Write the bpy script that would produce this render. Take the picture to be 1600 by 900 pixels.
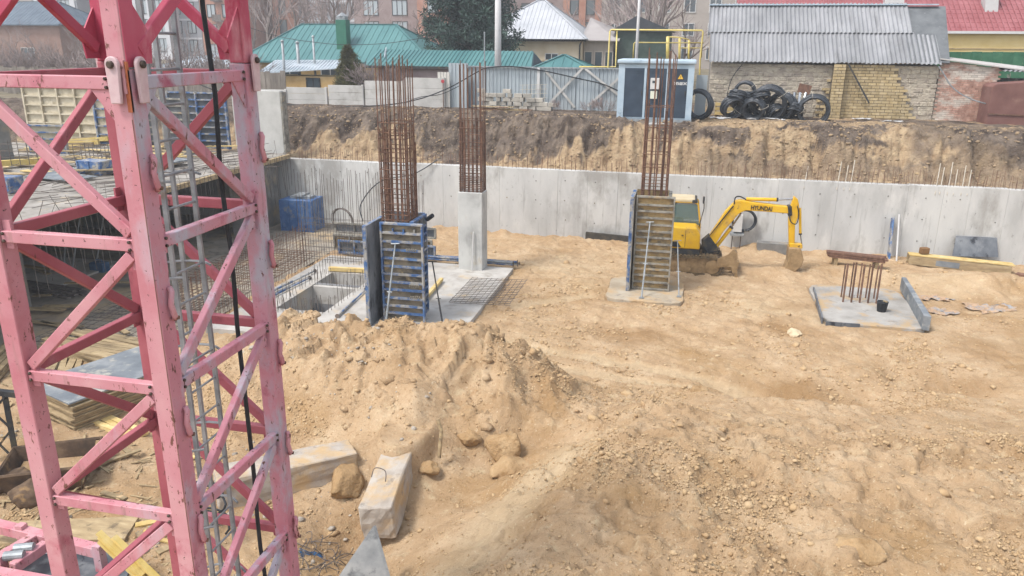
import bpy, bmesh, math, random
import numpy as np
from mathutils import Vector, Matrix
S = bpy.context.scene
for o in list(bpy.data.objects): bpy.data.objects.remove(o)
random.seed(7); R = random.Random(11)
rad = math.radians
# ------------------------------------------------------------------ camera
F_PX, PITCH, ROLL, CAM_H, YAW = 1209.0, rad(17.6), rad(.5), 7.6, rad(12.5)
cd = bpy.data.cameras.new('camera'); cam = bpy.data.objects.new('camera', cd); S.collection.objects.link(cam)
cd.sensor_width = 36.0; cd.lens = 36.0*F_PX/1600.0; cd.clip_start = .05; cd.clip_end = 600
cam.matrix_world = Matrix.Translation((0, 0, CAM_H)) @ Matrix.Rotation(YAW, 4, 'Z') @ Matrix.Rotation(math.pi/2-PITCH, 4, 'X') @ Matrix.Rotation(ROLL, 4, 'Z')
S.camera = cam
S.render.resolution_x, S.render.resolution_y = 1024, 576
# ------------------------------------------------------------------ sky and sun (bright veiled overcast, sun behind the camera to the left)
SUN_AZ, SUN_EL = math.atan2(-.72, -.70), rad(58)
w = bpy.data.worlds.new('World'); S.world = w; w.use_nodes = True
nt = w.node_tree; sky = nt.nodes.new('ShaderNodeTexSky'); sky.sky_type = 'NISHITA'; sky.sun_disc = False
sky.sun_elevation = SUN_EL; sky.sun_rotation = SUN_AZ; sky.air_density = 1.0; sky.dust_density = 2.0; sky.ozone_density = 1.0
hs = nt.nodes.new('ShaderNodeHueSaturation'); hs.inputs['Saturation'].default_value = .4
nt.links.new(sky.outputs[0], hs.inputs['Color']); nt.links.new(hs.outputs[0], nt.nodes['Background'].inputs[0])
nt.nodes['Background'].inputs[1].default_value = .15
sl = bpy.data.lights.new('sun', 'SUN'); sl.energy = 1.45; sl.angle = rad(12); sl.color = (1, .965, .92)
so = bpy.data.objects.new('sun', sl); S.collection.objects.link(so)
sd = Vector((math.sin(SUN_AZ)*math.cos(SUN_EL), math.cos(SUN_AZ)*math.cos(SUN_EL), math.sin(SUN_EL)))
so.rotation_euler = sd.to_track_quat('Z', 'Y').to_euler()
S.view_settings.view_transform = 'Standard'; S.view_settings.look = 'None'; S.view_settings.gamma = 1.0; S.view_settings.exposure = 1.2
# ------------------------------------------------------------------ photo pixel -> place (world x runs along the pit wall, y away from the camera)
CM = cam.matrix_world.to_3x3()
def ray(px, py): return CM @ Vector(((px-800)/F_PX, -(py-450)/F_PX, -1))
CP = Vector((0, 0, CAM_H))
def P(px, py, z=0.0): d = ray(px, py); return CP + d*((z-CAM_H)/d.z)
def PV(px, py, v): d = ray(px, py); return CP + d*(v/d.y)
def PU(px, py, u): d = ray(px, py); return CP + d*(u/d.x)
# ------------------------------------------------------------------ mesh helpers
def link(o): S.collection.objects.link(o); return o
def tag(o, label=None, cat=None, group=None, kind=None):
    if label: o['label'] = label
    if cat: o['category'] = cat
    if group: o['group'] = group
    if kind: o['kind'] = kind
    return o
def root(name, loc, label, cat, group=None):
    o = link(bpy.data.objects.new(name, None)); o.location = loc; o.empty_display_size = .2
    return tag(o, label, cat, group)
def wloc(o):
    l = Vector(o.location)
    while o.parent: o = o.parent; l += o.location
    return l
class MB:
    def __init__(s): s.v = []; s.f = []
    def add(s, vs, fs):
        n = len(s.v); s.v += [tuple(q) for q in vs]; s.f += [tuple(n+i for i in f) for f in fs]; return s
    def box(s, x0, x1, y0, y1, z0, z1):
        return s.add([(x, y, z) for z in (z0, z1) for y in (y0, y1) for x in (x0, x1)],
                     [(0, 2, 3, 1), (4, 5, 7, 6), (0, 1, 5, 4), (2, 6, 7, 3), (0, 4, 6, 2), (1, 3, 7, 5)])
    def obox(s, c, size, m=None):
        m = m or Matrix(); c = Vector(c); hx, hy, hz = [q/2 for q in size]
        m = m.to_3x3() if len(m) == 4 else m
        return s.add([c + m @ Vector((x, y, z)) for z in (-hz, hz) for y in (-hy, hy) for x in (-hx, hx)],
                     [(0, 2, 3, 1), (4, 5, 7, 6), (0, 1, 5, 4), (2, 6, 7, 3), (0, 4, 6, 2), (1, 3, 7, 5)])
    def beam(s, a, b, w, h, up=(0, 0, 1)):
        a, b = Vector(a), Vector(b); d = (b-a); L = d.length; d.normalize(); up = Vector(up)
        sd_ = d.cross(up)
        if sd_.length < 1e-4: sd_ = d.cross(Vector((0, 1, 0)))
        sd_.normalize(); u2 = sd_.cross(d)
        m = Matrix((d, sd_, u2)).transposed()
        return s.obox((a+b)/2, (L, w, h), m)
    def tube(s, pts, r, n=6, cap=True, r2=None):
        pts = [Vector(p) for p in pts]; k = len(pts); base = len(s.v); nrm = None
        for i, p in enumerate(pts):
            t = (pts[min(i+1, k-1)]-pts[max(i-1, 0)]).normalized()
            if nrm is None:
                nrm = t.cross(Vector((.31, .2, .93)));
                if nrm.length < .05: nrm = t.cross(Vector((1, 0, 0)))
            nrm = (nrm - t*nrm.dot(t)).normalized(); bn = t.cross(nrm)
            rr = r if r2 is None else r+(r2-r)*i/(k-1)
            for j in range(n):
                a = 2*math.pi*j/n; s.v.append(tuple(p+nrm*(rr*math.cos(a))+bn*(rr*math.sin(a))))
        for i in range(k-1):
            for j in range(n):
                a = base+i*n+j; b = base+i*n+(j+1) % n; s.f.append((a, b, b+n, a+n))
        if cap: s.f.append(tuple(base+j for j in reversed(range(n)))); s.f.append(tuple(base+(k-1)*n+j for j in range(n)))
        return s
    def prism(s, pts, vec):
        pts = [Vector(p) for p in pts]; vec = Vector(vec); n = len(pts)
        nr = Vector((0, 0, 0))
        for i in range(n): nr += pts[i].cross(pts[(i+1) % n])
        if nr.dot(vec) > 0: pts.reverse()
        fs = [tuple(range(n)), tuple(reversed(range(n, 2*n)))]
        fs += [(i, i+n, (i+1) % n+n, (i+1) % n) for i in range(n)]
        return s.add(pts+[p+vec for p in pts], fs)
    def lathe(s, c, prof, n=16, axis=(0, 0, 1)):
        c = Vector(c); q = Vector((0, 0, 1)).rotation_difference(Vector(axis).normalized()); base = len(s.v); k = len(prof)
        for r, h in prof:
            for j in range(n):
                a = 2*math.pi*j/n; s.v.append(tuple(c+q @ Vector((r*math.cos(a), r*math.sin(a), h))))
        for i in range(k-1):
            for j in range(n):
                a = base+i*n+j; b = base+i*n+(j+1) % n; s.f.append((a, b, b+n, a+n))
        s.f.append(tuple(base+j for j in reversed(range(n)))); s.f.append(tuple(base+(k-1)*n+j for j in range(n)))
        return s
    def mesh(s, name, mat=None, smooth=False, origin=None):
        me = bpy.data.meshes.new(name); a = np.array(s.v, dtype=float)
        o = Vector(origin) if origin is not None else Vector(((a[:, 0].min()+a[:, 0].max())/2, (a[:, 1].min()+a[:, 1].max())/2, a[:, 2].min()))
        me.from_pydata((a-np.array(o)).tolist(), [], s.f)
        if mat: me.materials.append(mat)
        if smooth: me.polygons.foreach_set('use_smooth', [True]*len(me.polygons))
        return me, o
    def build(s, name, mat, parent=None, bev=0, smooth=False):
        me, o = s.mesh(name, mat, smooth)
        ob = link(bpy.data.objects.new(name, me))
        if parent: ob.parent = parent; o = o-wloc(parent)
        ob.location = o
        if bev:
            m = ob.modifiers.new('bevel', 'BEVEL'); m.width = bev; m.segments = 2 if bev > .02 else 1; m.limit_method = 'ANGLE'
        return ob
def inst(name, me, loc, rot=None, parent=None, scale=None):
    o = link(bpy.data.objects.new(name, me)); loc = Vector(loc)
    if parent: o.parent = parent; loc = loc-wloc(parent)
    o.location = loc
    if rot is not None: o.rotation_euler = rot
    if scale is not None: o.scale = scale
    return o
def cate(pts, n=8):
    """smooth curve through points"""
    pts = [Vector(p) for p in pts]; out = []
    for i in range(len(pts)-1):
        p0, p1, p2, p3 = pts[max(i-1, 0)], pts[i], pts[i+1], pts[min(i+2, len(pts)-1)]
        for k in range(n):
            t = k/n; out.append(.5*((2*p1)+(p2-p0)*t+(2*p0-5*p1+4*p2-p3)*t*t+(-p0+3*p1-3*p2+p3)*t**3))
    return out+[pts[-1]]
def sag(a, b, d, n=14):
    a, b = Vector(a), Vector(b); return [a.lerp(b, i/n)-Vector((0, 0, d*4*(i/n)*(1-i/n))) for i in range(n+1)]
ORD = ['first', 'second', 'third', 'fourth', 'fifth', 'sixth', 'seventh', 'eighth', 'ninth', 'tenth', 'eleventh', 'twelfth', 'thirteenth', 'fourteenth', 'fifteenth', 'sixteenth', 'seventeenth', 'eighteenth', 'nineteenth', 'twentieth', 'twenty-first', 'twenty-second']
def rz(a): return Matrix.Rotation(a, 3, 'Z')
# ------------------------------------------------------------------ materials
def C(h, k=.76):
    h = h.lstrip('#'); out = []
    for i in (0, 2, 4):
        c = int(h[i:i+2], 16)/255; out.append((c/12.92 if c <= .04045 else ((c+.055)/1.055)**2.4)*k)
    return out+[1]
def mat(name, cols, scale=3, rough=.85, bump=.2, bscale=40, metal=0, stretch=(1, 1, 1), rnd=0, spec=.3, dirt=None, dscale=1.5, dpos=(.5, .62), dstretch=None, pos=(.32, .68), bdist=.02, detail=7, attr=None):
    m = bpy.data.materials.new(name); m.use_nodes = True; t = m.node_tree; N = t.nodes; L = t.links; b = N['Principled BSDF']
    g = N.new('ShaderNodeNewGeometry')
    def noise(sc, st, det=detail, off=0, ro=.6):
        mp = N.new('ShaderNodeMapping'); mp.inputs['Scale'].default_value = st; mp.inputs['Location'].default_value = (off, off*.7, off*1.3)
        L.new(g.outputs['Position'], mp.inputs[0]); n = N.new('ShaderNodeTexNoise'); n.inputs['Scale'].default_value = sc
        n.inputs['Detail'].default_value = det; n.inputs['Roughness'].default_value = ro; L.new(mp.outputs[0], n.inputs['Vector']); return n.outputs['Fac']
    def ramp(f, cols, p0, p1):
        r = N.new('ShaderNodeValToRGB'); e = r.color_ramp.elements
        while len(e) < len(cols): e.new(.5)
        for i, c in enumerate(cols): e[i].position = p0+(p1-p0)*i/max(len(cols)-1, 1); e[i].color = c
        L.new(f, r.inputs[0]); return r.outputs[0]
    col = ramp(noise(scale, stretch), [C(c) if isinstance(c, str) else c for c in cols], *pos)
    def mix(a, bb, f):
        x = N.new('ShaderNodeMix'); x.data_type = 'RGBA'
        for s_, v_ in ((0, f), (6, a), (7, bb)):
            if hasattr(v_, 'default_value'): L.new(v_, x.inputs[s_])
            else: x.inputs[s_].default_value = v_
        return x.outputs[2]
    if dirt:
        ds = [dirt if len(dirt) == 4 else (*dirt, None)] if isinstance(dirt[0], str) else dirt
        for i, (dc, dsc, dp, dst) in enumerate(ds):
            f = ramp(noise(dsc, dst or (1, 1, 1), 8, 7.3+5*i, .65), [(0, 0, 0, 1), (1, 1, 1, 1)], *dp)
            col = mix(col, C(dc), f)
    if rnd:
        oi = N.new('ShaderNodeObjectInfo'); mr = N.new('ShaderNodeMapRange'); mr.inputs[3].default_value = 1-rnd; mr.inputs[4].default_value = 1+rnd
        L.new(oi.outputs['Random'], mr.inputs[0]); h = N.new('ShaderNodeHueSaturation'); L.new(mr.outputs[0], h.inputs['Value']); L.new(col, h.inputs['Color']); col = h.outputs[0]
    L.new(col, b.inputs['Base Color'])
    b.inputs['Roughness'].default_value = rough; b.inputs['Metallic'].default_value = metal; b.inputs['Specular IOR Level'].default_value = spec
    if bump:
        bp = N.new('ShaderNodeBump'); bp.inputs['Strength'].default_value = bump; bp.inputs['Distance'].default_value = bdist
        L.new(noise(bscale, stretch, 5, 3.1), bp.inputs['Height']); L.new(bp.outputs[0], b.inputs['Normal'])
    m['_nodes'] = 1
    return m
CONC = mat('concrete', ['#A9A8A4', '#C6C5C0', '#D3D2CC'], 1.2, bump=.12, bscale=25, dirt=[('#8E8C86', 2.2, (.55, .75), (1, 1, .25)), ('#BBA787', .8, (.62, .8), None)])
CONCW = mat('pit_wall_concrete', ['#B8B7B3', '#CBCAC6', '#D6D5D0'], .9, bump=.1, bscale=18, stretch=(1, 1, .35), dirt=[('#9E9C97', 3.5, (.58, .76), (1.5, 1, .12)), ('#DEDCD6', 1.1, (.55, .75), (1, 1, .4)), ('#85837E', 9, (.63, .75), (1, 1, .6)), ('#A9A6A0', .6, (.56, .66), (1, 1, .5))])
CONCD = mat('dusty_concrete', ['#B5A58A', '#C9BFAE', '#CFCBC2'], 1.3, bump=.25, bscale=30, dirt=[('#C6A273', 1.1, (.46, .62), None)])
CONCG = mat('dark_concrete', ['#6F6E6C', '#84827E', '#95938D'], 2, bump=.2, bscale=25, dirt=('#A8977A', 1.2, (.5, .7), None))
CONCS = mat('site_slab_concrete', ['#AAA49B', '#BFBAB2', '#CBC7C0'], 1.6, bump=.15, bscale=30, dirt=[('#9C958A', 2.2, (.55, .72), None), ('#CDB48E', 1.1, (.55, .72), None)])
RUST = mat('rusty_steel', ['#5C463C', '#755646', '#8C6C58'], 9, bump=.25, bscale=120, stretch=(1, 1, .6), rough=.9, rnd=.25)
RUST2 = mat('dull_rebar_steel', ['#57504C', '#6E6660', '#86786C'], 8, bump=.2, bscale=120, rough=.8, rnd=.2)
STEEL = mat('galvanised_steel', ['#8B9092', '#A3A8AA', '#B6BABB'], 6, rough=.5, metal=.35, bump=.06, bscale=60, dirt=('#8A7A68', 3, (.6, .75), None))
FRAMEB = mat('blue_formwork_steel', ['#31507E', '#4A6C9C', '#6A86A8'], 5, rough=.6, bump=.15, bscale=60, dirt=[('#A8A49C', 3.4, (.46, .58), None), ('#5E5A55', 6, (.58, .7), None)], rnd=.08)
FRAMEG = mat('grey_formwork_steel', ['#77746C', '#928E84', '#A9A498'], 5, rough=.75, bump=.25, bscale=60, dirt=[('#59554E', 4, (.52, .66), None), ('#B79A6C', 2.4, (.57, .7), None)], rnd=.06)
PLYD = mat('black_film_plywood', ['#4A4D53', '#64686D', '#7E8184'], 1.6, rough=.6, bump=.12, bscale=30, stretch=(1, 1, .6), dirt=[('#8E9092', 2.0, (.54, .72), (1, 1, .35)), ('#2E3036', 3.5, (.56, .64), (1, 1, .5))])
PLYF = mat('film_faced_plywood', ['#696F75', '#7C8287', '#999C9D'], 1.6, rough=.8, bump=.1, bscale=20, dirt=[('#B7B3A6', 2.4, (.55, .68), None)])
PLYE = mat('plywood_edge', ['#8A775C', '#A6916F', '#BBA684'], 5, bump=.3, bscale=80, stretch=(1, 1, 4), rnd=.15)
PLYI = mat('formwork_infill_plywood', ['#8E7650', '#A98F62', '#BCA57B'], 3, bump=.2, bscale=50, dirt=[('#6B6355', 2.6, (.5, .64), (1, 1, 2)), ('#C2A067', 2, (.6, .7), None)])
WOOD = mat('weathered_timber', ['#8D7A5E', '#A99471', '#BEAA86'], 4, bump=.3, bscale=60, stretch=(.5, 2, 2), rnd=.22, dirt=('#6A5D4C', 3, (.58, .7), None))
WOODY = mat('fresh_timber', ['#C7A965', '#DDC182', '#E6D09A'], 3, bump=.2, bscale=60, rnd=.12, dirt=('#A98F62', 3, (.56, .7), None))
YBEAM = mat('yellow_timber_beam', ['#D2B45C', '#DFC57A', '#E4CF93'], 3, bump=.15, bscale=60, dirt=('#B0935A', 4, (.56, .7), None))
BLACK = mat('black_rubber', ['#1C1E21', '#27292D', '#35373B'], 8, rough=.55, bump=.1, bscale=60)
HOSE = mat('black_pipe', ['#22262B', '#31363C', '#474D54'], 6, rough=.42, bump=.05, bscale=60, spec=.5)
PINK = mat('faded_pink_paint', ['#C77F87', '#D19299', '#D8A2A5'], 1.6, rough=.55, bump=.08, bscale=50, dirt=[('#C9B4BC', 1.5, (.58, .72), (1, 1, .35)), ('#BE6676', 2.4, (.56, .72), None), ('#A8807C', 7, (.58, .72), (1, 1, .1)), ('#7C5248', 14, (.615, .65), (1, 1, .4)), ('#4F3C36', 26, (.64, .665), None)])
PLYL = mat('lightened_film_plywood', ['#5F6369', '#7C8085', '#979A9C'], 1.6, rough=.55, bump=.12, bscale=30, stretch=(1, 1, .6), dirt=[('#B0B1B0', 2.0, (.56, .74), (1, 1, .35)), ('#44474D', 3.2, (.54, .64), (1, 1, .5))])  # scuffed black film plywood, lightened to offset the shade on its panel
BLOCKC = mat('weathered_block_concrete', ['#A2978A', '#B6ACA0', '#C4BCB0'], 2.2, bump=.35, bscale=26, dirt=[('#C2A67F', 1.3, (.46, .6), None), ('#8D857B', 4, (.57, .7), None)])
PINKF = mat('chalky_pink_paint', ['#C47A88', '#CC8A96', '#C39AA6'], 1.4, rough=.6, bump=.08, bscale=50, dirt=[('#B9B1BC', 1.9, (.5, .62), (1, 1, .5)), ('#A9546A', 2.4, (.58, .7), None), ('#97787A', 7, (.58, .72), (1, 1, .1)), ('#6E463E', 14, (.615, .65), (1, 1, .4)), ('#4A3A36', 26, (.64, .665), None)])
REDD = mat('shaded_red_paint', ['#A2505C', '#AF5E68', '#B96C74'], 1.5, rough=.55, bump=.06, bscale=50, dirt=[('#C08890', 1.6, (.58, .74), (1, 1, .4)), ('#7E3E48', 2.4, (.58, .72), None), ('#6E463E', 15, (.645, .69), (1, 1, .45))])  # deeper red puts the shade of the mast's inner members into the colour
REDP = mat('crimson_mast_paint', ['#B03650', '#BE4A62', '#C65C70'], 1.5, rough=.5, bump=.05, bscale=50, dirt=[('#DDA2A6', 1.3, (.57, .72), (1, 1, .4)), ('#8C5A4E', 16, (.68, .73), (1, 1, .4))])
PALE = mat('pale_worn_plate', ['#CDA7AA', '#DBBFBF', '#D3B2B4'], 6, rough=.6, bump=.05, dirt=('#9A7B6E', 9, (.62, .7), (1, 1, .3)))
PIN = mat('oiled_pin_steel', ['#3D3430', '#574A42', '#6A5B50'], 20, rough=.45, metal=.3, bump=.1)
YEL = mat('yellow_machine_paint', ['#DCA80F', '#E6B419', '#EABD35'], 2, rough=.42, bump=.03, bscale=40, spec=.4, dirt=[('#C09A55', 2.2, (.54, .74), None), ('#7A6038', 9, (.62, .7), None)])
CABT = mat('beige_cab_roof', ['#C9B692', '#D5C5A4'], 3, rough=.6, bump=.05)
MACH = mat('black_machine_steel', ['#26272A', '#37383A', '#57503F'], 5, rough=.7, bump=.15, dirt=('#8D7551', 3, (.56, .72), None))
MUD = mat('sand_caked_steel', ['#8A7150', '#9F845F', '#B0946D'], 5, bump=.4, bscale=40, dirt=('#6B5639', 4, (.6, .72), None))
TRACK = mat('dusty_rubber_track', ['#5E503B', '#756349', '#8A7555'], 6, bump=.4, bscale=40, dirt=('#4A4235', 5, (.55, .7), None))
CHROME = mat('chrome_rod', ['#A5A8AA', '#C6C8CA'], 8, rough=.2, metal=.9, bump=0)
def glass(name, col, rough=.08):
    m = bpy.data.materials.new(name); m.use_nodes = True; b = m.node_tree.nodes['Principled BSDF']
    b.inputs['Base Color'].default_value = col; b.inputs['Roughness'].default_value = rough; b.inputs['Specular IOR Level'].default_value = .8; return m
GLASS = glass('dark_window_glass', (.045, .06, .07, 1)); GLASSC = glass('tinted_cab_glass', (.10, .17, .17, 1)); GLASSC.node_tree.nodes['Principled BSDF'].inputs['Alpha'].default_value = .5; GLASSL = glass('pale_window_glass', (.3, .34, .36, 1), .15)
# ------------------------------------------------------------------ noise
def _h(ix, iy, s):
    n = (ix.astype(np.int64)*374761393 + iy.astype(np.int64)*668265263 + s*974634777) & 0x7fffffff
    n = ((n ^ (n >> 13))*1274126177) & 0x7fffffff
    return ((n ^ (n >> 16)) & 0xffff)/65535.0
def vn(x, y, s=0):
    ix, iy = np.floor(x), np.floor(y); fx, fy = x-ix, y-iy; fx = fx*fx*fx*(fx*(6*fx-15)+10); fy = fy*fy*fy*(fy*(6*fy-15)+10)
    a, b, c, d = _h(ix, iy, s), _h(ix+1, iy, s), _h(ix, iy+1, s), _h(ix+1, iy+1, s)
    return (a+(b-a)*fx)*(1-fy)+(c+(d-c)*fx)*fy
def fbm(x, y, o=5, s=0, g=.5):
    r = 0; a = 1; t = 0
    for i in range(o):
        ca, sa = math.cos(.7*i+.3), math.sin(.7*i+.3)
        r = r+a*vn((ca*x-sa*y)*2**i, (sa*x+ca*y)*2**i, s+i*17); t += a; a *= g
    return r/t-.5
def ss(x, a, b): t = np.clip((x-a)/(b-a), 0, 1); return t*t*(3-2*t)
def cell(x, y, s=0):
    """rounded lumps: distance to the nearest jittered point"""
    ix, iy = np.floor(x), np.floor(y); best = np.full(x.shape, 9.0)
    for dx in (-1, 0, 1):
        for dy in (-1, 0, 1):
            cx, cy = ix+dx, iy+dy; px = cx+_h(cx, cy, s); py = cy+_h(cx, cy, s+5); rr = .35+.9*_h(cx, cy, s+9)
            best = np.minimum(best, ((x-px)**2+(y-py)**2)/rr**2)
    return np.clip(1-best, 0, 1)
def blocks_(x, y, s=0):
    """broken slabs: one random level per jittered cell"""
    ix, iy = np.floor(x), np.floor(y); best = np.full(x.shape, 9.0); val = np.zeros(x.shape)
    for dx in (-1, 0, 1):
        for dy in (-1, 0, 1):
            cx, cy = ix+dx, iy+dy; px = cx+_h(cx, cy, s); py = cy+_h(cx, cy, s+5); d = (x-px)**2+(y-py)**2
            t = _h(cx, cy, s+9)-.5+.5*((x-px)*(_h(cx, cy, s+13)-.5)+(y-py)*(_h(cx, cy, s+15)-.5)); val = np.where(d < best, t, val); best = np.minimum(d, best)
    return val
SLAB = (-12.3, -5.5, 17.3, 25.0); FOOTC = (-2.1, .25, 22.65, 25.1); FOOTD = (4.2, 6.95, 22.0, 25.75)
def ridge(u, v, pts, wf, wb):
    """max over a polyline crest; pts (u, v, h); wf slope width towards the camera, wb behind"""
    best = np.zeros_like(u)
    for (a, b) in zip(pts[:-1], pts[1:]):
        du, dv = b[0]-a[0], b[1]-a[1]; t = np.clip(((u-a[0])*du+(v-a[1])*dv)/(du*du+dv*dv), 0, 1)
        cu, cv = a[0]+t*du, a[1]+t*dv; hh = a[2]+t*(b[2]-a[2]); dx, dy = u-cu, v-cv
        w_ = np.where(dy < 0, wf, wb); d = np.sqrt((dx/1.8)**2+(dy/w_)**2)
        best = np.maximum(best, hh*(1-ss(d, 0, 1)))
    return best
TRK = [((-4.6, 18.6), (2.2, 17.2), .3), ((-4.4, 17.5), (2.6, 16.3), .3), ((-5.0, 21.5), (-2.4, 23.2), .35)]
def track_mask(u, v):
    m = np.zeros_like(u)
    for a, b, wd in TRK:
        du, dv = b[0]-a[0], b[1]-a[1]; L2 = du*du+dv*dv; t = ((u-a[0])*du+(v-a[1])*dv)/L2
        d = np.abs((u-a[0])*dv-(v-a[1])*du)/math.sqrt(L2)+.12*fbm(u*2, v*2, 3, 41)
        m = np.maximum(m, (1-ss(d, wd*.6, wd))*ss(t, 0, .08)*(1-ss(t, .92, 1)))
    return m
def slide(u, v):
    a, b = (-1.35, 12.6), (-2.9, 8.0); du, dv = b[0]-a[0], b[1]-a[1]; t = ((u-a[0])*du+(v-a[1])*dv)/(du*du+dv*dv); d = np.abs((u-a[0])*dv-(v-a[1])*du)/math.hypot(du, dv)+.3*fbm(u*1.2, v*1.2, 3, 411)
    return (1-ss(d, .25, .75))*ss(t, -.1, .2)
def ground(u, v, fine=True):
    u = np.asarray(u, float); v = np.asarray(v, float)
    wu, wv = u+.7*fbm(u*.7, v*.7, 3, 3), v+.7*fbm(u*.7, v*.7, 3, 9)
    z = .16*fbm(u*.35, v*.35, 4, 1)
    m1 = ridge(wu, wv, [(-10.8, 15.3, .35), (-9.3, 15.5, .95), (-7.9, 15.3, 1.2), (-5.9, 15.0, 1.38), (-4.3, 15.0, 1.42), (-3.3, 14.8, 1.25), (-2.4, 14.6, .7)], 2.6, 2.2)
    m1b = ridge(wu, wv, [(-9.5, 13.6, .25), (-5.6, 13.4, .3)], 1.2, 1.2)
    pl = 1.25*ss(wu-.25*(wv-8), -4.4, -1.4)*(1-ss(wv, 11.0, 17.5))
    z = z+np.maximum(m1, pl)+.35*np.minimum(m1, pl)+m1b
    lip = 15.75+.10*(wu-3.0)**2+.2*fbm(u*2, v*2, 3, 401); z = z-.55*ss(wv, lip, lip+.16)*(1-ss(wv, lip+.3, lip+2.6))*np.exp(-((wu-3.0)/1.9)**4)+.16*np.exp(-(((wu-3.0)/2.2)**2+((wv-lip+.25)/.4)**2))
    lip = 17.9+.08*(wu-6.6)**2+.2*fbm(u*2, v*2, 3, 403); z = z-.4*ss(wv, lip, lip+.16)*(1-ss(wv, lip+.3, lip+2.2))*np.exp(-((wu-6.6)/1.5)**4)
    z = z-.16*np.exp(-(((wu+1.6)/2.0)**2+((wv-20.6)/.8)**2))
    z = z+.5*np.exp(-(((wu-10.2)/1.6)**2+((wv-27.3)/.8)**2))+.3*np.exp(-(((wu-3.2)/1.3)**2+((wv-26.9)/.5)**2))+.28*np.exp(-(((wu-6.3)/1.4)**2+((wv-27.6)/.5)**2))
    z = z-.5*np.exp(-(((u+4.75)/.75)**2+((v-10.0)/.8)**2))+.75*np.exp(-(((wu+4.75)/.7)**2+((wv-12.75)/.75)**2))+.3*np.exp(-(((u+5.5)/.5)**2+((v-11.9)/.7)**2))
    z = z+.25*ss(v, 29.2, 30.3)*ss(fbm(u*.6, v*.2, 3, 77)+.5, .35, .7)
    steep = np.clip((m1+.4*pl)*1.2, 0, 1)
    z = z+(.10+.2*steep)*fbm(u*1.5, v*1.5, 5, 21, .55)+.05*fbm(u*4, v*4, 3, 61)
    # erosion runnels on the flank of the foreground spoil
    z = z+.02*pl*fbm((u+.9*v)*3.2, (v-.9*u)*.6, 3, 33)
    rg = lambda f, s: 1-2*np.abs(fbm(u*f, v*f, 4, s, .55))*2
    uw, vw = u+.25*fbm(u*2.2, v*2.2, 3, 311), v+.25*fbm(u*2.2, v*2.2, 3, 313)
    z = z+steep*(.12*rg(1.3, 301)+.05*rg(3.1, 303)+.30*blocks_(uw*1.0, vw*1.0, 315)+.20*blocks_(uw*2.4, vw*2.4, 317)+.10*blocks_(uw*5, vw*5, 318))+.05*blocks_(uw*1.6, vw*1.6, 319)*(1-steep)*ss(fbm(u*.4, v*.4, 3, 321)+.5, .5, .62)+.035*rg(1.7, 305)*(1-steep)
    tm = track_mask(u, v)
    if fine:
        sl_m = slide(u, v); z = z+sl_m*.03*fbm((u*.95-v*.31)*5, (u*.31+v*.95)*.7, 3, 413); rough_ = (1-.85*sl_m)*(1-.8*tm)*np.clip(.45+1.4*fbm(u*.5, v*.5, 3, 88)+.5*steep, .12, 1.3)
        z = z+rough_*(.085*cell(u*1.7, v*1.7, 5)*(.4+steep)+.055*cell(u*3.7+9, v*3.7, 15)+.032*cell(u*8, v*8, 25)+.018*cell(u*15, v*15, 31))
        z = z+.035*fbm(u*7, v*7, 3, 71, .65)
        z = z-.03*tm+tm*.006*np.sin((u*.99-v*.1)*30)
    mm = 1-ss(np.sqrt(((u+4.72)/.62)**2+((v-12.3)/1.05)**2), .7, 1.0); z = z*(1-mm)+np.maximum(z, .68+.1*fbm(u*3, v*3, 3, 461))*mm
    for (a, b, c, d), top in ((SLAB, .2), (FOOTC, .15), (FOOTD, .15)):
        ins = ss(u, a-.25, a+.05)*(1-ss(u, b-.05, b+.25))*ss(v, c-.25, c+.05)*(1-ss(v, d-.05, d+.25))
        lap = .10*fbm(u*1.3, v*1.3, 3, 51)
        z = np.where(z < 9, z*(1-ins)+np.minimum(z, top-.12+lap)*ins, z) if top == .15 else z*(1-ins)+np.minimum(z, np.where(v < 18.4, z, top-.08))*ins
    for (a, b, c, d) in (FOOTC, FOOTD):
        du = np.maximum(np.maximum(a-u, u-b), 0); dv = np.maximum(np.maximum(c-v, v-d), 0); dd = np.sqrt(du*du+dv*dv); out = (dd > 0)*(1-ss(dd, .1, .7))
        z = z*(1-out)+np.clip(z, .07+.06*fbm(u*3, v*3, 3, 55), .2)*out
    z = np.where((u < -12.75) & (v > 14.9), np.minimum(z, .0), z)
    deep = (u > -11.6) & (u < -9.4) & (v > 18.9) & (v < 23.4)
    z = np.where(deep, -1.3, z)
    return z
def gz(u, v, fine=False): return float(ground(np.array([u]), np.array([v]), fine)[0])
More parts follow.
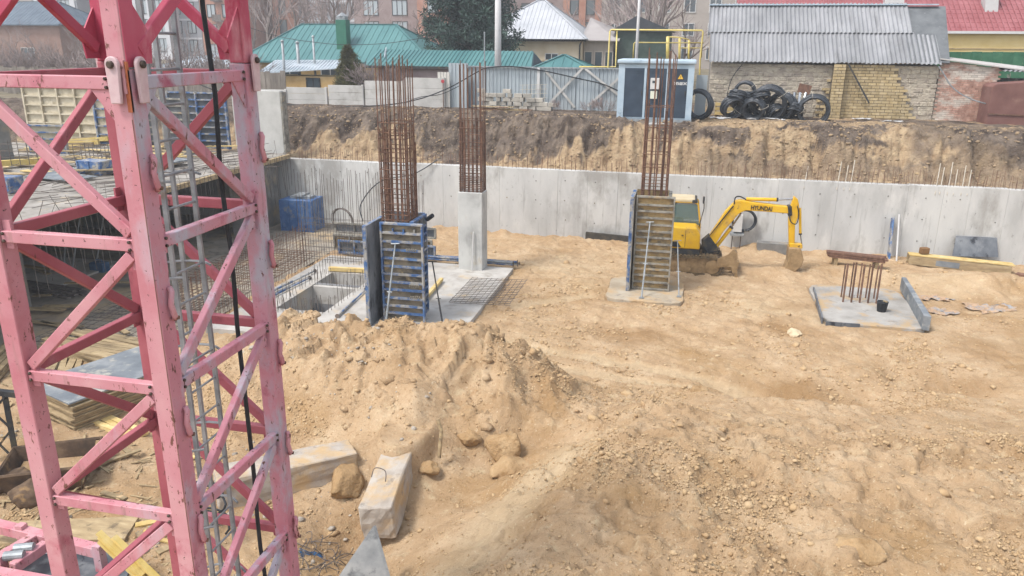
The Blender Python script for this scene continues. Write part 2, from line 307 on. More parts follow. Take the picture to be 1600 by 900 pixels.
def sand_material(name, dark=False):
    m = mat(name, ['#B29573', '#C0A380', '#CCB291'], 1.3, rough=.95, bump=.7, bscale=45, spec=.1, bdist=.02, dirt=[('#AB8A60', .45, (.5, .75), None), ('#D2BD9A', 3.2, (.56, .76), None), ('#A2835E', 8, (.58, .74), None), ('#8F714C', 13, (.6, .7), None), ('#DECCAE', 19, (.6, .7), None), ('#94764F', 30, (.6, .7), None)])
    t = m.node_tree; N = t.nodes; L = t.links; b = N['Principled BSDF']
    at = N.new('ShaderNodeAttribute'); at.attribute_name = 'tone'
    src = b.inputs['Base Color'].links[0].from_socket
    x = N.new('ShaderNodeMix'); x.data_type = 'RGBA'; L.new(at.outputs['Fac'], x.inputs[0]); L.new(src, x.inputs[6]); x.inputs[7].default_value = C('#D9C5A2')
    at2 = N.new('ShaderNodeAttribute'); at2.attribute_name = 'dark_tone'; x2 = N.new('ShaderNodeMix'); x2.data_type = 'RGBA'; L.new(at2.outputs['Fac'], x2.inputs[0]); L.new(x.outputs[2], x2.inputs[6]); x2.inputs[7].default_value = C('#9A7850'); L.new(x2.outputs[2], b.inputs['Base Color'])
    # a second, coarser grain
    g = N.new('ShaderNodeNewGeometry'); n = N.new('ShaderNodeTexNoise'); n.inputs['Scale'].default_value = 16; n.inputs['Detail'].default_value = 8; n.inputs['Roughness'].default_value = .7
    L.new(g.outputs['Position'], n.inputs['Vector']); bp = N.new('ShaderNodeBump'); bp.inputs['Strength'].default_value = .7; bp.inputs['Distance'].default_value = .06
    L.new(n.outputs['Fac'], bp.inputs['Height']); L.new(b.inputs['Normal'].links[0].from_socket, bp.inputs['Normal']); L.new(bp.outputs[0], b.inputs['Normal'])
    return m
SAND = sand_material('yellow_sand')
CLOD = mat('dry_sand_clod', ['#B3946F', '#C3A67F', '#CFB591'], 3, rough=.95, bump=.5, bscale=40, spec=.1)
def grid_mesh(name, us, vs, zf, mats, tone=None, attr='tone'):
    uu, vv = np.meshgrid(us, vs); zz = zf(uu, vv); nu, nv = len(us), len(vs)
    me = bpy.data.meshes.new(name); n = nu*nv; me.vertices.add(n)
    me.vertices.foreach_set('co', np.stack([uu.ravel(), vv.ravel(), zz.ravel()], 1).ravel())
    i = np.arange(n).reshape(nv, nu); q = np.stack([i[:-1, :-1], i[:-1, 1:], i[1:, 1:], i[1:, :-1]], -1).reshape(-1, 4)
    me.loops.add(q.size); me.loops.foreach_set('vertex_index', q.ravel()); me.polygons.add(len(q))
    me.polygons.foreach_set('loop_start', np.arange(len(q))*4); me.polygons.foreach_set('use_smooth', np.ones(len(q), bool))
    me.update(); me.validate(); me.materials.append(mats)
    if tone is not None:
        a = me.attributes.new(attr, 'FLOAT', 'POINT'); a.data.foreach_set('value', tone(uu, vv, zz).ravel())
    return link(bpy.data.objects.new(name, me))
us = np.concatenate([np.arange(-34, -14.5, .16), np.arange(-14.5, 14.5, .045), np.arange(14.5, 26, .2)])
vs = np.concatenate([np.arange(-6, 7, .25), np.arange(7, 30.45, .045)])
def tone(u, v, z): return np.clip(track_mask(u, v)*.32+.35*slide(u, v)+1.0*np.clip(fbm(u*.28, v*.4, 4, 91)-.05, 0, .5)*ss(v, 15, 20), 0, .85)
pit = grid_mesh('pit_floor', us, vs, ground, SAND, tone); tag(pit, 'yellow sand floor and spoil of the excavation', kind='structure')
def dark_tone(u, v):  # darker brown sand: hollows, a few set spots and noise patches
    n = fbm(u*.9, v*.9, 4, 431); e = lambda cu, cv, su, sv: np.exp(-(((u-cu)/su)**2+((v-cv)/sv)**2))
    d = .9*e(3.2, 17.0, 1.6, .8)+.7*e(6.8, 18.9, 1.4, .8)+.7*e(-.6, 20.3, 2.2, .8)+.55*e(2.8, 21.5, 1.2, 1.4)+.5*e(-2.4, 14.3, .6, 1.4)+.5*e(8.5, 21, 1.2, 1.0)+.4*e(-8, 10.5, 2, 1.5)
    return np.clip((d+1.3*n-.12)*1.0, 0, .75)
a_d = pit.data.attributes.new('dark_tone', 'FLOAT', 'POINT'); co_ = np.empty(len(pit.data.vertices)*3); pit.data.vertices.foreach_get('co', co_); co_ = co_.reshape(-1, 3); a_d.data.foreach_set('value', dark_tone(co_[:, 0], co_[:, 1]))
# clods: uncountable lumps of sand
def ico():
    t = (1+5**.5)/2; v = np.array([(-1, t, 0), (1, t, 0), (-1, -t, 0), (1, -t, 0), (0, -1, t), (0, 1, t), (0, -1, -t), (0, 1, -t), (t, 0, -1), (t, 0, 1), (-t, 0, -1), (-t, 0, 1)])
    f = np.array([(0, 11, 5), (0, 5, 1), (0, 1, 7), (0, 7, 10), (0, 10, 11), (1, 5, 9), (5, 11, 4), (11, 10, 2), (10, 7, 6), (7, 1, 8), (3, 9, 4), (3, 4, 2), (3, 2, 6), (3, 6, 8), (3, 8, 9), (4, 9, 5), (2, 4, 11), (6, 2, 10), (8, 6, 7), (9, 8, 1)])
    return v/np.linalg.norm(v[0]), f
def octa():
    return np.array([(1, 0, 0), (-1, 0, 0), (0, 1, 0), (0, -1, 0), (0, 0, 1), (0, 0, -1.)]), np.array([(0, 2, 4), (2, 1, 4), (1, 3, 4), (3, 0, 4), (2, 0, 5), (1, 2, 5), (3, 1, 5), (0, 3, 5)])
def scatter(name, n, rng, zf, region, smin, smax, pw, keep, matl, label, cat, sink=.25, shape=ico):
    bv, bf = shape(); nb = len(bv); u = rng.uniform(region[0], region[1], n); v = rng.uniform(region[2], region[3], n)
    k = rng.uniform(0, 1, n) < keep(u, v); u, v = u[k], v[k]; m = len(u); z = zf(u, v)
    s = smin*(smax/smin)**(rng.uniform(0, 1, m)**pw)
    sc = s[:, None]*rng.uniform(.65, 1.25, (m, 3))*np.array([1.1, 1.1, .75]); a = rng.uniform(0, 6.28, m)
    vv = bv[None]*rng.uniform(.6, 1.25, (m, nb, 1))*sc[:, None, :]; ca, sa = np.cos(a)[:, None], np.sin(a)[:, None]
    x = vv[..., 0]*ca-vv[..., 1]*sa+u[:, None]; y = vv[..., 0]*sa+vv[..., 1]*ca+v[:, None]; zz = vv[..., 2]+(z+sink*s)[:, None]
    me = bpy.data.meshes.new(name); me.vertices.add(m*nb); me.vertices.foreach_set('co', np.stack([x, y, zz], -1).ravel())
    q = (bf[None]+(np.arange(m)*nb)[:, None, None]).reshape(-1, 3); me.loops.add(q.size); me.loops.foreach_set('vertex_index', q.ravel())
    me.polygons.add(len(q)); me.polygons.foreach_set('loop_start', np.arange(len(q))*3); me.update(); me.validate(); me.materials.append(matl)
    o = link(bpy.data.objects.new(name, me)); return tag(o, label, cat, kind='stuff')
rng = np.random.default_rng(5)
def infoot(u, v):
    r = np.zeros(u.shape, bool)
    for (a, b, c, d) in (SLAB, FOOTC, FOOTD): r |= (u > a-.1) & (u < b+.1) & (v > c-.1+(1.2 if a == SLAB[0] else 0)) & (v < d+.1)
    return r
def keepc(u, v): return np.where(infoot(u, v) | (u < -13.5), 0, np.clip(.12+3.4*fbm(u*.6, v*.6, 4, 121)+.2*np.exp(-((u+2.6)**2)/1.5), .05, 1)*(1-.9*track_mask(u, v))*(1-.85*slide(u, v)))
gf = lambda u, v: ground(u, v, True)
scatter('sand_clods', 46000, rng, gf, (-10.5, 12, 7.6, 24), .014, .055, 2.4, keepc, CLOD, 'small crumbs and clods of sand strewn over the pit floor', 'clods')
scatter('sand_crumbs', 150000, rng, gf, (-10.5, 10, 7.6, 17.5), .010, .032, 1.6, keepc, CLOD, 'fine crumbs of sand strewn over the foreground spoil', 'crumbs', .3, octa)
scatter('sand_lumps', 2600, rng, gf, (-10, 13, 8.2, 29.5), .04, .13, 3.4, lambda u, v: keepc(u, v)*.8, CLOD, 'fist to head sized lumps of sand on the spoil heaps', 'lumps', .1)
def keepm(u, v): return np.where(infoot(u, v), 0, np.clip(ridge(u, v, [(-9.5, 15.3, 1), (-7.9, 15.3, 1), (-5.6, 14.6, 1), (-3.3, 14.4, 1)], 3.2, 2.0)*1.2, 0, 1)*np.clip(.4+3*fbm(u*.9, v*.9, 3, 441), .05, 1))
scatter('spoil_blocks', 1500, rng, gf, (-11, -1.5, 11, 17.3), .03, .17, 2.8, keepm, SAND, 'broken angular blocks of sand on the big spoil heap', 'lumps', -.3)
RUBC = mat('rubble_chips', ['#8F867A', '#A69C8E', '#B9AF9F'], 5, bump=.4, rnd=.2)
scatter('rubble_chips', 5000, rng, gf, (-13, -4.5, 7.5, 15), .012, .07, 2.4, lambda u, v: np.clip(.25+3*fbm(u*.7, v*.7, 3, 451), 0, 1)*(1-.8*ss(u, -7.5, -5)*ss(v, 10.5, 12)), RUBC, 'concrete chips and rubble strewn round the foot of the mast', 'rubble', .1)
# ------------------------------------------------------------------ earth bank and upper ground
def crest(u): return 33.75+1.9*ss(-u, 4.6, 11)+.5*ss(u, 3, 10)+.7*fbm(u*.5, u*0+3, 4, 201)
def bank(u, v):
    c = crest(u); vo = v; v = v+ss(v, 31.0, 32.0)*(1-ss(v, 35.5, 36.5))*(1.1*fbm(u*.8, v*.22+5, 5, 251, .6)+.35*fbm(u*3.3, v*.5, 3, 257)); t = np.clip((v-31.0)/(c-31.0), 0, 1.2)
    base = 2.55+.2*fbm(u*.8, v*.8, 3, 203)
    z = base+(4.42-base)*np.clip(.22*t+.78*ss(t+.22*fbm(u*.9, v*.9, 4, 207), .25, .8), 0, 1)
    on = ss(t, .05, .4)*(1-ss(t, 1.0, 1.15))
    z = z+on*(.42*fbm(u*1.1, v*1.1, 5, 211, .6)+.12*cell(u*1.6, v*2, 215))+.05*fbm(u*4, v*4, 3, 217)
    z = z+.10*fbm(u*1.2, v*1.2, 4, 219)*ss(t, .9, 1.1)
    z = z+on*(.16*fbm(u*3.2, v*.7, 4, 221, .6)+.10*(1-4*np.abs(fbm(u*1.4, v*.9, 4, 223))))
    return np.where(vo > 36.5, np.minimum(z, 4.5), z)
SOIL = mat('dug_earth', ['#5E5249', '#70645A', '#887A6C'], 1.4, rough=.97, bump=1.0, bscale=7, spec=.08, bdist=.14, pos=(.35, .65), dirt=[('#4C423B', 1.6, (.5, .62), (1, 1, .7)), ('#9C8A76', 3.2, (.6, .72), None)])
def soil_tint(m):
    t = m.node_tree; N = t.nodes; L = t.links; b = N['Principled BSDF']; at = N.new('ShaderNodeAttribute'); at.attribute_name = 'tone'
    src = b.inputs['Base Color'].links[0].from_socket; x = N.new('ShaderNodeMix'); x.data_type = 'RGBA'; L.new(at.outputs['Fac'], x.inputs[0]); L.new(src, x.inputs[6])
    n = N.new('ShaderNodeTexNoise'); n.inputs['Scale'].default_value = 3; n.inputs['Detail'].default_value = 8; r = N.new('ShaderNodeValToRGB'); g = N.new('ShaderNodeNewGeometry'); L.new(g.outputs['Position'], n.inputs['Vector']); L.new(n.outputs['Fac'], r.inputs[0])
    e = r.color_ramp.elements; e[0].position = .35; e[0].color = C('#A0876A'); e[1].position = .68; e[1].color = C('#C4AC8A'); L.new(r.outputs[0], x.inputs[7]); L.new(x.outputs[2], b.inputs['Base Color'])
soil_tint(SOIL)
def btone(u, v, z):
    """where the yellow sand shows: the lower layer, tongues of it, and spill over the topsoil on the right"""
    c = crest(u); t = (v-31.0)/(c-31.0); n = fbm(u*.7, v*.7, 5, 231, .6); f = fbm(u*3, v*3, 4, 235, .6)
    edge = .20+1.0*fbm(u*.35, u*0+2.5, 4, 243)+.35*ss(u, -5.5, -3.5)*(1-ss(u, -1.5, .2))*ss(fbm(u*1.1, u*0+8, 3, 245)+.5, .48, .56); low = 1-ss(t+.35*n+.35*f, edge, edge+.09)
    rt = ss(u, .0, .8); sp = ss(fbm(u*.45, v*.8+z*.7, 6, 233, .62)+.5+.05*ss(t, .6, 1), .475, .515)*ss(t, .42, .5); mid = .5*(1-ss(t+.25*n, .42, .5))+.4*ss(fbm(u*.9, v*.9, 4, 247)+.5, .5, .55)*(1-ss(t, .2, .3))
    far = ss(u, 8.2, 8.8); right = np.maximum(sp*(1-.75*far*ss(fbm(u*.5, v*.6, 4, 249)+.5, .42, .5)), mid)
    return np.clip(low*(1-rt)+right*rt+.35*f, 0, .92)
bank_o = grid_mesh('earth_bank', np.concatenate([np.arange(-36, -18, .2), np.arange(-18, 15, .06), np.arange(15, 26, .2)]), np.concatenate([np.arange(30.72, 37, .06), np.arange(37, 47, .4)]), bank, SOIL, btone)
tag(bank_o, 'dug earth bank of dark topsoil over yellow sand behind the pit wall', kind='structure')
rng2 = np.random.default_rng(8)
scatter('bank_clods', 11000, rng2, bank, (-20, 15, 30.9, 36.5), .02, .09, 2.4, lambda u, v: np.clip(.5+2.5*fbm(u*.8, v*.8, 3, 241), .05, 1), mat('earth_clod', ['#8A7862', '#A08A6E', '#B59C78'], .8, rough=.97, bump=.4), 'loose clods of earth on the bank above the pit wall', 'clods', .1)
GRASSY = mat('dull_winter_ground', ['#6F6552', '#82775F', '#948870'], .5, bump=.4, bscale=8, dirt=('#5D5B45', .3, (.5, .7), None))
o = MB().add([(-260, 46.5, 4.4), (200, 46.5, 4.4), (200, 330, 4.4), (-260, 330, 4.4)], [(0, 1, 2, 3)]).build('upper_ground', GRASSY); tag(o, kind='structure')
o = MB().add([(-260, 30.7, 4.36), (-35.9, 30.7, 4.36), (-35.9, 46.6, 4.36), (-260, 46.6, 4.36)], [(0, 1, 2, 3)]).add([(25.9, 30.7, 4.36), (200, 30.7, 4.36), (200, 46.6, 4.36), (25.9, 46.6, 4.36)], [(0, 1, 2, 3)]).build('side_ground', GRASSY); tag(o, kind='structure')
# ------------------------------------------------------------------ retaining wall: cast sections side by side, starter bars on top
WALL_V = 30.4
rw = root('retaining_wall', (0, WALL_V, 0), 'long grey cast concrete retaining wall closing the far side of the pit', 'wall')
x = -34.0; k = 0
while x < 25:
    wd = R.choice((1.2, 1.2, 1.2, 2.4, .9)); dv = R.uniform(-.012, .012); top = 2.78+R.uniform(-.012, .012)
    MB().box(x+.0015, x+wd-.0015, WALL_V+dv*.6, WALL_V+.32, -.6, top).build('cast_section', CONCW, rw, bev=.006); x += wd
th_, _ = MB().lathe((0, 0, 0), [(.028, 0), (.026, .004)], 8, (0, -1, 0)).mesh('tie_hole', CONCG, origin=(0, 0, 0))
for k in range(24):
    for z in (.75, 1.55, 2.35):
        if R.random() < .8: inst('tie_hole', th_, (-15.4+1.2*k+R.uniform(-.05, .05), WALL_V-.012, z+R.uniform(-.04, .04)), parent=rw)
sb = MB(); q = -16.2
while q < 13:
    for vv in (WALL_V+.08, WALL_V+.25):
        h = R.uniform(.3, .65); a = (q+R.uniform(-.06, .06), vv, 2.6)
        sb.tube([a, (a[0]+R.uniform(-.06, .06), vv+R.uniform(-.04, .06), 2.78+h)], .008, 4)
    q += .2 if q < 2 else .15
o = sb.build('starter_bars', RUST, rw); tag(o, kind='stuff', label='row of thin rusty starter bars')
PAINTW = mat('whitewashed_bar', ['#D8D2C6', '#C3B9A6'], 9, bump=.1)
for q, h in ((5.55, .72), (5.8, .6), (6.0, .8), (8.9, .8), (9.05, .65), (9.3, .85), (9.5, .6), (9.75, .75), (9.95, .6), (4.4, .5), (12.1, .7)):
    MB().tube([(q, WALL_V-.02, 2.5), (q+.1, WALL_V+.3, 2.78+h)], .016, 5).build('pale_rod', PAINTW, rw)
# ------------------------------------------------------------------ foundation slab with two lift pits
def tri_box(mb, a, b, c, d, z0, z1): return mb.box(a, b, c, d, z0, z1)
sl_ = root('foundation_slab', (-8.9, 21, .2), 'pale concrete foundation slab with two square lift pits, partly under sand', 'slab')
a, b, c, d = SLAB; pu0, pu1 = -11.27, -9.75; pv = (19.22, 21.52, 21.84, 23.0); t_ = MB()
t_.box(a, pu0, c, d, -.55, .2).box(pu1, b, c, d, -.55, .2).box(pu0, pu1, c, pv[0], -.55, .2).box(pu0, pu1, pv[3], d, -.55, .2)
t_.build('deck', CONCS, sl_); MB().box(pu0, pu1, pv[1], pv[2], -.4, .17).build('pit_divider', CONCS, sl_)
PITC = mat('pit_concrete', ['#77777A', '#8A8A8B', '#9A9997'], 1.5, bump=.2)
for v0, v1 in ((pv[0], pv[1]), (pv[2], pv[3])):
    MB().box(pu0-.15, pu0-.003, v0-.15, v1+.15, -1.25, .19).box(pu1+.003, pu1+.15, v0-.15, v1+.15, -1.25, .19).box(pu0, pu1, v0-.15, v0-.003, -1.25, .19).box(pu0, pu1, v1+.003, v1+.15, -1.25, .16).box(pu0-.1, pu1+.1, v0-.1, v1+.1, -1.3, -1.05).build('lift_pit', PITC, sl_)
sr = MB()
for v0, v1 in ((pv[0], pv[3]),):
    for k in range(19):
        vv = v0+(v1-v0)*k/18
        for uu in (pu0-.12, pu1+.12): sr.tube([(uu+R.uniform(-.03, .03), vv+R.uniform(-.04, .04), .1), (uu+R.uniform(-.05, .05), vv+R.uniform(-.05, .05), .2+R.uniform(.35, .6))], .008, 4)
    for k in range(13):
        uu = pu0+(pu1-pu0)*k/12
        for vv in (v0-.12, v0-.3, pv[2]-.15): sr.tube([(uu+R.uniform(-.04, .04), vv, .1), (uu+R.uniform(-.06, .06), vv+R.uniform(-.06, .06), .2+R.uniform(.35, .6))], .008, 4)
o = sr.build('starter_bars', RUST2, sl_); tag(o, kind='stuff')
# laid reinforcement mat on the slab apron, right of the formwork
def rebar_mat(name, corners, nu, nv, z, matl, label, r=.008, grp=None):
    A, B, D_ = [Vector(q) for q in corners]; rt = root(name, (A.x, A.y, z), label, 'rebar mesh', grp)
    eu, ev = B-A, D_-A
    mu, _ = MB().tube([(0, 0, 0), (eu.x, eu.y, 0)], r, 4).mesh('mat_bar', matl, origin=(0, 0, 0))
    mv, _ = MB().tube([(0, 0, 0), (ev.x, ev.y, 0)], r, 4).mesh('mat_bar', matl, origin=(0, 0, 0))
    for k in range(nv): q = A+ev*(k/(nv-1)); inst('mat_bar', mu, (q.x+R.uniform(-.05, .05), q.y+R.uniform(-.02, .02), z+R.uniform(0, .02)), parent=rt)
    for k in range(nu): q = A+eu*(k/(nu-1)); inst('mat_bar', mv, (q.x+R.uniform(-.02, .02), q.y+R.uniform(-.05, .05), z+.02+R.uniform(0, .02)), parent=rt)
    return rt
rebar_mat('rebar_mesh', [(-6.5, 20.7, 0), (-4.7, 20.9, 0), (-6.5, 23.3, 0)], 12, 16, .26, RUST2, 'dark rebar mesh lying on the slab between the two blue formworks and the concrete column')
# ------------------------------------------------------------------ wall cages standing on the slab
def wall_cage(name, p0, p1, z0, z1, n, hz, matl, label, r=.008):
    rt = root(name, p0, label, 'rebar cage'); p0, p1 = Vector(p0), Vector(p1); d = p1-p0; nn = Vector((-d.y, d.x, 0)).normalized()*.2
    mb_, _ = MB().tube([(0, 0, 0), (0, 0, z1-z0)], r, 4).mesh('upright_bar', matl, origin=(0, 0, 0))
    hb, _ = MB().tube([(0, 0, 0), tuple(d)], r*.8, 4).mesh('cross_bar', matl, origin=(0, 0, 0))
    for side in (0, 1):
        for k in range(n):
            q = p0+d*(k/(n-1))+nn*side; inst('upright_bar', mb_, (q.x, q.y, z0), (R.uniform(-.012, .012), R.uniform(-.012, .012), 0), rt, (1, 1, R.uniform(.86, 1)))
        for z in hz: q = p0+nn*side; inst('cross_bar', hb, (q.x, q.y, z+R.uniform(-.02, .02)), (0, R.uniform(-.006, .006), 0), rt)
    return rt
wall_cage('wall_rebar_cage', (-12.9, 24.0, .2), (-8.4, 24.0, .2), .1, 3.55, 24, [.35+.2*k for k in range(8)], RUST2, 'tall thin rebar wall cage standing along the far edge of the slab')
wall_cage('wall_rebar_cage', (-12.5, 16.6, .2), (-12.5, 23.8, .2), .1, 1.75, 34, [.35+.2*k for k in range(7)], RUST, 'low rusty rebar wall cage running away along the left edge of the slab')
# ------------------------------------------------------------------ steel framed formwork panels
def panel(parent, O, ang, w_, h, fm, pm, nrib, rm=None, bolts=False):
    O = Vector(O); m = rz(ang); T = lambda x, y, z: O+m @ Vector((x, y, z)); rm = rm or fm
    f = MB(); th = .1
    for x0, x1, z0, z1 in ((0, .05, 0, h), (w_-.05, w_, 0, h), (.05, w_-.05, 0, .06), (.05, w_-.05, h-.06, h)):
        f.obox(T((x0+x1)/2, -th/2, (z0+z1)/2), (x1-x0, th, z1-z0), m)
    f.build('panel_frame', fm, parent, bev=.006)
    MB().obox(T(w_/2, .011, h/2), (w_-.004, .02, h-.004), m).build('plywood_face', pm[0], parent)
    MB().obox(T(w_/2, -.008, h/2), (w_-.11, .015, h-.13), m).build('plywood_back', pm[1], parent)
    rib, _ = MB().obox((0, 0, 0), (w_-.1, .07, .035)).obox((0, -.03, -.024), (w_-.1, .012, .03)).mesh('rib', rm, origin=(0, 0, 0))
    for k in range(nrib):
        z = .06+(h-.12)*(k+1)/(nrib+1)+R.uniform(-.015, .015); inst('rib', rib, T(w_/2, -.052, z), (0, 0, ang), parent)
    if bolts:
        for k in (.3, .55, .8): inst('mid_post', MB().obox((0, 0, 0), (.04, .06, .16)).mesh('mid_post', rm, origin=(0, 0, 0))[0], T(w_*k, -.05, h-.24), (0, 0, ang), parent)
def brace(name, a, b, r, matl, label, grp=None):
    rt = root(name, b, label, 'prop', grp); a, b = Vector(a), Vector(b); m_ = a.lerp(b, .55)
    MB().tube([a, m_], r*.8, 8).build('inner_tube', matl, rt); MB().tube([m_, b], r, 8).build('outer_tube', matl, rt)
    MB().obox(b+Vector((0, 0, .01)), (.14, .14, .012)).build('base_plate', matl, rt); MB().tube([m_-Vector((.07, 0, 0)), m_+Vector((.07, 0, 0))], r*.5, 6).build('pin', matl, rt)
    MB().tube([a-Vector((.12, 0, 0)), a+Vector((.12, 0, .02))], r*.6, 6).build('head_clamp', matl, rt)
    return rt
PLYG = mat('shaded_grey_plywood', ['#6E675B', '#857B6A', '#9A8D76'], 3, bump=.2, bscale=50, dirt=[('#544F48', 2.6, (.5, .64), (1, 1, 2)), ('#B59D74', 2, (.58, .68), None)])  # stained infill, greyed darker for the shade between the ribs
fa = root('column_formwork', (-7.25, 19.4, .2), 'blue framed steel formwork box around the tallest rusty rebar cage', 'formwork')
panel(fa, (-7.82, 18.98, .2), 0, 1.2, 2.82, FRAMEB, (PLYD, PLYG), 11, FRAMEB, bolts=True)
panel(fa, (-8.03, 19.75, .2), -math.pi/2, 1.3, 2.8, FRAMEB, (PLYL, PLYD), 11)
panel(fa, (-7.0, 19.01, .2), math.pi/2, 1.1, 2.85, FRAMEB, (PLYD, PLYD), 11)
panel(fa, (-6.99, 20.13, .2), math.pi, 1.02, 2.85, FRAMEB, (PLYD, PLYD), 11)
fc = root('column_formwork', (-.8, 24.3, .15), 'grey formwork box with ochre plywood standing in front of the yellow excavator', 'formwork')
panel(fc, (-1.37, 23.84, .16), 0, 1.17, 3.0, FRAMEG, (PLYI, PLYI), 13, FRAMEG, bolts=False)
panel(fc, (-1.44, 24.75, .16), -math.pi/2, 1.25, 3.0, FRAMEB, (FRAMEG, PLYD), 11)
panel(fc, (-.42, 23.87, .16), math.pi/2, 1.0, 3.0, FRAMEG, (PLYI, PLYD), 11)
panel(fc, (-.41, 24.9, .16), math.pi, 1.02, 3.0, FRAMEG, (PLYI, PLYD), 11)
brace('steel_prop', (-7.38, 18.86, 2.45), (-7.45, 18.05, gz(-7.45, 18.05)+.25), .028, STEEL, 'grey steel prop leaning on the ribbed front of the blue framed formwork')
brace('steel_prop', (-6.5, 19.3, 1.9), (-6.0, 18.6, .26), .024, MACH, 'dark slim prop at the right side of the blue framed formwork')
brace('steel_prop', (-.92, 23.72, 2.35), (-1.0, 22.9, .16), .028, STEEL, 'grey steel prop leaning on the ochre formwork by the excavator')
brace('steel_prop', (-.05, 24.0, 1.75), (.12, 23.3, .16), .022, STEEL, 'slim steel prop at the right side of the ochre formwork')
CLAMP = mat('chain_clamp', ['#7C776C', '#98917F'], 20, bump=.3)
for x, z in ((-7.05, 2.3), (-7.0, 1.3), (-6.98, .98)):
    for k in range(5): MB().tube([(x+.06*k, 18.82, z-.01), (x+.06*k+.02, 18.80, z+.06)], .02, 6).build('clamp', CLAMP, fa)
o = MB().tube([(-6.75, 19.7, 2.98), (-6.55, 19.55, 3.13)], .06, 10).build('pipe_stub', BLACK, fa)
# ------------------------------------------------------------------ column rebar cages
def cage(label, u0, u1, v0, v1, z0, z1, nu, nv, ties, bm, r=.014, lap=None, loc=None, tm=None):
    rt = root('column_rebar_cage', ((u0+u1)/2, (v0+v1)/2, z0), label, 'rebar cage'); tm = tm or bm
    bar, _ = MB().tube([(0, 0, 0), (0, 0, z1-z0)], r, 5).mesh('upright_bar', bm, origin=(0, 0, 0))
    pts = [(u0+(u1-u0)*k/(nu-1), v) for v in (v0, v1) for k in range(nu)]+[(u, v0+(v1-v0)*k/(nv-1)) for u in (u0, u1) for k in range(1, nv-1)]
    for (u, v) in pts:
        inst('upright_bar', bar, (u, v, z0), (R.uniform(-.008, .008), R.uniform(-.008, .008), 0), rt, (1, 1, R.uniform(.95, 1.01)))
        if lap: inst('lap_bar', bar, (u+.035, v+.01, z0), (R.uniform(-.005, .005), R.uniform(-.005, .005), 0), rt, (1.25, 1.25, lap*R.uniform(.93, 1.05)))
    e = .02; tie, _ = MB().tube([(u0-e, v0-e, 0), (u1+e, v0-e, 0), (u1+e, v1+e, 0), (u0-e, v1+e, 0), (u0-e, v0-e, 0)], r*.7, 4, cap=False).mesh('tie', tm, origin=((u0+u1)/2, (v0+v1)/2, 0))
    for z in ties: inst('tie', tie, ((u0+u1)/2, (v0+v1)/2, z), (R.uniform(-.012, .012), R.uniform(-.012, .012), 0), rt)
    return rt
ta = [.5+.25*k for k in range(9)]+[2.9, 3.05, 3.2, 3.3, 3.5, 3.75, 3.9, 4.15, 4.4, 4.6, 4.85, 4.95, 5.2, 5.35, 5.6]
cage('tallest rusty rebar cage rising out of the blue framed formwork', -7.8, -7.1, 19.08, 19.8, .2, 7.3, 6, 4, ta, RUST, .016, lap=.72)
col_o = root('concrete_column', (-6.87, 24.75, .2), 'smooth grey square concrete column standing free beyond the blue framed formwork', 'column')
MB().box(-7.29, -6.45, 24.42, 25.1, .0, 2.86).build('shaft', CONC, col_o, bev=.02)
tb = [2.9+.06*k for k in range(9)]+[3.5, 3.65, 3.8, 3.95, 4.1, 4.3, 4.5, 4.75, 4.95, 5.2]
cage('rusty rebar cage on top of the smooth grey concrete column', -7.23, -6.52, 24.5, 25.02, 2.4, 7.0, 6, 4, tb, RUST, .016, lap=.6)
WPIPE = mat('white_plastic', ['#CFCDC9', '#DAD9D6'], 4, rough=.4, bump=0)
o = MB().tube([(-6.78, 24.3, .22), (-6.74, 24.36, 1.55)], .022, 8).build('white_pipe', WPIPE); tag(o, 'thin white plastic pipe leaning on the grey concrete column', 'pipe')
cage('sparse rusty rebar cage rising from the ochre formwork by the excavator', -1.25, -.5, 24.05, 24.7, .2, 7.5, 5, 3, [3.3, 3.5, 3.7, 4.0, 4.4, 4.8, 5.2, 5.8, .8, 1.5, 2.3], RUST, .017, lap=.76)
# ------------------------------------------------------------------ footings
def pad(label, rect, top, m_):
    a, b, c, d = rect; rt = root('concrete_footing', ((a+b)/2, (c+d)/2, top-.4), label, 'footing')
    pts = []
    for k in range(40):
        t = 2*math.pi*k/40; cx_, sx_ = math.cos(t), math.sin(t); f_ = 1/max(abs(cx_), abs(sx_)); f_ = min(f_, 1.28); pts.append(((a+b)/2+(b-a)/2*cx_*f_*(1+R.uniform(-.02, .025)), (c+d)/2+(d-c)/2*sx_*f_*(1+R.uniform(-.02, .025)), top-.5))
    MB().prism(pts, (0, 0, .5)).build('pad', m_, rt, bev=.02); return rt
SANDYC = mat('sandy_concrete', ['#A4957F', '#B5A791', '#C0B5A3'], 1.6, bump=.5, bscale=22, dirt=[('#C0A27A', 1.1, (.44, .58), None), ('#8F857A', 3, (.57, .7), None)])
pad('pale concrete footing under the ochre formwork by the excavator', FOOTC, .15, SANDYC)
fd = pad('grey concrete footing with five bent rusty bars', FOOTD, .16, mat('grey_pad_concrete', ['#96928B', '#A8A49D', '#B6B2AB'], 1.6, bump=.4, bscale=22, dirt=[('#BBA07A', 1.1, (.52, .64), None), ('#85807A', 3, (.57, .7), None)]))
for k in range(5):
    q = Vector((5.0+.24*k, 24.0+.02*k, .1)); MB().tube([q, q+Vector((.0, .05, 1.28+R.uniform(-.03, .03)))], .028, 6).build('starter_bar', RUST, fd)
    q2 = q+Vector((.03, .5, 0)); MB().tube([q2, q2+Vector((0, .03, 1.15+R.uniform(-.05, .05)))], .022, 6).build('starter_bar', RUST, fd)
o = MB().prism([(6.72, 22.05, .12), (6.9, 22.0, .12), (7.18, 25.9, .12), (7.05, 25.95, .12)], (0, 0, .42)).build('edge_form_board', PLYF, bev=.01); tag(o, 'blue grey form board standing along the right edge of the footing with five bars', 'board')
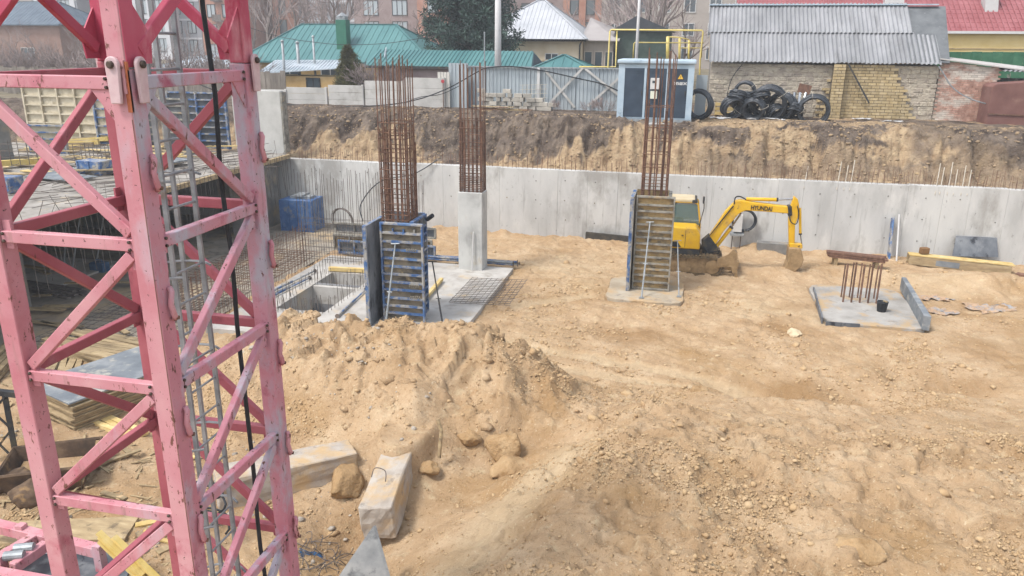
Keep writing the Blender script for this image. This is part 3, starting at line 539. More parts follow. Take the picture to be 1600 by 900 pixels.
o = MB().beam((4.12, 22.05, .1), (4.3, 25.1, .1), .04, .3).build('edge_form_board', PLYD); tag(o, 'thin dark form board along the left edge of the footing with five bars', 'board')
o = MB().beam((4.2, 21.93, .06), (5.1, 21.95, .06), .04, .26).build('edge_form_board', PLYD); tag(o, 'short dark form board at the front edge of the footing with five bars', 'board')
bk = root('builder_bucket', (5.95, 23.35, .16), 'black plastic bucket standing on the footing with five bars', 'bucket')
MB().lathe((5.95, 23.35, .16), [(.12, 0), (.125, .01), (.16, .29), (.165, .3), (.15, .3), (.145, .27), (.02, .2)], 18).build('body', BLACK, bk, smooth=True)
MB().tube([(5.95+.16*math.cos(t), 23.35+.16*math.sin(t)*.2, .46+.1*math.sin(t)) for t in [math.pi*k/10 for k in range(11)]], .006, 5).build('handle', STEEL, bk)
MB().obox((6.02, 23.35, .47), (.05, .14, .03), rz(.5)).build('rag', WOOD, bk)
# plastic film scraps on the sand, right
FILM = mat('dusty_plastic_film', ['#85868B', '#98999B', '#A8A39B'], 5, rough=.45, bump=.5, bscale=14, dirt=('#B8997A', 4, (.4, .52), None))
def film(cx, cy, sx, sy, ang, label, seed, name='plastic_film', matl=None, zf=None, cat='plastic film'):
    """crumpled sheet: ragged outline, creased relief resting on the ground"""
    nr, na = 11, 40; rr = random.Random(seed); zf = zf or (lambda u, v: ground(u, v, False)); c_, s_ = math.cos(ang), math.sin(ang); vv_ = []; ph = [rr.uniform(0, 6.28) for _ in range(5)]
    rad_ = [1+.28*math.sin(2*t+ph[0])+.2*math.sin(3*t+ph[1])+.14*math.sin(7*t+ph[2])+.1*math.sin(11*t+ph[3])+rr.uniform(-.1, .1) for t in [6.2832*k/na for k in range(na)]]
    for i in range(nr):
        for k in range(na):
            t = 6.2832*k/na; r_ = rad_[k]*(i+.15)/(nr-1+.15); x_, y_ = sx*r_*math.cos(t), sy*r_*math.sin(t); vv_.append((cx+c_*x_-s_*y_, cy+s_*x_+c_*y_))
    a_ = np.array(vv_); n1 = 1-4*np.abs(fbm(a_[:, 0]*4+seed, a_[:, 1]*4, 3, seed)); n2 = 1-4*np.abs(fbm(a_[:, 0]*9+seed, a_[:, 1]*9, 2, seed+3)); zz = zf(a_[:, 0], a_[:, 1])+.035+np.clip(.045*n1+.03*n2, -.05, .12)-.02
    m_ = MB(); m_.v = [(p[0], p[1], z_) for p, z_ in zip(vv_, zz)]; m_.f = [(i*na+k, i*na+(k+1) % na, (i+1)*na+(k+1) % na, (i+1)*na+k) for i in range(nr-1) for k in range(na)]+[tuple(range(na))]
    return tag(m_.build(name, matl or FILM), label, cat)
q = P(1450, 467); film(q.x, q.y, .55, .38, .2, 'crumpled grey plastic film nearest the blue grey form board', 3)
q = P(1462, 487); film(q.x, q.y, .6, .3, .4, 'flat dusty plastic film in front of the crumpled one', 5)
q = P(1545, 484); film(q.x, q.y, .6, .5, .6, 'large blue grey plastic film scrap farthest right on the sand', 9)
# ------------------------------------------------------------------ things along the foot of the retaining wall, right side
q0, q1 = P(914, 378), P(984, 384); o = MB().beam((q0.x, 30.25, .22), (q1.x+.2, 30.1, .17), .12, .3).build('timber_beam', mat('charred_timber', ['#3A3733', '#4B4740', '#5E574C'], 5, bump=.3)); tag(o, 'dark timber beam lying at the wall left of the excavator', 'beam')
o = MB().prism([(2.9, 29.8, .05), (4.15, 29.75, .05), (4.15, 30.1, .05), (2.9, 30.15, .05)], (0, 0, .42)).build('concrete_kerb', CONCG, bev=.02); tag(o, 'dark concrete kerb block lying at the wall behind the excavator bucket', 'block')
bu = root('steel_channel_bundle', (6.5, 28.9, .2), 'bundle of rusty brown steel channels lying right of the excavator', 'steel bundle')
c0, c1 = PV(1294, 398, 28.6), PV(1386, 408, 28.3)
for k in range(9):
    dz, dy = .07*(k % 3), .12*(k//3); a_ = Vector((c0.x+R.uniform(-.05, .05), 28.6+dy, c0.z-.05+dz)); b_ = Vector((c1.x+R.uniform(-.12, .08), 28.3+dy, c1.z-.05+dz)); MB().beam(a_, b_, .1, .055).build('channel', RUST, bu)
for k in (.15, .85):
    q = Vector((c0.x, 28.7, 0)).lerp(Vector((c1.x, 28.4, 0)), k); MB().box(q.x-.06, q.x+.06, q.y-.1, q.y+.35, gz(q.x, q.y)-.05, c0.z-.1).build('bearer', WOOD, bu)
a_, b_ = PV(1401, 411, 29.6), PV(1405, 335, 30.3); o = MB().tube([(a_.x, 29.6, a_.z-.1), b_], .03, 8).build('white_pipe', WPIPE); tag(o, 'thick white pipe leaning upright against the pit wall beside the blue panel', 'pipe')
a_, b_ = PV(1388, 409, 29.8), PV(1395, 340, 30.28); o = MB().beam((a_.x, 29.8, a_.z-.1), b_, .28, .06, (1, 0, 0)).build('steel_form', FRAMEB, bev=.008); tag(o, 'narrow blue steel form panel leaning on the pit wall beside the white pipe', 'panel')
a_ = PV(1488, 400, 29.9); b_ = PV(1560, 402, 29.9); c_ = PV(1558, 372, 30.3); d_ = PV(1494, 369, 30.3)
o = MB().prism([a_, b_, c_, d_], (0, .03, .01)).build('plywood_sheet', PLYD); tag(o, 'black plywood sheet leaning on the pit wall above the timber box beam', 'sheet')
bb = root('timber_box_beam', (10, 29.5, .1), 'long pale timber box beam lying at the right end of the pit wall', 'beam')
a_, b_ = PV(1420, 408, 29.3), PV(1582, 414, 29.0); a_.z = gz(a_.x, 29.3)+.2; b_.z = gz(b_.x, 29.)+.2
for dy, dz, h in ((0, 0, .32), (.35, 0, .32)): MB().beam(a_+Vector((0, dy, dz)), b_+Vector((0, dy, dz)), .05, h).build('side_board', WOOD, bb)
MB().beam(a_+Vector((0, .17, .18)), b_+Vector((.1, .17, .2)), .42, .035).build('lid_board', WOODY, bb); MB().beam(a_+Vector((.3, -.035, -.02)), a_.lerp(b_, .5)+Vector((0, -.035, -.02)), .012, .2).build('dark_patch_board', PLYF, bb)
q = PV(1443, 391, 29.6); o = MB().obox((q.x, 29.5, a_.z+.32), (.3, .2, .22), rz(.3)).build('wood_offcut', mat('brown_offcut', ['#7A5A3A', '#8E6C48'], 6, bump=.3), bev=.02); tag(o, 'small brown wood offcut sitting on the timber box beam', 'offcut')
o = MB().beam(P(1588, 428, .25), P(1640, 438, .25), .3, .08).build('rusty_plank', RUST); tag(o, 'rust brown plank at the right edge beside the timber box beam', 'plank')
# meter box with pipe coil against the wall, behind the excavator boom
mbx = root('meter_box', (2.2, 30.0, 0), 'white electric cabinet on thin legs against the wall behind the excavator boom', 'cabinet')
a_, b_ = PV(1145, 361, 30.1), PV(1161, 335, 30.1); MB().box(a_.x, b_.x, 29.95, 30.2, a_.z, b_.z).build('cabinet', WPIPE, mbx, bev=.01)
MB().box(a_.x-.1, b_.x+.1, 29.9, 30.3, a_.z-.14, a_.z-.06).build('shelf', STEEL, mbx)
for x in (a_.x, b_.x): MB().tube([(x, 30.1, 0), (x, 30.1, a_.z-.14)], .02, 5).build('leg', RUST2, mbx)
def coil(name, c, Rr, r, turns, n_ax, label, matl=HOSE, tilt=0, spread=.09, seed=1, grp='black pipe coils', nb=1):
    """a bundle of pipe turns; n_ax = axis the coil winds round"""
    rr = random.Random(seed); ax = Vector(n_ax).normalized(); q_ = Vector((0, 0, 1)).rotation_difference(ax); pts = []
    N_ = 22*turns; ph = rr.random()*6
    for i in range(N_+1):
        t = 2*math.pi*i/22; k = i/N_
        ra = Rr*(1+.05*math.sin(t*.37+ph)+.05*math.sin(t*1.13+ph*2))+rr.uniform(-.004, .004); h = spread*math.sin(t*.61+ph)+spread*.8*(k-.5)
        pts.append(Vector(c)+q_ @ Vector((ra*math.cos(t+ph), ra*math.sin(t+ph), h)))
    rt = root(name, c, label, 'pipe coil', grp); MB().tube(pts, r, 6).build('pipe', matl, rt, smooth=True)
    ring = MB()
    for k in range(nb):
        t = k*2.3+ph; ring = MB().tube([Vector(c)+q_ @ Vector(((Rr+(spread*.9+r)*math.cos(s))*math.cos(t), (Rr+(spread*.9+r)*math.cos(s))*math.sin(t), (spread*1.3+r)*math.sin(s))) for s in [6.283*j/10 for j in range(11)]], .008, 4); ring.build('binding', PAINTW, rt)
    return rt
q = PV(1163, 345, 30.15); coil('pipe_coil', (q.x, 30.2, q.z), .42, .035, 5, (0, 1, .1), 'black hose coil hanging on the white cabinet behind the excavator boom', seed=4, spread=.05)
# ------------------------------------------------------------------ concrete blocks, boulders and boards in the foreground trench
def rough_block(name, c, size, m, matl, label, cat, seed, amp=.02, cuts=5, grp=None):
    bm = bmesh.new(); bmesh.ops.create_cube(bm, size=1); bmesh.ops.subdivide_edges(bm, edges=bm.edges[:], cuts=cuts, use_grid_fill=True)
    rr = random.Random(seed)
    for v_ in bm.verts:
        p = Vector((v_.co.x*size[0], v_.co.y*size[1], v_.co.z*size[2])); e = sum(abs(abs(c_)-.5) < 1e-4 for c_ in v_.co)
        v_.co = p*(1-(.012 if e > 1 else 0))+Vector((rr.uniform(-amp, amp), rr.uniform(-amp, amp), rr.uniform(-amp, amp)))
    me = bpy.data.meshes.new(name); bm.to_mesh(me); bm.free(); me.materials.append(matl)
    o = link(bpy.data.objects.new(name, me)); o.matrix_world = Matrix.Translation(c) @ m.to_4x4(); md = o.modifiers.new('bevel', 'BEVEL'); md.width = .018; md.segments = 1; md.limit_method = 'ANGLE'; md.angle_limit = rad(40)
    return tag(o, label, cat, grp)
def along(a, b, up=(0, 0, 1)):
    d = (Vector(b)-Vector(a)).normalized(); s_ = d.cross(Vector(up)).normalized(); return Matrix((d, s_, s_.cross(d))).transposed()
a_, b_ = P(587, 787, .55), P(630, 688, .55)
dvec = (b_-a_).normalized()
rough_block('foundation_block', a_+dvec*1.2+Vector((0, 0, -.31)), (2.4, .56, .62), along(a_, b_+Vector((0, 0, .12)), (-.1, 0, 1)), BLOCKC, 'pale concrete foundation block tipped forward out of the sand heap', 'block', 5, .012)
a_, b_ = P(395, 770, .2), P(510, 745, .2)
rough_block('foundation_block', (a_+b_)/2+Vector((-.15, .2, .08)), (2.4, .6, .58), along(a_, b_) , BLOCKC, 'concrete foundation block lying half buried behind the right crane leg', 'block', 9, .015)
STONE = mat('sandstone', ['#A98B66', '#B99B74', '#C5AA84'], 2.5, bump=.9, bscale=16, bdist=.05, spec=.1, dirt=[('#957650', 5, (.55, .7), None), ('#AE8F68', 1.2, (.48, .6), None)])
def boulder(c, s, label, seed, matl=STONE, flat=.7, name='sandstone_boulder'):
    bm = bmesh.new(); bmesh.ops.create_icosphere(bm, subdivisions=4, radius=1); rr = random.Random(seed); pl = [(Vector((rr.gauss(0, 1), rr.gauss(0, 1), rr.gauss(0, 1))).normalized(), rr.uniform(.55, .9)) for _ in range(14)]
    cs = np.array([v_.co[:] for v_ in bm.verts]); nz = fbm(cs[:, 0]*1.9+cs[:, 2]+seed, cs[:, 1]*1.9-cs[:, 2], 6, seed, .62)
    for v_, n_ in zip(bm.verts, nz):
        p = v_.co.copy()
        for nn, d in pl:
            k = p.dot(nn)
            if k > d: p -= nn*(k-d)*.85
        p *= 1+.42*n_; v_.co = Vector((p.x*s[0], p.y*s[1], p.z*s[2]*flat))
    me = bpy.data.meshes.new(name); bm.to_mesh(me); bm.free(); me.materials.append(matl); me.polygons.foreach_set('use_smooth', [True]*len(me.polygons))
    o = link(bpy.data.objects.new(name, me)); o.location = c; o.rotation_euler = (0, 0, rr.uniform(0, 6)); return tag(o, label, 'boulder', 'sandstone lumps in the spoil')
def bol(px, py, s, label, seed, dz=.1, matl=STONE, flat=.7):
    z = .3
    for _ in range(6): q = P(px, py, z); z = gz(q.x, q.y)
    boulder((q.x, q.y, z+dz), s, label, seed, matl, flat)
bol(541, 764, (.52, .38, .42), 'large flat sandstone lump left of the tipped concrete block', 3, .12)
bol(790, 712, (.42, .32, .5), 'upright sandstone slab right of the sand heap', 8, .12, flat=.9)
bol(735, 708, (.3, .25, .25), 'sandstone lump behind the tipped block beside a wooden stake', 12, .08)
bol(668, 672, (.24, .2, .22), 'small sandstone lump on top of the tipped block end', 14, .1)
bol(1241, 528, (.2, .18, .26), 'pale round stone in front of the footing with five bars', 21, .1, mat('pale_stone', ['#D2BE9A', '#DECDAE'], 3, bump=.5, bscale=14))
bol(800, 640, (.45, .3, .35), 'sandstone chunk at the right end of the heap', 25, .05)
bol(1092, 612, (.22, .2, .2), 'sandstone lump at the end of the pale wheel track', 27, .05)
bol(1340, 855, (.35, .3, .25), 'low sandstone lump near the bottom right corner', 29, .02)
q = P(686, 700, .55); o = MB().tube([q-Vector((0, 0, .2)), q+Vector((.02, .1, .3)), q+Vector((-.06, .15, .5))], .035, 7).build('wooden_stake', WOOD); tag(o, 'short wooden stake sticking out of the heap behind the tipped block', 'stake')
# grey board standing at the bottom edge
t0, t1, t2, t3 = P(583, 822, .95), P(609, 915, .55), P(570, 980, .0), P(495, 950, .35)
o = MB().prism([t0, t1, t2, t3], (.03, .03, 0)).build('leaning_board', mat('grey_board', ['#6F706F', '#8B8B88', '#A3A19B'], 2.2, bump=.15, dirt=('#5A5A5A', 4, (.55, .7), (1, 1, .3)))); tag(o, 'grey board standing on its corner at the bottom edge in front of the tipped block', 'board')
BLUEP = mat('blue_plastic', ['#2A4C70', '#41688E'], 8, rough=.4, bump=.3)
q = P(487, 853, .1); film(q.x, q.y, .22, .1, .3, 'blue plastic scrap on the rubble right of the crane mast', 31, 'plastic_scrap', BLUEP)
# cable from hook of block
q = P(590, 752, .62); o = MB().tube(cate([q+Vector((-.15, .1, 0)), q+Vector((-.1, .15, .15)), q+Vector((.08, .15, .12)), q+Vector((.12, .05, -.02))], 6), .009, 5).build('lifting_loop', RUST2); tag(o, 'bent wire lifting loop on top of the tipped concrete block', 'wire')
# ------------------------------------------------------------------ blue props lying about, timber by the column
def lying_prop(a, b, label, grp='blue steel props lying on the slab', r=.035):
    rt = root('blue_steel_prop', a, label, 'prop', grp); a, b = Vector(a), Vector(b); m_ = a.lerp(b, .6)
    MB().tube([a, m_], r, 8).build('outer_tube', FRAMEB, rt, smooth=True); MB().tube([m_, b], r*.75, 8).build('inner_tube', STEEL if R.random() < .3 else FRAMEB, rt, smooth=True)
    d = (b-a).normalized()
    for p in (a, b): MB().tube([p-d*.006, p+d*.006], r*2, 8).build('end_plate', RUST2, rt)
lying_prop(P(398, 468, .28), P(492, 423, .28), 'blue prop lying left of the lift pits, rear one of the pair')
lying_prop(P(402, 474, .27), P(484, 434, .27), 'blue prop lying left of the lift pits, front one of the pair')
lying_prop(P(527, 494, .26), P(572, 452, .26), 'blue prop lying between the lift pit and the blue framed formwork')
for k in range(7):
    lying_prop((-9.0+R.uniform(-.15, .1), 25.25+.09*(k % 4), .25+.08*(k//4)), (-5.5+R.uniform(-.15, .15), 24.95+.09*(k % 4)+.25, .25+.08*(k//4)), 'blue steel prop in the bundle lying behind the grey concrete column', 'blue props bundled behind the column')
q0, q1 = P(664, 466, .3), P(690, 436, .3); o = MB().beam(q0, q1, .12, .1).build('timber_baulk', WOODY, bev=.008); tag(o, 'pale timber baulk just right of the blue framed formwork', 'timber')
q0, q1 = P(512, 421, .3), P(562, 423, .3); o = MB().beam(q0+Vector((0, .1, 0)), q1+Vector((.3, .1, 0)), .12, .14).build('timber_baulk', WOODY, bev=.008); tag(o, 'pale timber baulk along the far edge of the rear lift pit', 'timber')
# stack of formwork panels behind the cages
st = root('edge_formwork', (-10.5, 25.8, .2), 'long grey formwork panel on edge behind the tall wall cage, dark sheets on top', 'formwork')
def lay_panel(rt, x0, x1, v, z0, h, fm, pm, n):
    MB().box(x0, x1, v, v+.02, z0+.04, z0+h-.04).build('plywood_face', pm, rt)
    f = MB().box(x0, x1, v-.09, v-.002, z0, z0+.06).box(x0, x1, v-.09, v-.002, z0+h-.06, z0+h).box(x0, x0+.06, v-.088, v-.003, z0+.06, z0+h-.06).box(x1-.06, x1, v-.088, v-.003, z0+.06, z0+h-.06); f.build('panel_frame', fm, rt)
    for k in range(1, n): x = x0+(x1-x0)*k/n; MB().box(x-.02, x+.02, v-.08, v-.004, z0+.06, z0+h-.06).build('rib', fm, rt)
lay_panel(st, -12.4, -8.6, 25.6, .25, .62, FRAMEG, PLYI, 6); lay_panel(st, -12.4, -8.5, 25.75, .87, .4, FRAMEG, PLYD, 5)
st = root('edge_formwork', (-10.5, 25.2, .2), 'blue edged formwork panel on edge in front of the long grey one', 'formwork'); lay_panel(st, -12.1, -8.4, 25.35, .22, .5, FRAMEB, PLYD, 6)
# ------------------------------------------------------------------ mini excavator (faces +x)
ex = root('excavator', (.3, 27.1, 0), 'yellow mini excavator with its boom raised, standing behind the ochre formwork', 'excavator')
EZ = .04
def stadium(u0, u1, z0, z1, n=10):
    r = (z1-z0)/2; out = []
    for k in range(n+1): a = -math.pi/2+math.pi*k/n; out.append((u1-r+r*math.cos(a), z0+r+r*math.sin(a)))
    for k in range(n+1): a = math.pi/2+math.pi*k/n; out.append((u0+r+r*math.cos(a), z0+r+r*math.sin(a)))
    return out
for v0 in (26.2, 27.6):
    tr = MB(); outer = stadium(-1.05, 1.5, EZ, .66+EZ); inner = stadium(-.98, 1.43, EZ+.07, .59+EZ); n = len(outer)
    vs_ = [(x, y, z) for y in (v0, v0+.4) for x, z in outer]+[(x, y, z) for y in (v0, v0+.4) for x, z in inner]
    fs = []
    for i in range(n):
        j = (i+1) % n; fs += [(i, j, n+j, n+i), (2*n+i, 3*n+i, 3*n+j, 2*n+j), (i, 2*n+i, 2*n+j, j), (n+i, n+j, 3*n+j, 3*n+i)]
    tk = tr.add(vs_, fs).build('track', TRACK, ex)
    MB().prism([(x, v0+.06, z) for x, z in stadium(-.97, 1.42, EZ+.075, .585+EZ)], (0, .28, 0)).build('track_frame', MUD, tk)
    for x in (-.72, 1.17): MB().lathe((x, v0+.02, .33+EZ), [(.24, 0), (.24, .03), (.1, .04)], 18, (0, -1, 0)).build('sprocket', MUD, tk)
    for k in range(4): MB().lathe((-.3+.35*k, v0+.03, .17+EZ), [(.09, 0), (.09, .02), (.03, .03)], 12, (0, -1, 0)).build('roller', MUD, tk)
    sh, _ = MB().obox((0, 0, 0), (.07, .42, .035)).mesh('track_shoe', TRACK, origin=(0, 0, 0))
    P_ = [Vector((x, 0, z)) for x, z in stadium(-1.07, 1.52, EZ-.02, .68+EZ, 14)]; P_.append(P_[0]); acc = 0
    for a_, b_ in zip(P_[:-1], P_[1:]):
        L_ = (b_-a_).length; m_ = max(1, round(L_/.125)) if L_ > .1 else (1 if acc == 0 else 0); acc = (acc+1) % 2 if L_ <= .1 else 0
        for k in range(m_):
            q = a_.lerp(b_, (k+.5)/m_); d = (b_-a_); inst('track_shoe', sh, (q.x, v0+.2, q.z), (0, -math.atan2(d.z, d.x), 0), tk)
MB().box(-.5, 1.0, 26.6, 27.6, .3, .62).build('undercarriage', MUD, ex, bev=.03)
MB().lathe((.2, 27.1, .6), [(.55, 0), (.55, .16), (.5, .2)], 24).build('slew_ring', MACH, ex)
b0 = PV(1093, 392, 26.35); b1 = PV(1091, 356, 26.35); zb, zt = .8, b1.z
XR = b0.x
MB().prism([(x, 26.32, z) for x, z in ((-1.15, .74), (XR, .74), (XR, .92), (-1.25, .92))], (0, 1.6, 0)).build('house_floor', MACH, ex)
body = MB().prism([(x, 26.3, z) for x, z in ((-1.15, .92), (XR, .92), (XR-.02, zt-.25), (XR-.16, zt), (-1.05, zt), (-1.3, zt-.2), (-1.32, 1.1))], (0, .78, 0)).build('engine_cover', YEL, ex, bev=.05)
MB().prism([(x, 27.1, z) for x, z in ((-1.15, .92), (-.3, .92), (-.3, zt), (-1.05, zt), (-1.3, zt-.2), (-1.32, 1.1))], (0, .8, 0)).build('counterweight', YEL, ex, bev=.05)
xl = PV(1071, 370, 26.3).x
MB().box(xl-.006, xl+.006, 26.293, 26.302, .98, zt-.1).build('cover_seam', MACH, body); MB().prism([(x, 26.29, z) for x, z in ((xl-.55, .98), (xl-.12, .98), (xl-.25, 1.17), (xl-.5, 1.17))], (0, .012, 0)).build('vent_decal', BLACK, body)
MB().obox((xl-.1, 26.28, 1.4), (.06, .03, .03)).build('latch', MACH, body)
# cab
c0 = PV(1092, 354, 27.12); ct = PV(1080, 311, 27.12).z; cx1 = c0.x+.02; cx0 = cx1-1.15; cz0 = .92; v0, v1 = 27.12, 28.0
cabf = MB()
prof = [(cx1, cz0), (cx1+.02, 1.6), (cx1-.10, ct-.18), (cx1-.22, ct-.12), (cx0+.05, ct-.12), (cx0, ct-.25), (cx0, cz0)]
for v in (v0, v1-.05):
    for (x0, z0), (x1, z1), w_ in ((prof[0], prof[1], .07), (prof[1], prof[2], .06), (prof[2], prof[3], .06), (prof[3], prof[4], .07), (prof[4], prof[5], .06), (prof[5], prof[6], .08)):
        cabf.beam((x0, v+.025, z0), (x1, v+.025, z1), .05, w_, (0, 1, 0))
cb = cabf.build('cab_frame', YEL, ex, bev=.012)
MB().prism([(x, v0+.01, z) for x, z in ((cx1-.02, cz0), (cx1, 1.56), (cx0, 1.56), (cx0, cz0))], (0, .86, 0)).build('cab_base', YEL, ex, bev=.02)
MB().prism([(x, v0-.02, z) for x, z in ((cx1-.16, ct-.13), (cx1-.2, ct-.02), (cx1-.3, ct), (cx0+.1, ct), (cx0+.02, ct-.05), (cx0, ct-.13))], (0, .92, 0)).build('cab_roof', CABT, ex, bev=.04)
MB().box(cx1-.32, cx1-.14, v0-.03, v0+.9, ct-.14, ct-.02).build('roof_visor', MACH, cb, bev=.03)
MB().prism([(x, v0+.02, z) for x, z in ((cx1-.03, 1.6), (cx1-.13, ct-.2), (cx0+.06, ct-.2), (cx0+.04, 1.6))], (0, .012, 0)).build('side_window', GLASSC, cb)
MB().prism([(x, v1-.04, z) for x, z in ((cx1-.03, 1.6), (cx1-.13, ct-.2), (cx0+.06, ct-.2), (cx0+.04, 1.6))], (0, .012, 0)).build('side_window', GLASSC, cb)
MB().prism([(cx1-.02, v0+.06, 1.6), (cx1-.02, v1-.06, 1.6), (cx1-.11, v1-.06, ct-.2), (cx1-.11, v0+.06, ct-.2)], (-.012, 0, 0)).build('front_window', GLASSC, cb)
MB().box(cx0+.25, cx0+.6, 27.35, 27.8, 1.2, 1.7).box(cx0+.2, cx0+.32, 27.35, 27.8, 1.7, 2.25).build('seat', BLACK, ex, bev=.04)
MB().tube([(cx1-.3, 27.3, 1.5), (cx1-.32, 27.3, 1.95)], .012, 6).build('lever', BLACK, ex)
MB().tube([(cx1-.02, v0-.03, 1.55), (cx1+.1, v0-.05, 2.2), (cx1+.08, v0-.06, 2.55)], .018, 6).build('mirror_arm', MACH, ex); MB().obox((cx1+.07, v0-.07, 2.5), (.05, .12, .26), rz(.2)).build('mirror', MACH, ex, bev=.02)
# boom, stick, bucket: silhouettes at the machine's own distance, with real width
VB = 26.98
def sil(pts, v, w_, name, matl, bev=.02, par=ex): return MB().prism([PV(px, py, v) for px, py in pts], (0, w_, 0)).build(name, matl, par, bev=bev)
boom = sil([(1105, 374), (1133, 331), (1146, 318), (1151, 314), (1158, 313), (1180, 317), (1231, 323), (1233, 334), (1197, 331), (1165, 329), (1155, 334), (1131, 361), (1117, 384), (1109, 380)], VB, .26, 'boom', YEL)
sil([(1096, 378), (1108, 368), (1122, 388), (1122, 396), (1098, 398)], VB-.08, .42, 'swing_bracket', MACH)
stick = sil([(1241, 307), (1247, 312), (1249, 322), (1247, 340), (1242.5, 352), (1241.5, 387), (1233, 387), (1232, 345), (1234, 326)], VB+.02, .2, 'stick', YEL)
sil([(1231, 322), (1237, 322), (1238, 337), (1232, 339)], VB-.03, .3, 'boom_pin_boss', MACH, par=boom)
def cyl(a, m, b, v, r, name='hydraulic_cylinder'):
    a, m, b = PV(*a, v), PV(*m, v), PV(*b, v); c_ = MB().tube([a, m], r, 12).build(name, YEL, ex, smooth=False); MB().tube([m, b], r*.5, 10).build('piston_rod', CHROME, c_); MB().lathe(m, [(r*1.12, -.04), (r*1.12, .02)], 12, m-a).build('gland', MACH, c_)
cyl((1166, 311), (1215, 312), (1243, 311), VB+.12, .06); cyl((1117, 388), (1143, 355), (1158, 333), VB+.13, .065); cyl((1250, 325), (1250.5, 366), (1253, 384), VB+.12, .045)
for k in range(5):
    o_ = .05*k; MB().tube(cate([PV(1100+k, 384, VB+.05+o_), PV(1106+k, 372-k, VB-.02+o_), PV(1122, 352-k, VB-.03+o_*.6), PV(1146, 322-k*.6, VB-.03+o_*.5)], 6), .014, 5).build('hydraulic_hose', BLACK, ex)
MB().tube(cate([PV(1147, 319, VB), PV(1149, 309, VB), PV(1156, 307, VB+.05), PV(1166, 312, VB+.1)], 6), .022, 6).build('hydraulic_hose', BLACK, ex)
MB().tube(cate([PV(1233, 326, VB-.03), PV(1235, 345, VB-.06), PV(1244, 350, VB-.05), PV(1248, 336, VB), PV(1246, 322, VB)], 6), .018, 6).build('hydraulic_hose', BLACK, ex)
for px, py, q in ((1106, 390, .0), (1112, 392, .1), (1120, 393, .2)): MB().tube(cate([PV(1100, 386, VB-.1+q), PV(px, py+3, VB-.14+q), PV(1124, 392, VB-.05+q)], 5), .018, 5).build('hydraulic_hose', BLACK, ex)
MB().tube([PV(1248, 384, VB), PV(1248, 384, VB+.26)], .04, 8).build('linkage_pin', MACH, ex); sil([(1234, 380), (1254, 382), (1254, 389), (1234, 388)], VB, .24, 'bucket_link', YEL)
bp = [(1233, 388), (1252, 389), (1256, 406), (1252, 417), (1236, 430), (1224, 427), (1231, 410)]
bk_ = sil(bp, VB-.18, .62, 'bucket', MUD, .025)
for k in range(4): q = PV(1226, 427, VB-.14+.17*k); MB().beam(q, PV(1217, 429, VB-.14+.17*k), .06, .035).build('bucket_tooth', MACH, bk_)
# dozer blade
q = PV(1150, 424, 26.15); bl = MB().prism([(q.x-.02, 26.1, .0), (q.x+.12, 26.1, .03), (q.x+.02, 26.1, .3), (q.x+.08, 26.1, .62), (q.x-.0, 26.1, .62), (q.x-.06, 26.1, .3)], (0, 2.0, 0)).build('dozer_blade', MUD, ex, bev=.012)
for v in (26.5, 27.55): MB().beam((1.0, v, .36), (q.x-.02, v, .3), .12, .16).build('blade_arm', MUD, bl)
MB().prism([PV(px, py, 26.09) for px, py in ((1119, 418), (1121, 405), (1138, 398), (1146, 390), (1152, 396), (1152, 426), (1144, 427), (1143, 417))], (0, .05, 0)).build('blade_end_plate', MUD, bl)
def text(s, size, loc, rot, matl, parent, name='lettering', ext=.003, bold=0):
    cu = bpy.data.curves.new(name, 'FONT'); cu.body = s; cu.size = size; cu.extrude = ext; cu.align_x = 'CENTER'; cu.align_y = 'CENTER'; cu.offset = bold
    ob = bpy.data.objects.new(name, cu); S.collection.objects.link(ob); bpy.context.view_layer.update()
    me = bpy.data.meshes.new_from_object(ob.evaluated_get(bpy.context.evaluated_depsgraph_get())); bpy.data.objects.remove(ob); me.materials.clear(); me.materials.append(matl)
    o = link(bpy.data.objects.new(name, me)); o.parent = parent; o.location = Vector(loc)-wloc(parent); o.rotation_euler = rot; return o
l0, l1 = PV(1175, 324.5, VB-.006), PV(1205, 327, VB-.006)
tx = text('HYUNDAI', .2, ((l0.x+l1.x)/2, VB-.008, (l0.z+l1.z)/2), (math.pi/2, math.atan2(l0.z-l1.z, l1.x-l0.x), 0), BLACK, boom, bold=.006); tx.scale = (.78, 1, 1)
# ------------------------------------------------------------------ tower crane mast
MU0, MU1, MV0, MV1, LW = -5.41, -3.88, 4.92, 6.63, .163
mast = root('crane_mast', ((MU0+MU1)/2, (MV0+MV1)/2, 0), 'pink and crimson lattice tower crane mast filling the left foreground', 'crane mast')
JZ = 7.40; NODES = [7.3-1.2*k for k in range(7)]; TOPZ = 11.0
corn = {'L': (MU0, MV0), 'C': (MU1-LW, MV0), 'R': (MU1-LW, MV1-LW), 'B': (MU0, MV1-LW)}
ctr = Vector(((MU0+MU1)/2, (MV0+MV1)/2, 0))
for k, (x, y) in corn.items():
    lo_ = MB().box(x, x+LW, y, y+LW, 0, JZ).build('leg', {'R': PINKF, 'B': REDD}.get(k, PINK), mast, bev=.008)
    if k == 'C': MB().box(x+LW, x+LW+.002, y+.004, y+LW-.004, .05, JZ-.01).build('side_skin', PINKF, lo_); MB().box(x+LW-.012, x+LW-.007, y-.0025, y, .05, JZ-.35).build('weld_seam', RUST, lo_)
    lg_ = MB().box(x+.006, x+LW-.006, y+.006, y+LW-.006, JZ+.006, TOPZ).build('leg', PINK if k in 'CL' else REDP, mast, bev=.008)
    if k in 'CL': MB().box(x+LW-.005, x+LW, y+.012, y+LW-.012, JZ+.012, TOPZ).build('side_plate', REDP, lg_)  # added crimson plate paints the shaded side onto the pale upper legs
    MB().box(x-.08, x+LW+.08, y-.08, y+LW+.08, -.25, .04).build('foot_plate', RUST, mast)
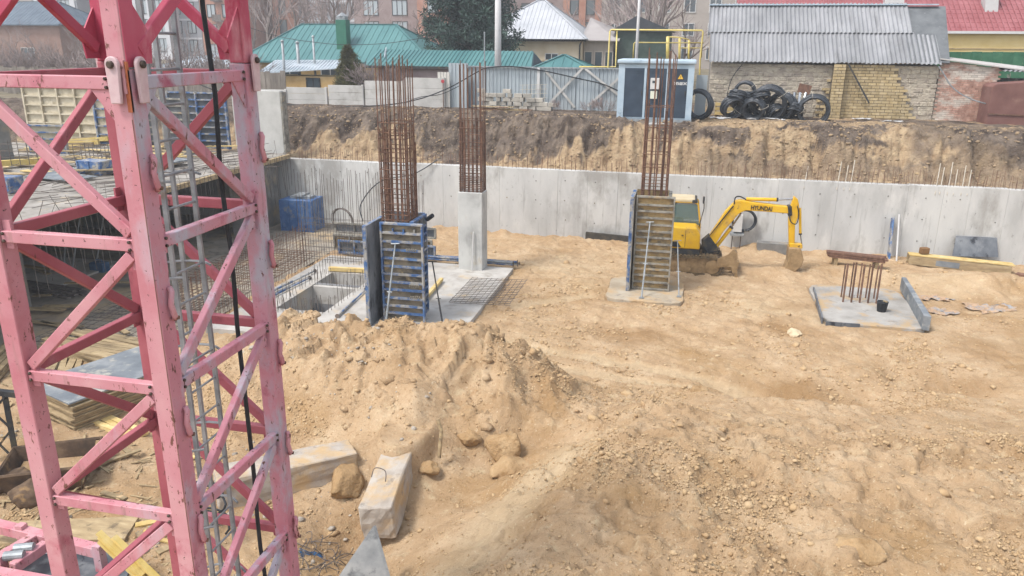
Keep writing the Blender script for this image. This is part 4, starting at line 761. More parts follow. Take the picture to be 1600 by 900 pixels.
def face_pts(a, b):
    """outer plane anchors of a face between legs a and b: start, end (inner edges of the legs), outward normal"""
    pa, pb = Vector((*corn[a], 0))+Vector((LW/2, LW/2, 0)), Vector((*corn[b], 0))+Vector((LW/2, LW/2, 0)); d = (pb-pa).normalized()
    n = Vector((d.y, -d.x, 0)); mid = (pa+pb)/2
    if n.dot(mid-ctr) < 0: n = -n
    off = n*(LW/2-.055); return pa+d*(LW/2)+off, pb-d*(LW/2)+off, d, n
def Z(v, z): return Vector((v.x, v.y, z))
MW, MH = .075, .095
for a, b in (('L', 'C'), ('C', 'R'), ('R', 'B'), ('B', 'L')):
    pa, pb, d, n = face_pts(a, b); up = n
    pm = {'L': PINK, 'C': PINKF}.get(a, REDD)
    for i, z in enumerate(NODES): MB().beam(Z(pa, z), Z(pb, z), MW, MH).build('horizontal_brace', pm, mast, bev=.006)
    for i in range(len(NODES)-1):
        z1, z0 = NODES[i]-.085, NODES[i+1]+.085
        q0, q1 = (Z(pa+d*.05, z1), Z(pb-d*.03, z0)) if i == 0 else (Z(pb-d*.05, z1), Z(pa+d*.03, z0))
        MB().beam(q0, q1, MH*.95, MW*.85, up).build('diagonal_brace', pm, mast, bev=.006)
    for i, z in enumerate(NODES[1:], 1):   # small end plates below the nodes
        MB().beam(Z(pa+d*.045, z-.10), Z(pa+d*.045, z+.13), .07, .02, n).build('node_plate', pm, mast); MB().beam(Z(pb-d*.03, z-.2), Z(pb-d*.03, z+.05), .05, .02, n).build('node_plate', pm, mast)
    for pt, dd in ((pa, d), (pb, -d)):   # gussets at the section joint
        e = n*.012
        MB().prism([Z(pt, JZ-.14)-dd*.01+e, Z(pt, JZ-.40)-dd*.01+e, Z(pt, JZ-.31)+dd*.06+e, Z(pt, JZ-.145)+dd*.18+e], n*.014).build('gusset', pm, mast)
        if not (a == 'L'): MB().prism([Z(pt, JZ+.03)-dd*.01+e, Z(pt, JZ+.03)+dd*.16+e, Z(pt, JZ+.22)+dd*.19+e, Z(pt, JZ+.48)-dd*.01+e], n*.014).build('gusset', REDP, mast)
    for k in range(3):
        z0, z1 = JZ+.12+1.2*k, JZ+1.12+1.2*k; MB().beam(Z(pa+d*.04, z0), Z(pb-d*.04, z1), MH, MW*.85, up).build('diagonal_brace', REDP, mast, bev=.006)
        if k: MB().beam(Z(pa, z0-.06), Z(pb, z0-.06), MW, MH).build('horizontal_brace', REDP, mast)
# pinned lugs at the joint: two per leg on the outer faces
def lug(leg, n, t, off, z):
    x, y = corn[leg]; c_ = Vector((x+LW/2, y+LW/2, 0))+Vector(n)*(LW/2+.022)+Vector(t)*off
    lg = MB(); pts = []
    for k in range(13): a_ = math.pi*k/12; pts.append(c_+Vector(t)*(.055*math.cos(a_))+Vector((0, 0, z+.055*math.sin(a_))))
    pts += [c_+Vector(t)*-.045+Vector((0, 0, z-.27)), c_+Vector(t)*.04+Vector((0, 0, z-.27))]
    l_ = lg.prism(pts, Vector(n)*.03).build('joint_lug', PALE, mast, bev=.006)
    MB().lathe(c_+Vector(n)*.025+Vector((0, 0, z)), [(.027, 0), (.027, .022), (.02, .028)], 14, n).build('joint_pin', PIN, l_)
    MB().beam(c_+Vector(t)*.06+Vector((0, 0, z-.2))-Vector(n)*.02, c_+Vector(t)*.06+Vector((0, 0, z+.03))-Vector(n)*.02, .02, .03, n).build('lug_cheek', PINK, l_)
for leg, sides in (('C', ((0, -1, 0), (1, 0, 0))), ('L', ((0, -1, 0), (-1, 0, 0))), ('R', ((1, 0, 0), (0, 1, 0))), ('B', ((-1, 0, 0), (0, 1, 0)))):
    for n in sides: lug(leg, n, (abs(n[1]), abs(n[0]), 0), .02 if n[0] else .0, JZ+.03)
RIND = mat('orange_rust_streak', ['#D98A62', '#C87850', '#B5664A'], 9, bump=.3)
MB().box(MU1-.03, MU1+.002, MV0-.0035, MV0+.02, JZ-.3, JZ+.05).build('rust_streak', RIND, mast)
# climbing lugs welded to the legs (twisted cleats)
for leg, n, t in (('C', (1, 0, 0), (0, 1, 0)), ('R', (1, 0, 0), (0, 1, 0))):
    x, y = corn[leg]
    for k in range(7):
        z = JZ-.75-1.03*k
        if z < .4: continue
        c_ = Vector((x+LW, y+LW*.62, z))
        MB().tube([c_+Vector((.012, .03, .13)), c_+Vector((.035, .02, .1)), c_+Vector((.03, .0, 0)), c_+Vector((.045, .01, -.1)), c_+Vector((.02, .035, -.13))], .024, 7).build('climbing_cleat', PINK, mast, smooth=True)
        MB().tube([c_+Vector((.04, .02, -.11)), c_+Vector((.07, .03, -.115))], .016, 6).build('cleat_bolt', RUST, mast)
for k in range(9):   # small bolts and hoops
    z = 6.9-.78*k
    if z < .3: continue
    x, y = corn['B']; MB().tube([(x+LW+.09*math.sin(t), y-.01-.06*math.cos(t)+.05, z+.02*math.sin(t)) for t in [math.pi*j/8 for j in range(9)]], .011, 5).build('cable_hoop', STEEL, mast)
# bolts, weld beads and rust runs
bolt, _ = MB().lathe((0, 0, 0), [(.014, 0), (.014, .012), (.009, .016)], 6, (0, -1, 0)).mesh('bolt_head', PIN, origin=(0, 0, 0)); boltx, _ = MB().lathe((0, 0, 0), [(.014, 0), (.014, .012), (.009, .016)], 6, (1, 0, 0)).mesh('bolt_head', PIN, origin=(0, 0, 0))
for i, z in enumerate(NODES[:6]):
    for dz in (-.03, .03):
        for x in (MU0+LW+.03, MU1-LW-.03): inst('bolt_head', bolt, (x, MV0+.012, z+dz), parent=mast)
        for y in (MV0+LW+.03, MV1-LW-.03): inst('bolt_head', boltx, (MU1-.012, y, z+dz), parent=mast)
# ladder inside the mast, parallel to its right face
LU = -4.33; lad = root('mast_ladder', (LU, 5.98, 0), 'grey steel ladder with hoops climbing inside the crane mast', 'ladder')
lv0, lv1 = 5.74, 6.16
for v in (lv0, lv1):
    MB().box(LU-.022, LU+.022, v-.012, v+.012, .05, TOPZ).build('rail', STEEL, lad)
MB().box(LU-.27, LU-.23, 5.86, 5.89, .05, TOPZ).build('rear_upright', STEEL, lad); MB().box(LU-.27, LU-.23, 6.21, 6.24, .05, TOPZ).build('rear_upright', STEEL, lad)
rg, _ = MB().tube([(0, 0, 0), (0, lv1-lv0, 0)], .012, 6).mesh('rung', STEEL, origin=(0, 0, 0))
z = .4
while z < TOPZ: inst('rung', rg, (LU, lv0, z), parent=lad); z += .29
for z in (2.2, 3.05, 3.9, 4.75, 5.6, 6.45, 7.3, 8.2):
    MB().tube([(LU-.13+.3*math.cos(t), 5.95+.3*math.sin(t), z) for t in [math.pi*.25+math.pi*1.5*j/14 for j in range(15)]], .013, 5).build('hoop', STEEL, lad)
# power cable hanging inside
q = PV(318, 0, 6.1); cb_ = MB().tube([(q.x+.01*math.sin(k*1.3), 6.1+.01*math.cos(k*1.7), TOPZ-.35*k) for k in range(31)], .021, 8).build('power_cable', BLACK, smooth=True); tag(cb_, 'thick black power cable hanging straight down inside the crane mast', 'cable')
cc = P(340, 820, .4); pts = []
for k in range(70): t = k*.32; pts.append((cc.x-.3+.42*math.cos(t)*(1+.1*math.sin(k)), cc.y+.3*math.sin(t), .25+.012*k+.12*math.sin(t*.5)))
o = MB().tube(pts, .018, 6).build('cable_heap', BLACK, smooth=True); tag(o, 'tangled heap of black cable at the foot of the crane mast ladder', 'cable')
# ------------------------------------------------------------------ building under construction, left: raised slab over the dark basement
rs = root('floor_slab', (-24, 22, 2.78), 'raised concrete floor slab over the dark basement at the left', 'slab')
DECKC = mat('littered_deck_concrete', ['#8B857C', '#A09A91', '#AFA9A0'], 1.4, bump=.3, bscale=20, dirt=[('#7A736A', 1.6, (.52, .66), None), ('#BBA98C', 2.4, (.58, .7), None)])
MB().box(-33, -16.6, 6, 30.35, 2.76, 3.0).build('deck', DECKC, rs, bev=.015); MB().box(-16.6, -16.45, 15, 30.3, 2.82, 2.98).build('edge_form_strip', WOOD, rs)
for u, v in ((-18.6, 17.5), (-18.6, 23.5), (-18.6, 28.8), (-24.5, 17.5), (-24.5, 23.5), (-24.5, 28.8)):
    MB().box(u-.3, u+.3, v-.3, v+.3, -.1, 2.76).build('basement_column', CONCG, rs)
MB().box(-33, -32.7, 6, 30.3, -.1, 2.76).build('basement_wall', CONCG, rs); MB().box(-32.7, -20.5, 27.0, 27.25, -.1, 2.75).build('basement_wall', CONCG, rs); MB().box(-33, -19.5, 5.9, 6.1, -.1, 2.75).build('basement_wall', CONCG, rs)
eb = MB()
for k in range(64):
    v = 16.3+.22*k; eb.tube([(-16.42+R.uniform(-.04, .04), v, 3.05), (-16.38+R.uniform(-.05, .12), v+R.uniform(-.06, .06), 1.2+R.uniform(-.3, .5))], .008, 4)
    if k % 2: eb.tube([(-16.75, v, 2.95), (-16.7+R.uniform(-.3, .3), v+R.uniform(-.2, .2), 3.2+R.uniform(.0, .5))], .008, 4)
o = eb.build('edge_bars', RUST2, rs); tag(o, kind='stuff')
# shoring props under the slab
for k, (px, py) in enumerate(((112, 430), (150, 415), (100, 425))):
    q = P(px, py, 0); brace('shoring_prop', (q.x+R.uniform(-.6, .8), q.y+.6, 2.7), (q.x, q.y, 0.02), .03, STEEL, ('slanted steel prop under the slab edge, leftmost of three', 'slanted steel prop under the slab edge, rightmost of three', 'upright steel prop under the slab edge, middle of three')[k], 'props under the floor slab')
# concrete wall piece and wall formwork standing on the slab
wp = root('concrete_wall_piece', (-18.2, 30.6, 3), 'freshly cast whitish concrete wall piece standing at the slab corner', 'wall')
WHC = mat('fresh_concrete', ['#B0AEA8', '#C0BEB8', '#CBC9C3'], 1.2, bump=.08, dirt=[('#9F9C94', 1.6, (.55, .75), (1, 1, .3))])
MB().box(-19.35, -17.05, 30.9, 31.25, 2.9, 5.55).build('cast_wall', WHC, wp, bev=.015); MB().box(-17.045, -16.97, 30.9, 31.3, 2.95, 5.5).build('end_form', FRAMEG, wp)
def up_form(label, x0, x1, v, z0, h, nr, nc, fm, pm, ang=0, grp='wall formwork panels on the slab'):
    rt = root('wall_formwork', ((x0+x1)/2, v, z0), label, 'formwork', grp); L_ = x1-x0; m = rz(ang); T = lambda x, y, z: Vector((x0, v, z0))+m @ Vector((x, y, z))
    MB().obox(T(L_/2, .02, h/2), (L_, .03, h), m).build('plywood_face', pm, rt)
    for k in range(nc+1): MB().obox(T(.04+(L_-.08)*k/nc, -.06, h/2), (.08, .12, h), m).build('post', fm, rt)
    rb_, _ = MB().obox((0, 0, 0), (L_-.02, .09, .06)).mesh('rib', fm, origin=(0, 0, 0))
    for k in range(nr+1): inst('rib', rb_, T(L_/2, -.05, .05+(h-.1)*k/nr), (0, 0, ang), rt)
    return rt
DRYF = mat('pale_timber_formwork', ['#BBAE93', '#CFC3A9', '#DACFB8'], 3, bump=.2, dirt=('#9A8D74', 2, (.56, .7), None))
DARKF = mat('dark_grey_form_face', ['#55575B', '#6A6C6F', '#7F8081'], 3, bump=.2)
up_form('blue ribbed wall formwork beside the whitish cast wall', -22.5, -19.6, 30.9, 3.0, 2.45, 8, 2, FRAMEB, DARKF)
up_form('dark grey ribbed wall formwork standing left of the blue one', -24.4, -22.6, 29.6, 3.0, 2.5, 8, 1, FRAMEG, DARKF, .25)
up_form('pale timber wall formwork panel with wide bays behind the mast', -30.4, -26.6, 31.3, 3.0, 2.5, 6, 4, DRYF, DRYF)
up_form('blue edged wall formwork right of the pale timber one', -26.4, -25.0, 31.0, 3.0, 2.4, 6, 1, FRAMEB, DRYF)
for (u, v, h, lb) in ((-26.6, 25.6, 2.2, 'rough dark topped concrete column on the slab behind the left mast leg'), (-22.4, 20.6, 1.35, 'short pale concrete column on the slab at the left edge')):
    c_ = root('slab_column', (u, v, 3), lb, 'column'); MB().box(u-.45, u+.45, v-.35, v+.35, 2.95, 3+h).build('shaft', CONCG if h > 2 else CONC, c_, bev=.02)
# clutter on the slab: boards, beams, rods
for k in range(26):
    a_ = Vector((-24.2+R.uniform(-2.5, 3.5), 22.5+.3*k, 3.05+.07*(k % 3))); an = R.uniform(-.25, .35); L_ = R.uniform(1.6, 3.2)
    o = MB().beam(a_, a_+Vector((L_*math.cos(an), L_*math.sin(an), R.uniform(-.01, .08))), R.uniform(.14, .3), .04).build('loose_board', WOODY if k % 2 else WOOD); tag(o, 'loose timber board lying on the raised slab behind the mast', 'board', 'loose boards on the slab')
for k in range(3):
    a_ = P(60+70*k, 285-12*k, 3.06); o = MB().obox((a_.x, a_.y+1, 3.1+.03*k), (2.3, 1.1, .03), rz(.3*k-.2)).build('grey_sheet', PLYF); tag(o, ('grey sheet lying flat on the slab, nearest the left edge', 'grey sheet lying flat on the slab, between two others', 'grey sheet lying flat on the slab, farthest from the left edge')[k], 'sheet')
a_, b_ = P(0, 262, 3.2), P(75, 250, 3.2); o = MB().beam(a_-Vector((1.5, .3, 0)), b_, .2, .22).build('yellow_beam', YBEAM); tag(o, 'yellow timber beam lying on the slab at the left edge', 'beam')
lb = MB()
for k in range(220):
    a_ = Vector((R.uniform(-25, -16.8), R.uniform(18, 30.5), 3.02)); an = R.gauss(.3, .5); L_ = R.uniform(.8, 2.4); lb.tube([a_, a_+Vector((L_*math.cos(an), L_*math.sin(an), R.uniform(.02, .35)))], .009, 4)
o = lb.build('loose_rods', RUST2); tag(o, 'tangle of thin loose rods strewn over the raised slab', 'rods', kind='stuff')
up_form('grey ribbed wall formwork standing before the blue one, seen behind the ladder', -21.6, -20.2, 29.2, 3.0, 2.3, 8, 1, FRAMEG, DARKF, -.12)
up_form('low blue ribbed form standing in front of the pale timber formwork', -26.9, -25.2, 27.6, 3.0, 1.2, 4, 1, FRAMEB, DRYF, .1)
for k, (px, py, lb_) in enumerate(((150, 272, 'blue crate on the raised slab right of the left mast leg'), (8, 300, 'blue crate on the raised slab at the left edge of the picture'))):
    q = P(px, py, 3.0); rt = root('slab_crate', q, lb_, 'crate', 'blue crates on the slab'); MB().box(q.x-.5, q.x+.5, q.y-.3, q.y+.3, 3.02, 3.5).build('body', FRAMEB, rt, bev=.02)
    for e in (-.45, 0, .45): MB().box(q.x+e-.03, q.x+e+.03, q.y-.33, q.y-.301, 3.02, 3.5).build('stiffener', FRAMEB, rt)
def bar_basket(c, w_, d_, h, lb_):
    rt = root('rebar_basket', c, lb_, 'rebar cage'); c = Vector(c)
    for i in range(5):
        for j in (0, 1): MB().tube([c+Vector((w_*i/4, d_*j, 0)), c+Vector((w_*i/4, d_*j, h*R.uniform(.9, 1.1)))], .014, 5).build('upright_bar', RUST2, rt)
    for k in range(4): z = h*(k+.5)/4; MB().tube([c+Vector((0, 0, z)), c+Vector((w_, 0, z)), c+Vector((w_, d_, z)), c+Vector((0, d_, z)), c+Vector((0, 0, z))], .011, 4).build('tie', RUST2, rt)
q = P(5, 262, 3.02); bar_basket(q, 1.6, .8, 1.0, 'rebar basket standing on the slab at the left edge')
q = P(118, 258, 3.02); bar_basket(q, 1.4, .6, .8, 'small rebar basket on the slab between the left mast legs')
for k in range(9): q = P(30+9*k, 236-2*k, 3.05); o = MB().beam(q, q+Vector((2.4, R.uniform(-.3, .5), .03*k)), .12, .18).build('slab_beam', YBEAM if k % 2 else WOOD); tag(o, 'timber beam '+ORD[k]+' from the left in the row lying on the raised slab', 'beam', 'timber beams on the slab')
for k in range(3): q = P(205+8*k, 262, 3.0); o = MB().obox((q.x, q.y+.4*k, 3.06+.07*k), (2.6, 1.2, .05), rz(.2-.2*k)).build('stacked_sheet', PLYF if k == 2 else WOODY); tag(o, ('lowest', 'middle', 'top')[k]+' sheet of the small stack on the slab behind the mast centre', 'sheet', 'small sheet stack on the slab')
BLUEB = mat('blue_tarp', ['#34588A', '#45699A', '#5D7CA4'], 3, rough=.5, bump=.15, dirt=[('#2B4670', 2, (.55, .7), None), ('#8F8D88', 3, (.56, .68), None)])
# blue crate at the foot of the wall, under the corner of the slab
bc = root('blue_crate', (-16, 29.2, 0), 'blue steel crate standing at the far wall behind the wall cages', 'crate')
a_, b_ = PV(440, 347, 28.6), PV(486, 314, 28.6); MB().box(a_.x, b_.x, 28.6, 29.7, 0, b_.z).build('body', BLUEB, bc, bev=.02)
for k in range(5): x = a_.x+(b_.x-a_.x)*k/4; MB().box(x-.03, x+.03, 28.56, 28.599, 0.05, b_.z-.02).build('stiffener', BLUEB, bc)
MB().box(a_.x+.3, b_.x-.2, 28.9, 29.4, b_.z, b_.z+.1).box(a_.x+.5, b_.x-.5, 28.8, 29.5, b_.z+.1, b_.z+.17).build('load', STEEL, bc)
o = MB().box(-17.6, -16.9, 27.3, 29.9, -.1, 2.75).build('concrete_pier', CONCG); tag(o, 'dark concrete pier under the slab corner beside the blue crate', 'pier')
o = MB().tube(cate([(-9.9, 30.35, 3.0), (-10.9, 30.2, 2.4), (-12.4, 30.2, 2.0), (-13.3, 30.2, 1.0), (-13.2, 30.1, .3)], 8), .025, 6).build('black_hose', HOSE); tag(o, 'black hose hanging over the pit wall behind the tall wall cage', 'hose')
q = P(500, 362, .5); coil('hose_coil', (-13.6, 29.0, .55), .5, .015, 4, (.2, 1, .1), 'thin hose coil standing beside the blue crate', RUST2, seed=9, spread=.05, grp=None)
# laid mats on the basement apron
rebar_mat('rebar_mesh', [(-16.2, 15.2, 0), (-12.9, 15.4, 0), (-16.2, 20.5, 0)], 14, 20, .14, RUST2, 'rebar mesh laid on the ground in front of the dark basement', .009)
rebar_mat('rebar_mesh', [(-16.0, 21.2, 0), (-12.9, 21.2, 0), (-16.0, 25.5, 0)], 12, 16, .14, RUST, 'rebar mesh laid beside the low rusty wall cage', .009)
rebar_mat('rebar_mesh', [(-15.6, 17.4, 0), (-12.7, 17.6, 0), (-15.6, 19.4, 0)], 22, 14, .22, RUST2, 'dense dark rebar mesh laid on top of the front mesh', .01)
BLIND = mat('dusty_grey_blinding', ['#7F776C', '#978E80', '#ABA191'], 1.2, bump=.4, bscale=14, dirt=[('#B59F7E', .7, (.5, .66), None), ('#6B655C', 2, (.56, .68), None)])
CS = MB().box(-32.6, -12.72, 14.75, 30.38, -.3, .06).build('basement_floor', BLIND); tag(CS, kind='structure')
q = P(85, 425, .09); CS = MB().box(q.x-2.5, q.x+1.4, q.y-1.6, q.y+1.6, .062, .12).build('blinding_slab', CONCS); tag(CS, 'thin pale concrete blinding slab at the left under the props', 'slab')
q = P(82, 422, 0.1); bb_ = root('blue_canister', (P(157, 423, 0)), 'dark blue plastic canister on the basement floor', 'canister'); q = P(157, 426, 0)
MB().box(q.x-.28, q.x+.28, q.y-.18, q.y+.18, .02, .38).build('body', BLUEP, bb_, bev=.05); MB().tube([(q.x-.15, q.y, .38), (q.x-.12, q.y, .46), (q.x+.1, q.y, .46), (q.x+.13, q.y, .38)], .02, 6).build('handle', BLUEP, bb_)
# timber heaps
def planks(px, py, n, L_, ang, label, grp, rows, m_=WOOD, w_=.16, th=.05, name='plank', tilt=.05):
    q = P(px, py, .0)
    for k in range(n):
        r_, c_ = k % rows, k//rows; a = ang+R.gauss(0, .05); d = Vector((math.cos(a), math.sin(a), 0)); s_ = Vector((-d.y, d.x, 0)); LL = L_*R.uniform(.75, 1.08)
        c = q+s_*(r_-rows/2)*(w_+.015)+d*R.uniform(-.2, .2)+Vector((0, 0, .06+th/2+c_*(th+.006)+gz(q.x, q.y))); e = R.gauss(0, .01)
        o = MB().beam(c-d*LL/2-Vector((0, 0, e)), c+d*LL/2+Vector((0, 0, e)), w_*R.uniform(.8, 1.05), th).build(name, m_); tag(o, label, 'plank', grp)
planks(165, 552, 34, 2.9, -.12, 'weathered plank in the timber heap behind the plywood stack', 'planks in the timber heap', 8)
planks(85, 455, 9, 2.4, -.2, 'dark plank in the low heap on the basement apron', 'planks in the low apron heap', 5, RUST2)
planks(105, 578, 7, 2.6, -1.0, 'weathered plank lying between the timber heap and the left mast leg', 'planks beside the heap', 5)
planks(12, 575, 10, 2.6, -1.1, 'weathered plank in the leaning pile at the left edge of the picture', 'planks at the left edge', 3)
planks(178, 668, 3, 2.0, -.35, 'fresh yellow plank just right of the plywood stack', 'yellow planks by the plywood', 3, WOODY, .12, .09)
# plywood stack
c0 = P(118, 684, 0); c1 = P(50, 650, 0); c2 = P(228, 612, 0); ex_ = (c1-c0).normalized(); ey_ = (c2-c0); ey_ = (ey_-ex_*ey_.dot(ex_)).normalized(); LX, LY = (c1-c0).length, 2.7
ctr_ = c0+ex_*LX/2+ey_*LY/2; ang_ = math.atan2(ex_.y, ex_.x)
for k in range(14):
    top = k == 13; z = .1+gz(ctr_.x, ctr_.y)+.046*k
    o = MB().obox((ctr_.x+R.uniform(-.05, .05), ctr_.y+R.uniform(-.05, .05), z), (LX*R.uniform(.97, 1), LY*R.uniform(.97, 1), .036), rz(ang_+R.uniform(-.012, .012))).build('plywood_sheet', PLYF if top else PLYE, bev=.004)
    tag(o, 'blue grey film faced sheet on top of the plywood stack' if top else 'plywood sheet in the low stack, '+ORD[k]+' from the bottom', 'plywood sheet', 'plywood sheets in the stack')
# steel skip with sand, rusty
q = P(80, 742, .1); sk = root('steel_skip', (q.x, q.y, 0), 'rusty steel skip with sand inside behind the left mast leg', 'skip'); m = rz(.5); T = lambda x, y, z: Vector((q.x, q.y, gz(q.x, q.y)-.05))+m @ Vector((x*.62, y*.7, z*.8))
RB = mat('brown_skip_steel', ['#4A3D34', '#63503F', '#7C6650'], 4, bump=.3, dirt=('#B08D5C', 2, (.55, .68), None))
for a, b, c, d in (((-.9, -.6, 0), (.9, -.6, 0), (1.1, -.75, .6), (-1.1, -.75, .6)), ((-.9, .6, 0), (.9, .6, 0), (1.1, .75, .6), (-1.1, .75, .6)), ((-.9, -.6, 0), (-.9, .6, 0), (-1.1, .75, .6), (-1.1, -.75, .6)), ((.9, -.6, 0), (.9, .6, 0), (1.25, .75, .6), (1.25, -.75, .6))):
    pts = [T(*p) for p in (a, b, c, d)]; nn = (pts[1]-pts[0]).cross(pts[2]-pts[0]).normalized()*.025; MB().prism(pts, nn).build('side_plate', RB, sk)
MB().prism([T(-.85, -.58, .22), T(.85, -.58, .16), T(.85, .58, .2), T(-.85, .58, .25)], (0, 0, .05)).build('sand_fill', SAND, sk)
MB().tube([T(-1.1, -.76, .6), T(1.25, -.76, .6), T(1.25, .76, .6), T(-1.1, .76, .6), T(-1.1, -.76, .6)], .035, 6, cap=False).build('rim', RB, sk)
# dark lattice piece at the left edge
dl = root('steel_trestle', P(8, 720, 0), 'dark steel trestle standing at the left edge beside the skip', 'trestle'); q = P(4, 730, 0)
for x in (-.35, .35): MB().beam((q.x+x, q.y, 0), (q.x+x*.8, q.y+.1, 1.5), .08, .08).build('post', MACH, dl)
for z0, z1 in ((.1, .8), (.8, .1), (.8, 1.45), (1.45, .8)): MB().beam((q.x-.33, q.y+.03, z0), (q.x+.33, q.y+.05, z1), .03, .03).build('tie_rod', MACH, dl)
MB().beam((q.x-.6, q.y+.1, 1.5), (q.x+.6, q.y+.1, 1.5), .1, .1).build('head_beam', MACH, dl)
# rough concrete lumps left
for k, (px, py, lb) in enumerate(((15, 765, 'dark earthy concrete lump at the left edge under the skip'), (60, 780, 'broken concrete lump between the skip and the pink frame'))):
    q = P(px, py, 0); boulder((q.x, q.y, .15), (.42, .35, .35), lb, 40+k, RB, .8, 'concrete_lump')
for k in range(16):
    px, py = R.uniform(110, 330), R.uniform(690, 880); q = P(px, py, .1); z = gz(q.x, q.y); an = R.uniform(-1.2, 1.2); L_ = R.uniform(.4, 1.3); d = Vector((math.cos(an), math.sin(an), R.uniform(-.06, .06)))
    o = MB().beam(Vector((q.x, q.y, z+.07))-d*L_/2, Vector((q.x, q.y, z+.07))+d*L_/2, R.uniform(.06, .16), .03).build('timber_offcut', WOOD if k % 4 else WOODY); tag(o, 'timber offcut lying on the ground under the crane mast', 'offcut', 'timber offcuts under the mast')
for k in range(14):
    px, py = R.uniform(20, 240), R.uniform(395, 520); q = P(px, py, .1); an = R.uniform(-.9, .5); L_ = R.uniform(.5, 2.2); d = Vector((math.cos(an), math.sin(an), 0))
    o = MB().beam(Vector((q.x, q.y, .13+.05*(k % 3)))-d*L_/2, Vector((q.x, q.y, .13+.05*(k % 3)))+d*L_/2, R.uniform(.08, .2), .04).build('basement_board', WOOD); tag(o, 'loose board lying on the dusty basement floor', 'board', 'boards on the basement floor')
# pink steel frame lying at the bottom left
pf = root('pink_steel_frame', P(70, 850, 0), 'pink steel base frame lying on the ground at the bottom left corner', 'steel frame'); fz = .42
for a, b, w_ in (((-20, 818), (158, 862), .16), ((-30, 893), (150, 925), .16), ((5, 870), (60, 838), .14), ((20, 888), (72, 852), .12)): MB().beam(P(*a, fz), P(*b, fz), w_, .16).build('frame_beam', PINK, pf, bev=.008)
for px, py in ((35, 832), (155, 864), (2, 880)): q = P(px, py, fz); MB().box(q.x-.06, q.x+.06, q.y-.06, q.y+.06, -.05, fz+.14).build('stub_post', PINK, pf)
for px, py in ((22, 868), (38, 856)): q = P(px, py, fz+.1); MB().tube([q-Vector((.12, .05, 0)), q+Vector((.12, .05, 0))], .07, 12).build('sleeve', STEEL, pf); 
q = P(110, 905, .1); o = MB().obox((q.x, q.y, .1), (1.6, 1.3, .06), rz(.4)).build('dark_board', PLYD); tag(o, 'dark board lying on the ground under the pink frame', 'board')
q = P(95, 830, .1); o = MB().obox((q.x, q.y, .1), (2.2, .6, .05), rz(.3)).build('grey_plank', WOOD); tag(o, 'weathered board lying behind the pink frame', 'board')
q0, q1 = P(155, 838, .75), P(225, 905, .2)
for k in range(2):
    yb = root('formwork_joist', q0, ('yellow timber formwork joist leaning by the mast foot, left one', 'yellow timber formwork joist leaning by the mast foot, right one')[k], 'joist', 'yellow joists by the mast'); o_ = Vector((.2*k, .05*k, -.08*k))
    for e in (-.07, .07): MB().beam(q0+o_+Vector((0, 0, e)), q1+o_+Vector((0, 0, e)), .09, .045).build('flange', YBEAM, yb)
    MB().beam(q0+o_, q1+o_, .035, .1).build('web', YBEAM, yb)
PLF = mat('milky_film', ['#C9CBD0', '#DDDEE0'], 4, rough=.3, bump=.3, bscale=14)
q = P(95, 838, 0); film(q.x, q.y, .45, .3, .3, 'milky plastic film lying behind the pink frame', 51, matl=PLF)
q = P(62, 872, 0); film(q.x, q.y, .4, .3, .8, 'milky plastic film lying inside the pink frame', 53, matl=PLF)
lb = MB()
for k in range(420):
    q = P(R.uniform(-10, 320), R.uniform(545, 895), .1); z = gz(q.x, q.y)+.03; an = R.uniform(0, 6.28); L_ = R.uniform(.08, .5); lb.beam((q.x, q.y, z), (q.x+L_*math.cos(an), q.y+L_*math.sin(an), z+R.uniform(0, .05)), R.uniform(.012, .05), .014)
o = lb.build('wood_litter', WOOD); tag(o, 'small splinters and sticks littering the ground at the lower left', 'litter', kind='stuff')
# rubble rods near the right mast foot
lb = MB()
for k in range(60):
    q = P(R.uniform(440, 540), R.uniform(825, 890), .12); an = R.uniform(0, 6.28); L_ = R.uniform(.15, .5); q.z = gz(q.x, q.y)+.04; lb.tube(cate([q, q+Vector((L_*.5*math.cos(an), L_*.5*math.sin(an), R.uniform(0, .14))), q+Vector((L_*math.cos(an+.5), L_*math.sin(an+.5), 0))], 4), .007, 4)
o = lb.build('roots_and_wire', RUST2); tag(o, 'tangled roots and wire in the trench right of the mast', 'debris', kind='stuff')
# ------------------------------------------------------------------ transformer substation on the bank
SUBF = mat('pale_blue_sheet_metal', ['#A5B9C8', '#B4C6D2', '#BFCED8'], 2, rough=.45, bump=.03, dirt=('#8FA0AC', 3, (.6, .75), None)); SUBD = mat('slate_blue_sheet_metal', ['#2F3B49', '#374554', '#404E5D'], 1.5, rough=.45, bump=.03)
FEN = mat('grey_profiled_sheet', ['#9AA3A8', '#A9B2B6', '#B5BCBE'], 1.2, rough=.5, bump=.03, rnd=.07, stretch=(1, 1, .3), dirt=('#8A8A84', 2, (.6, .75), (1, 1, .2)))
su0, su1, sv0, sv1, sz0, sz1 = -3.02, .1, 34.0, 36.3, 4.42, 6.92
sub = root('transformer_substation', ((su0+su1)/2, 35, sz0), 'pale blue metal transformer cabin with slate blue doors standing on the bank', 'substation')
MB().box(su0, su1, sv0+.05, sv1, sz0+.12, sz1-.12).build('cabin', SUBF, sub, bev=.02)
MB().box(su0-.06, su1+.06, sv0-.08, sv1+.05, sz1-.12, sz1+.05).build('roof', SUBF, sub, bev=.05); MB().box(su0-.02, su1+.03, sv0-.02, sv1, sz0, sz0+.12).build('base_frame', mat('grey_base_steel', ['#8A9093', '#A2A6A6'], 4, bump=.1), sub)
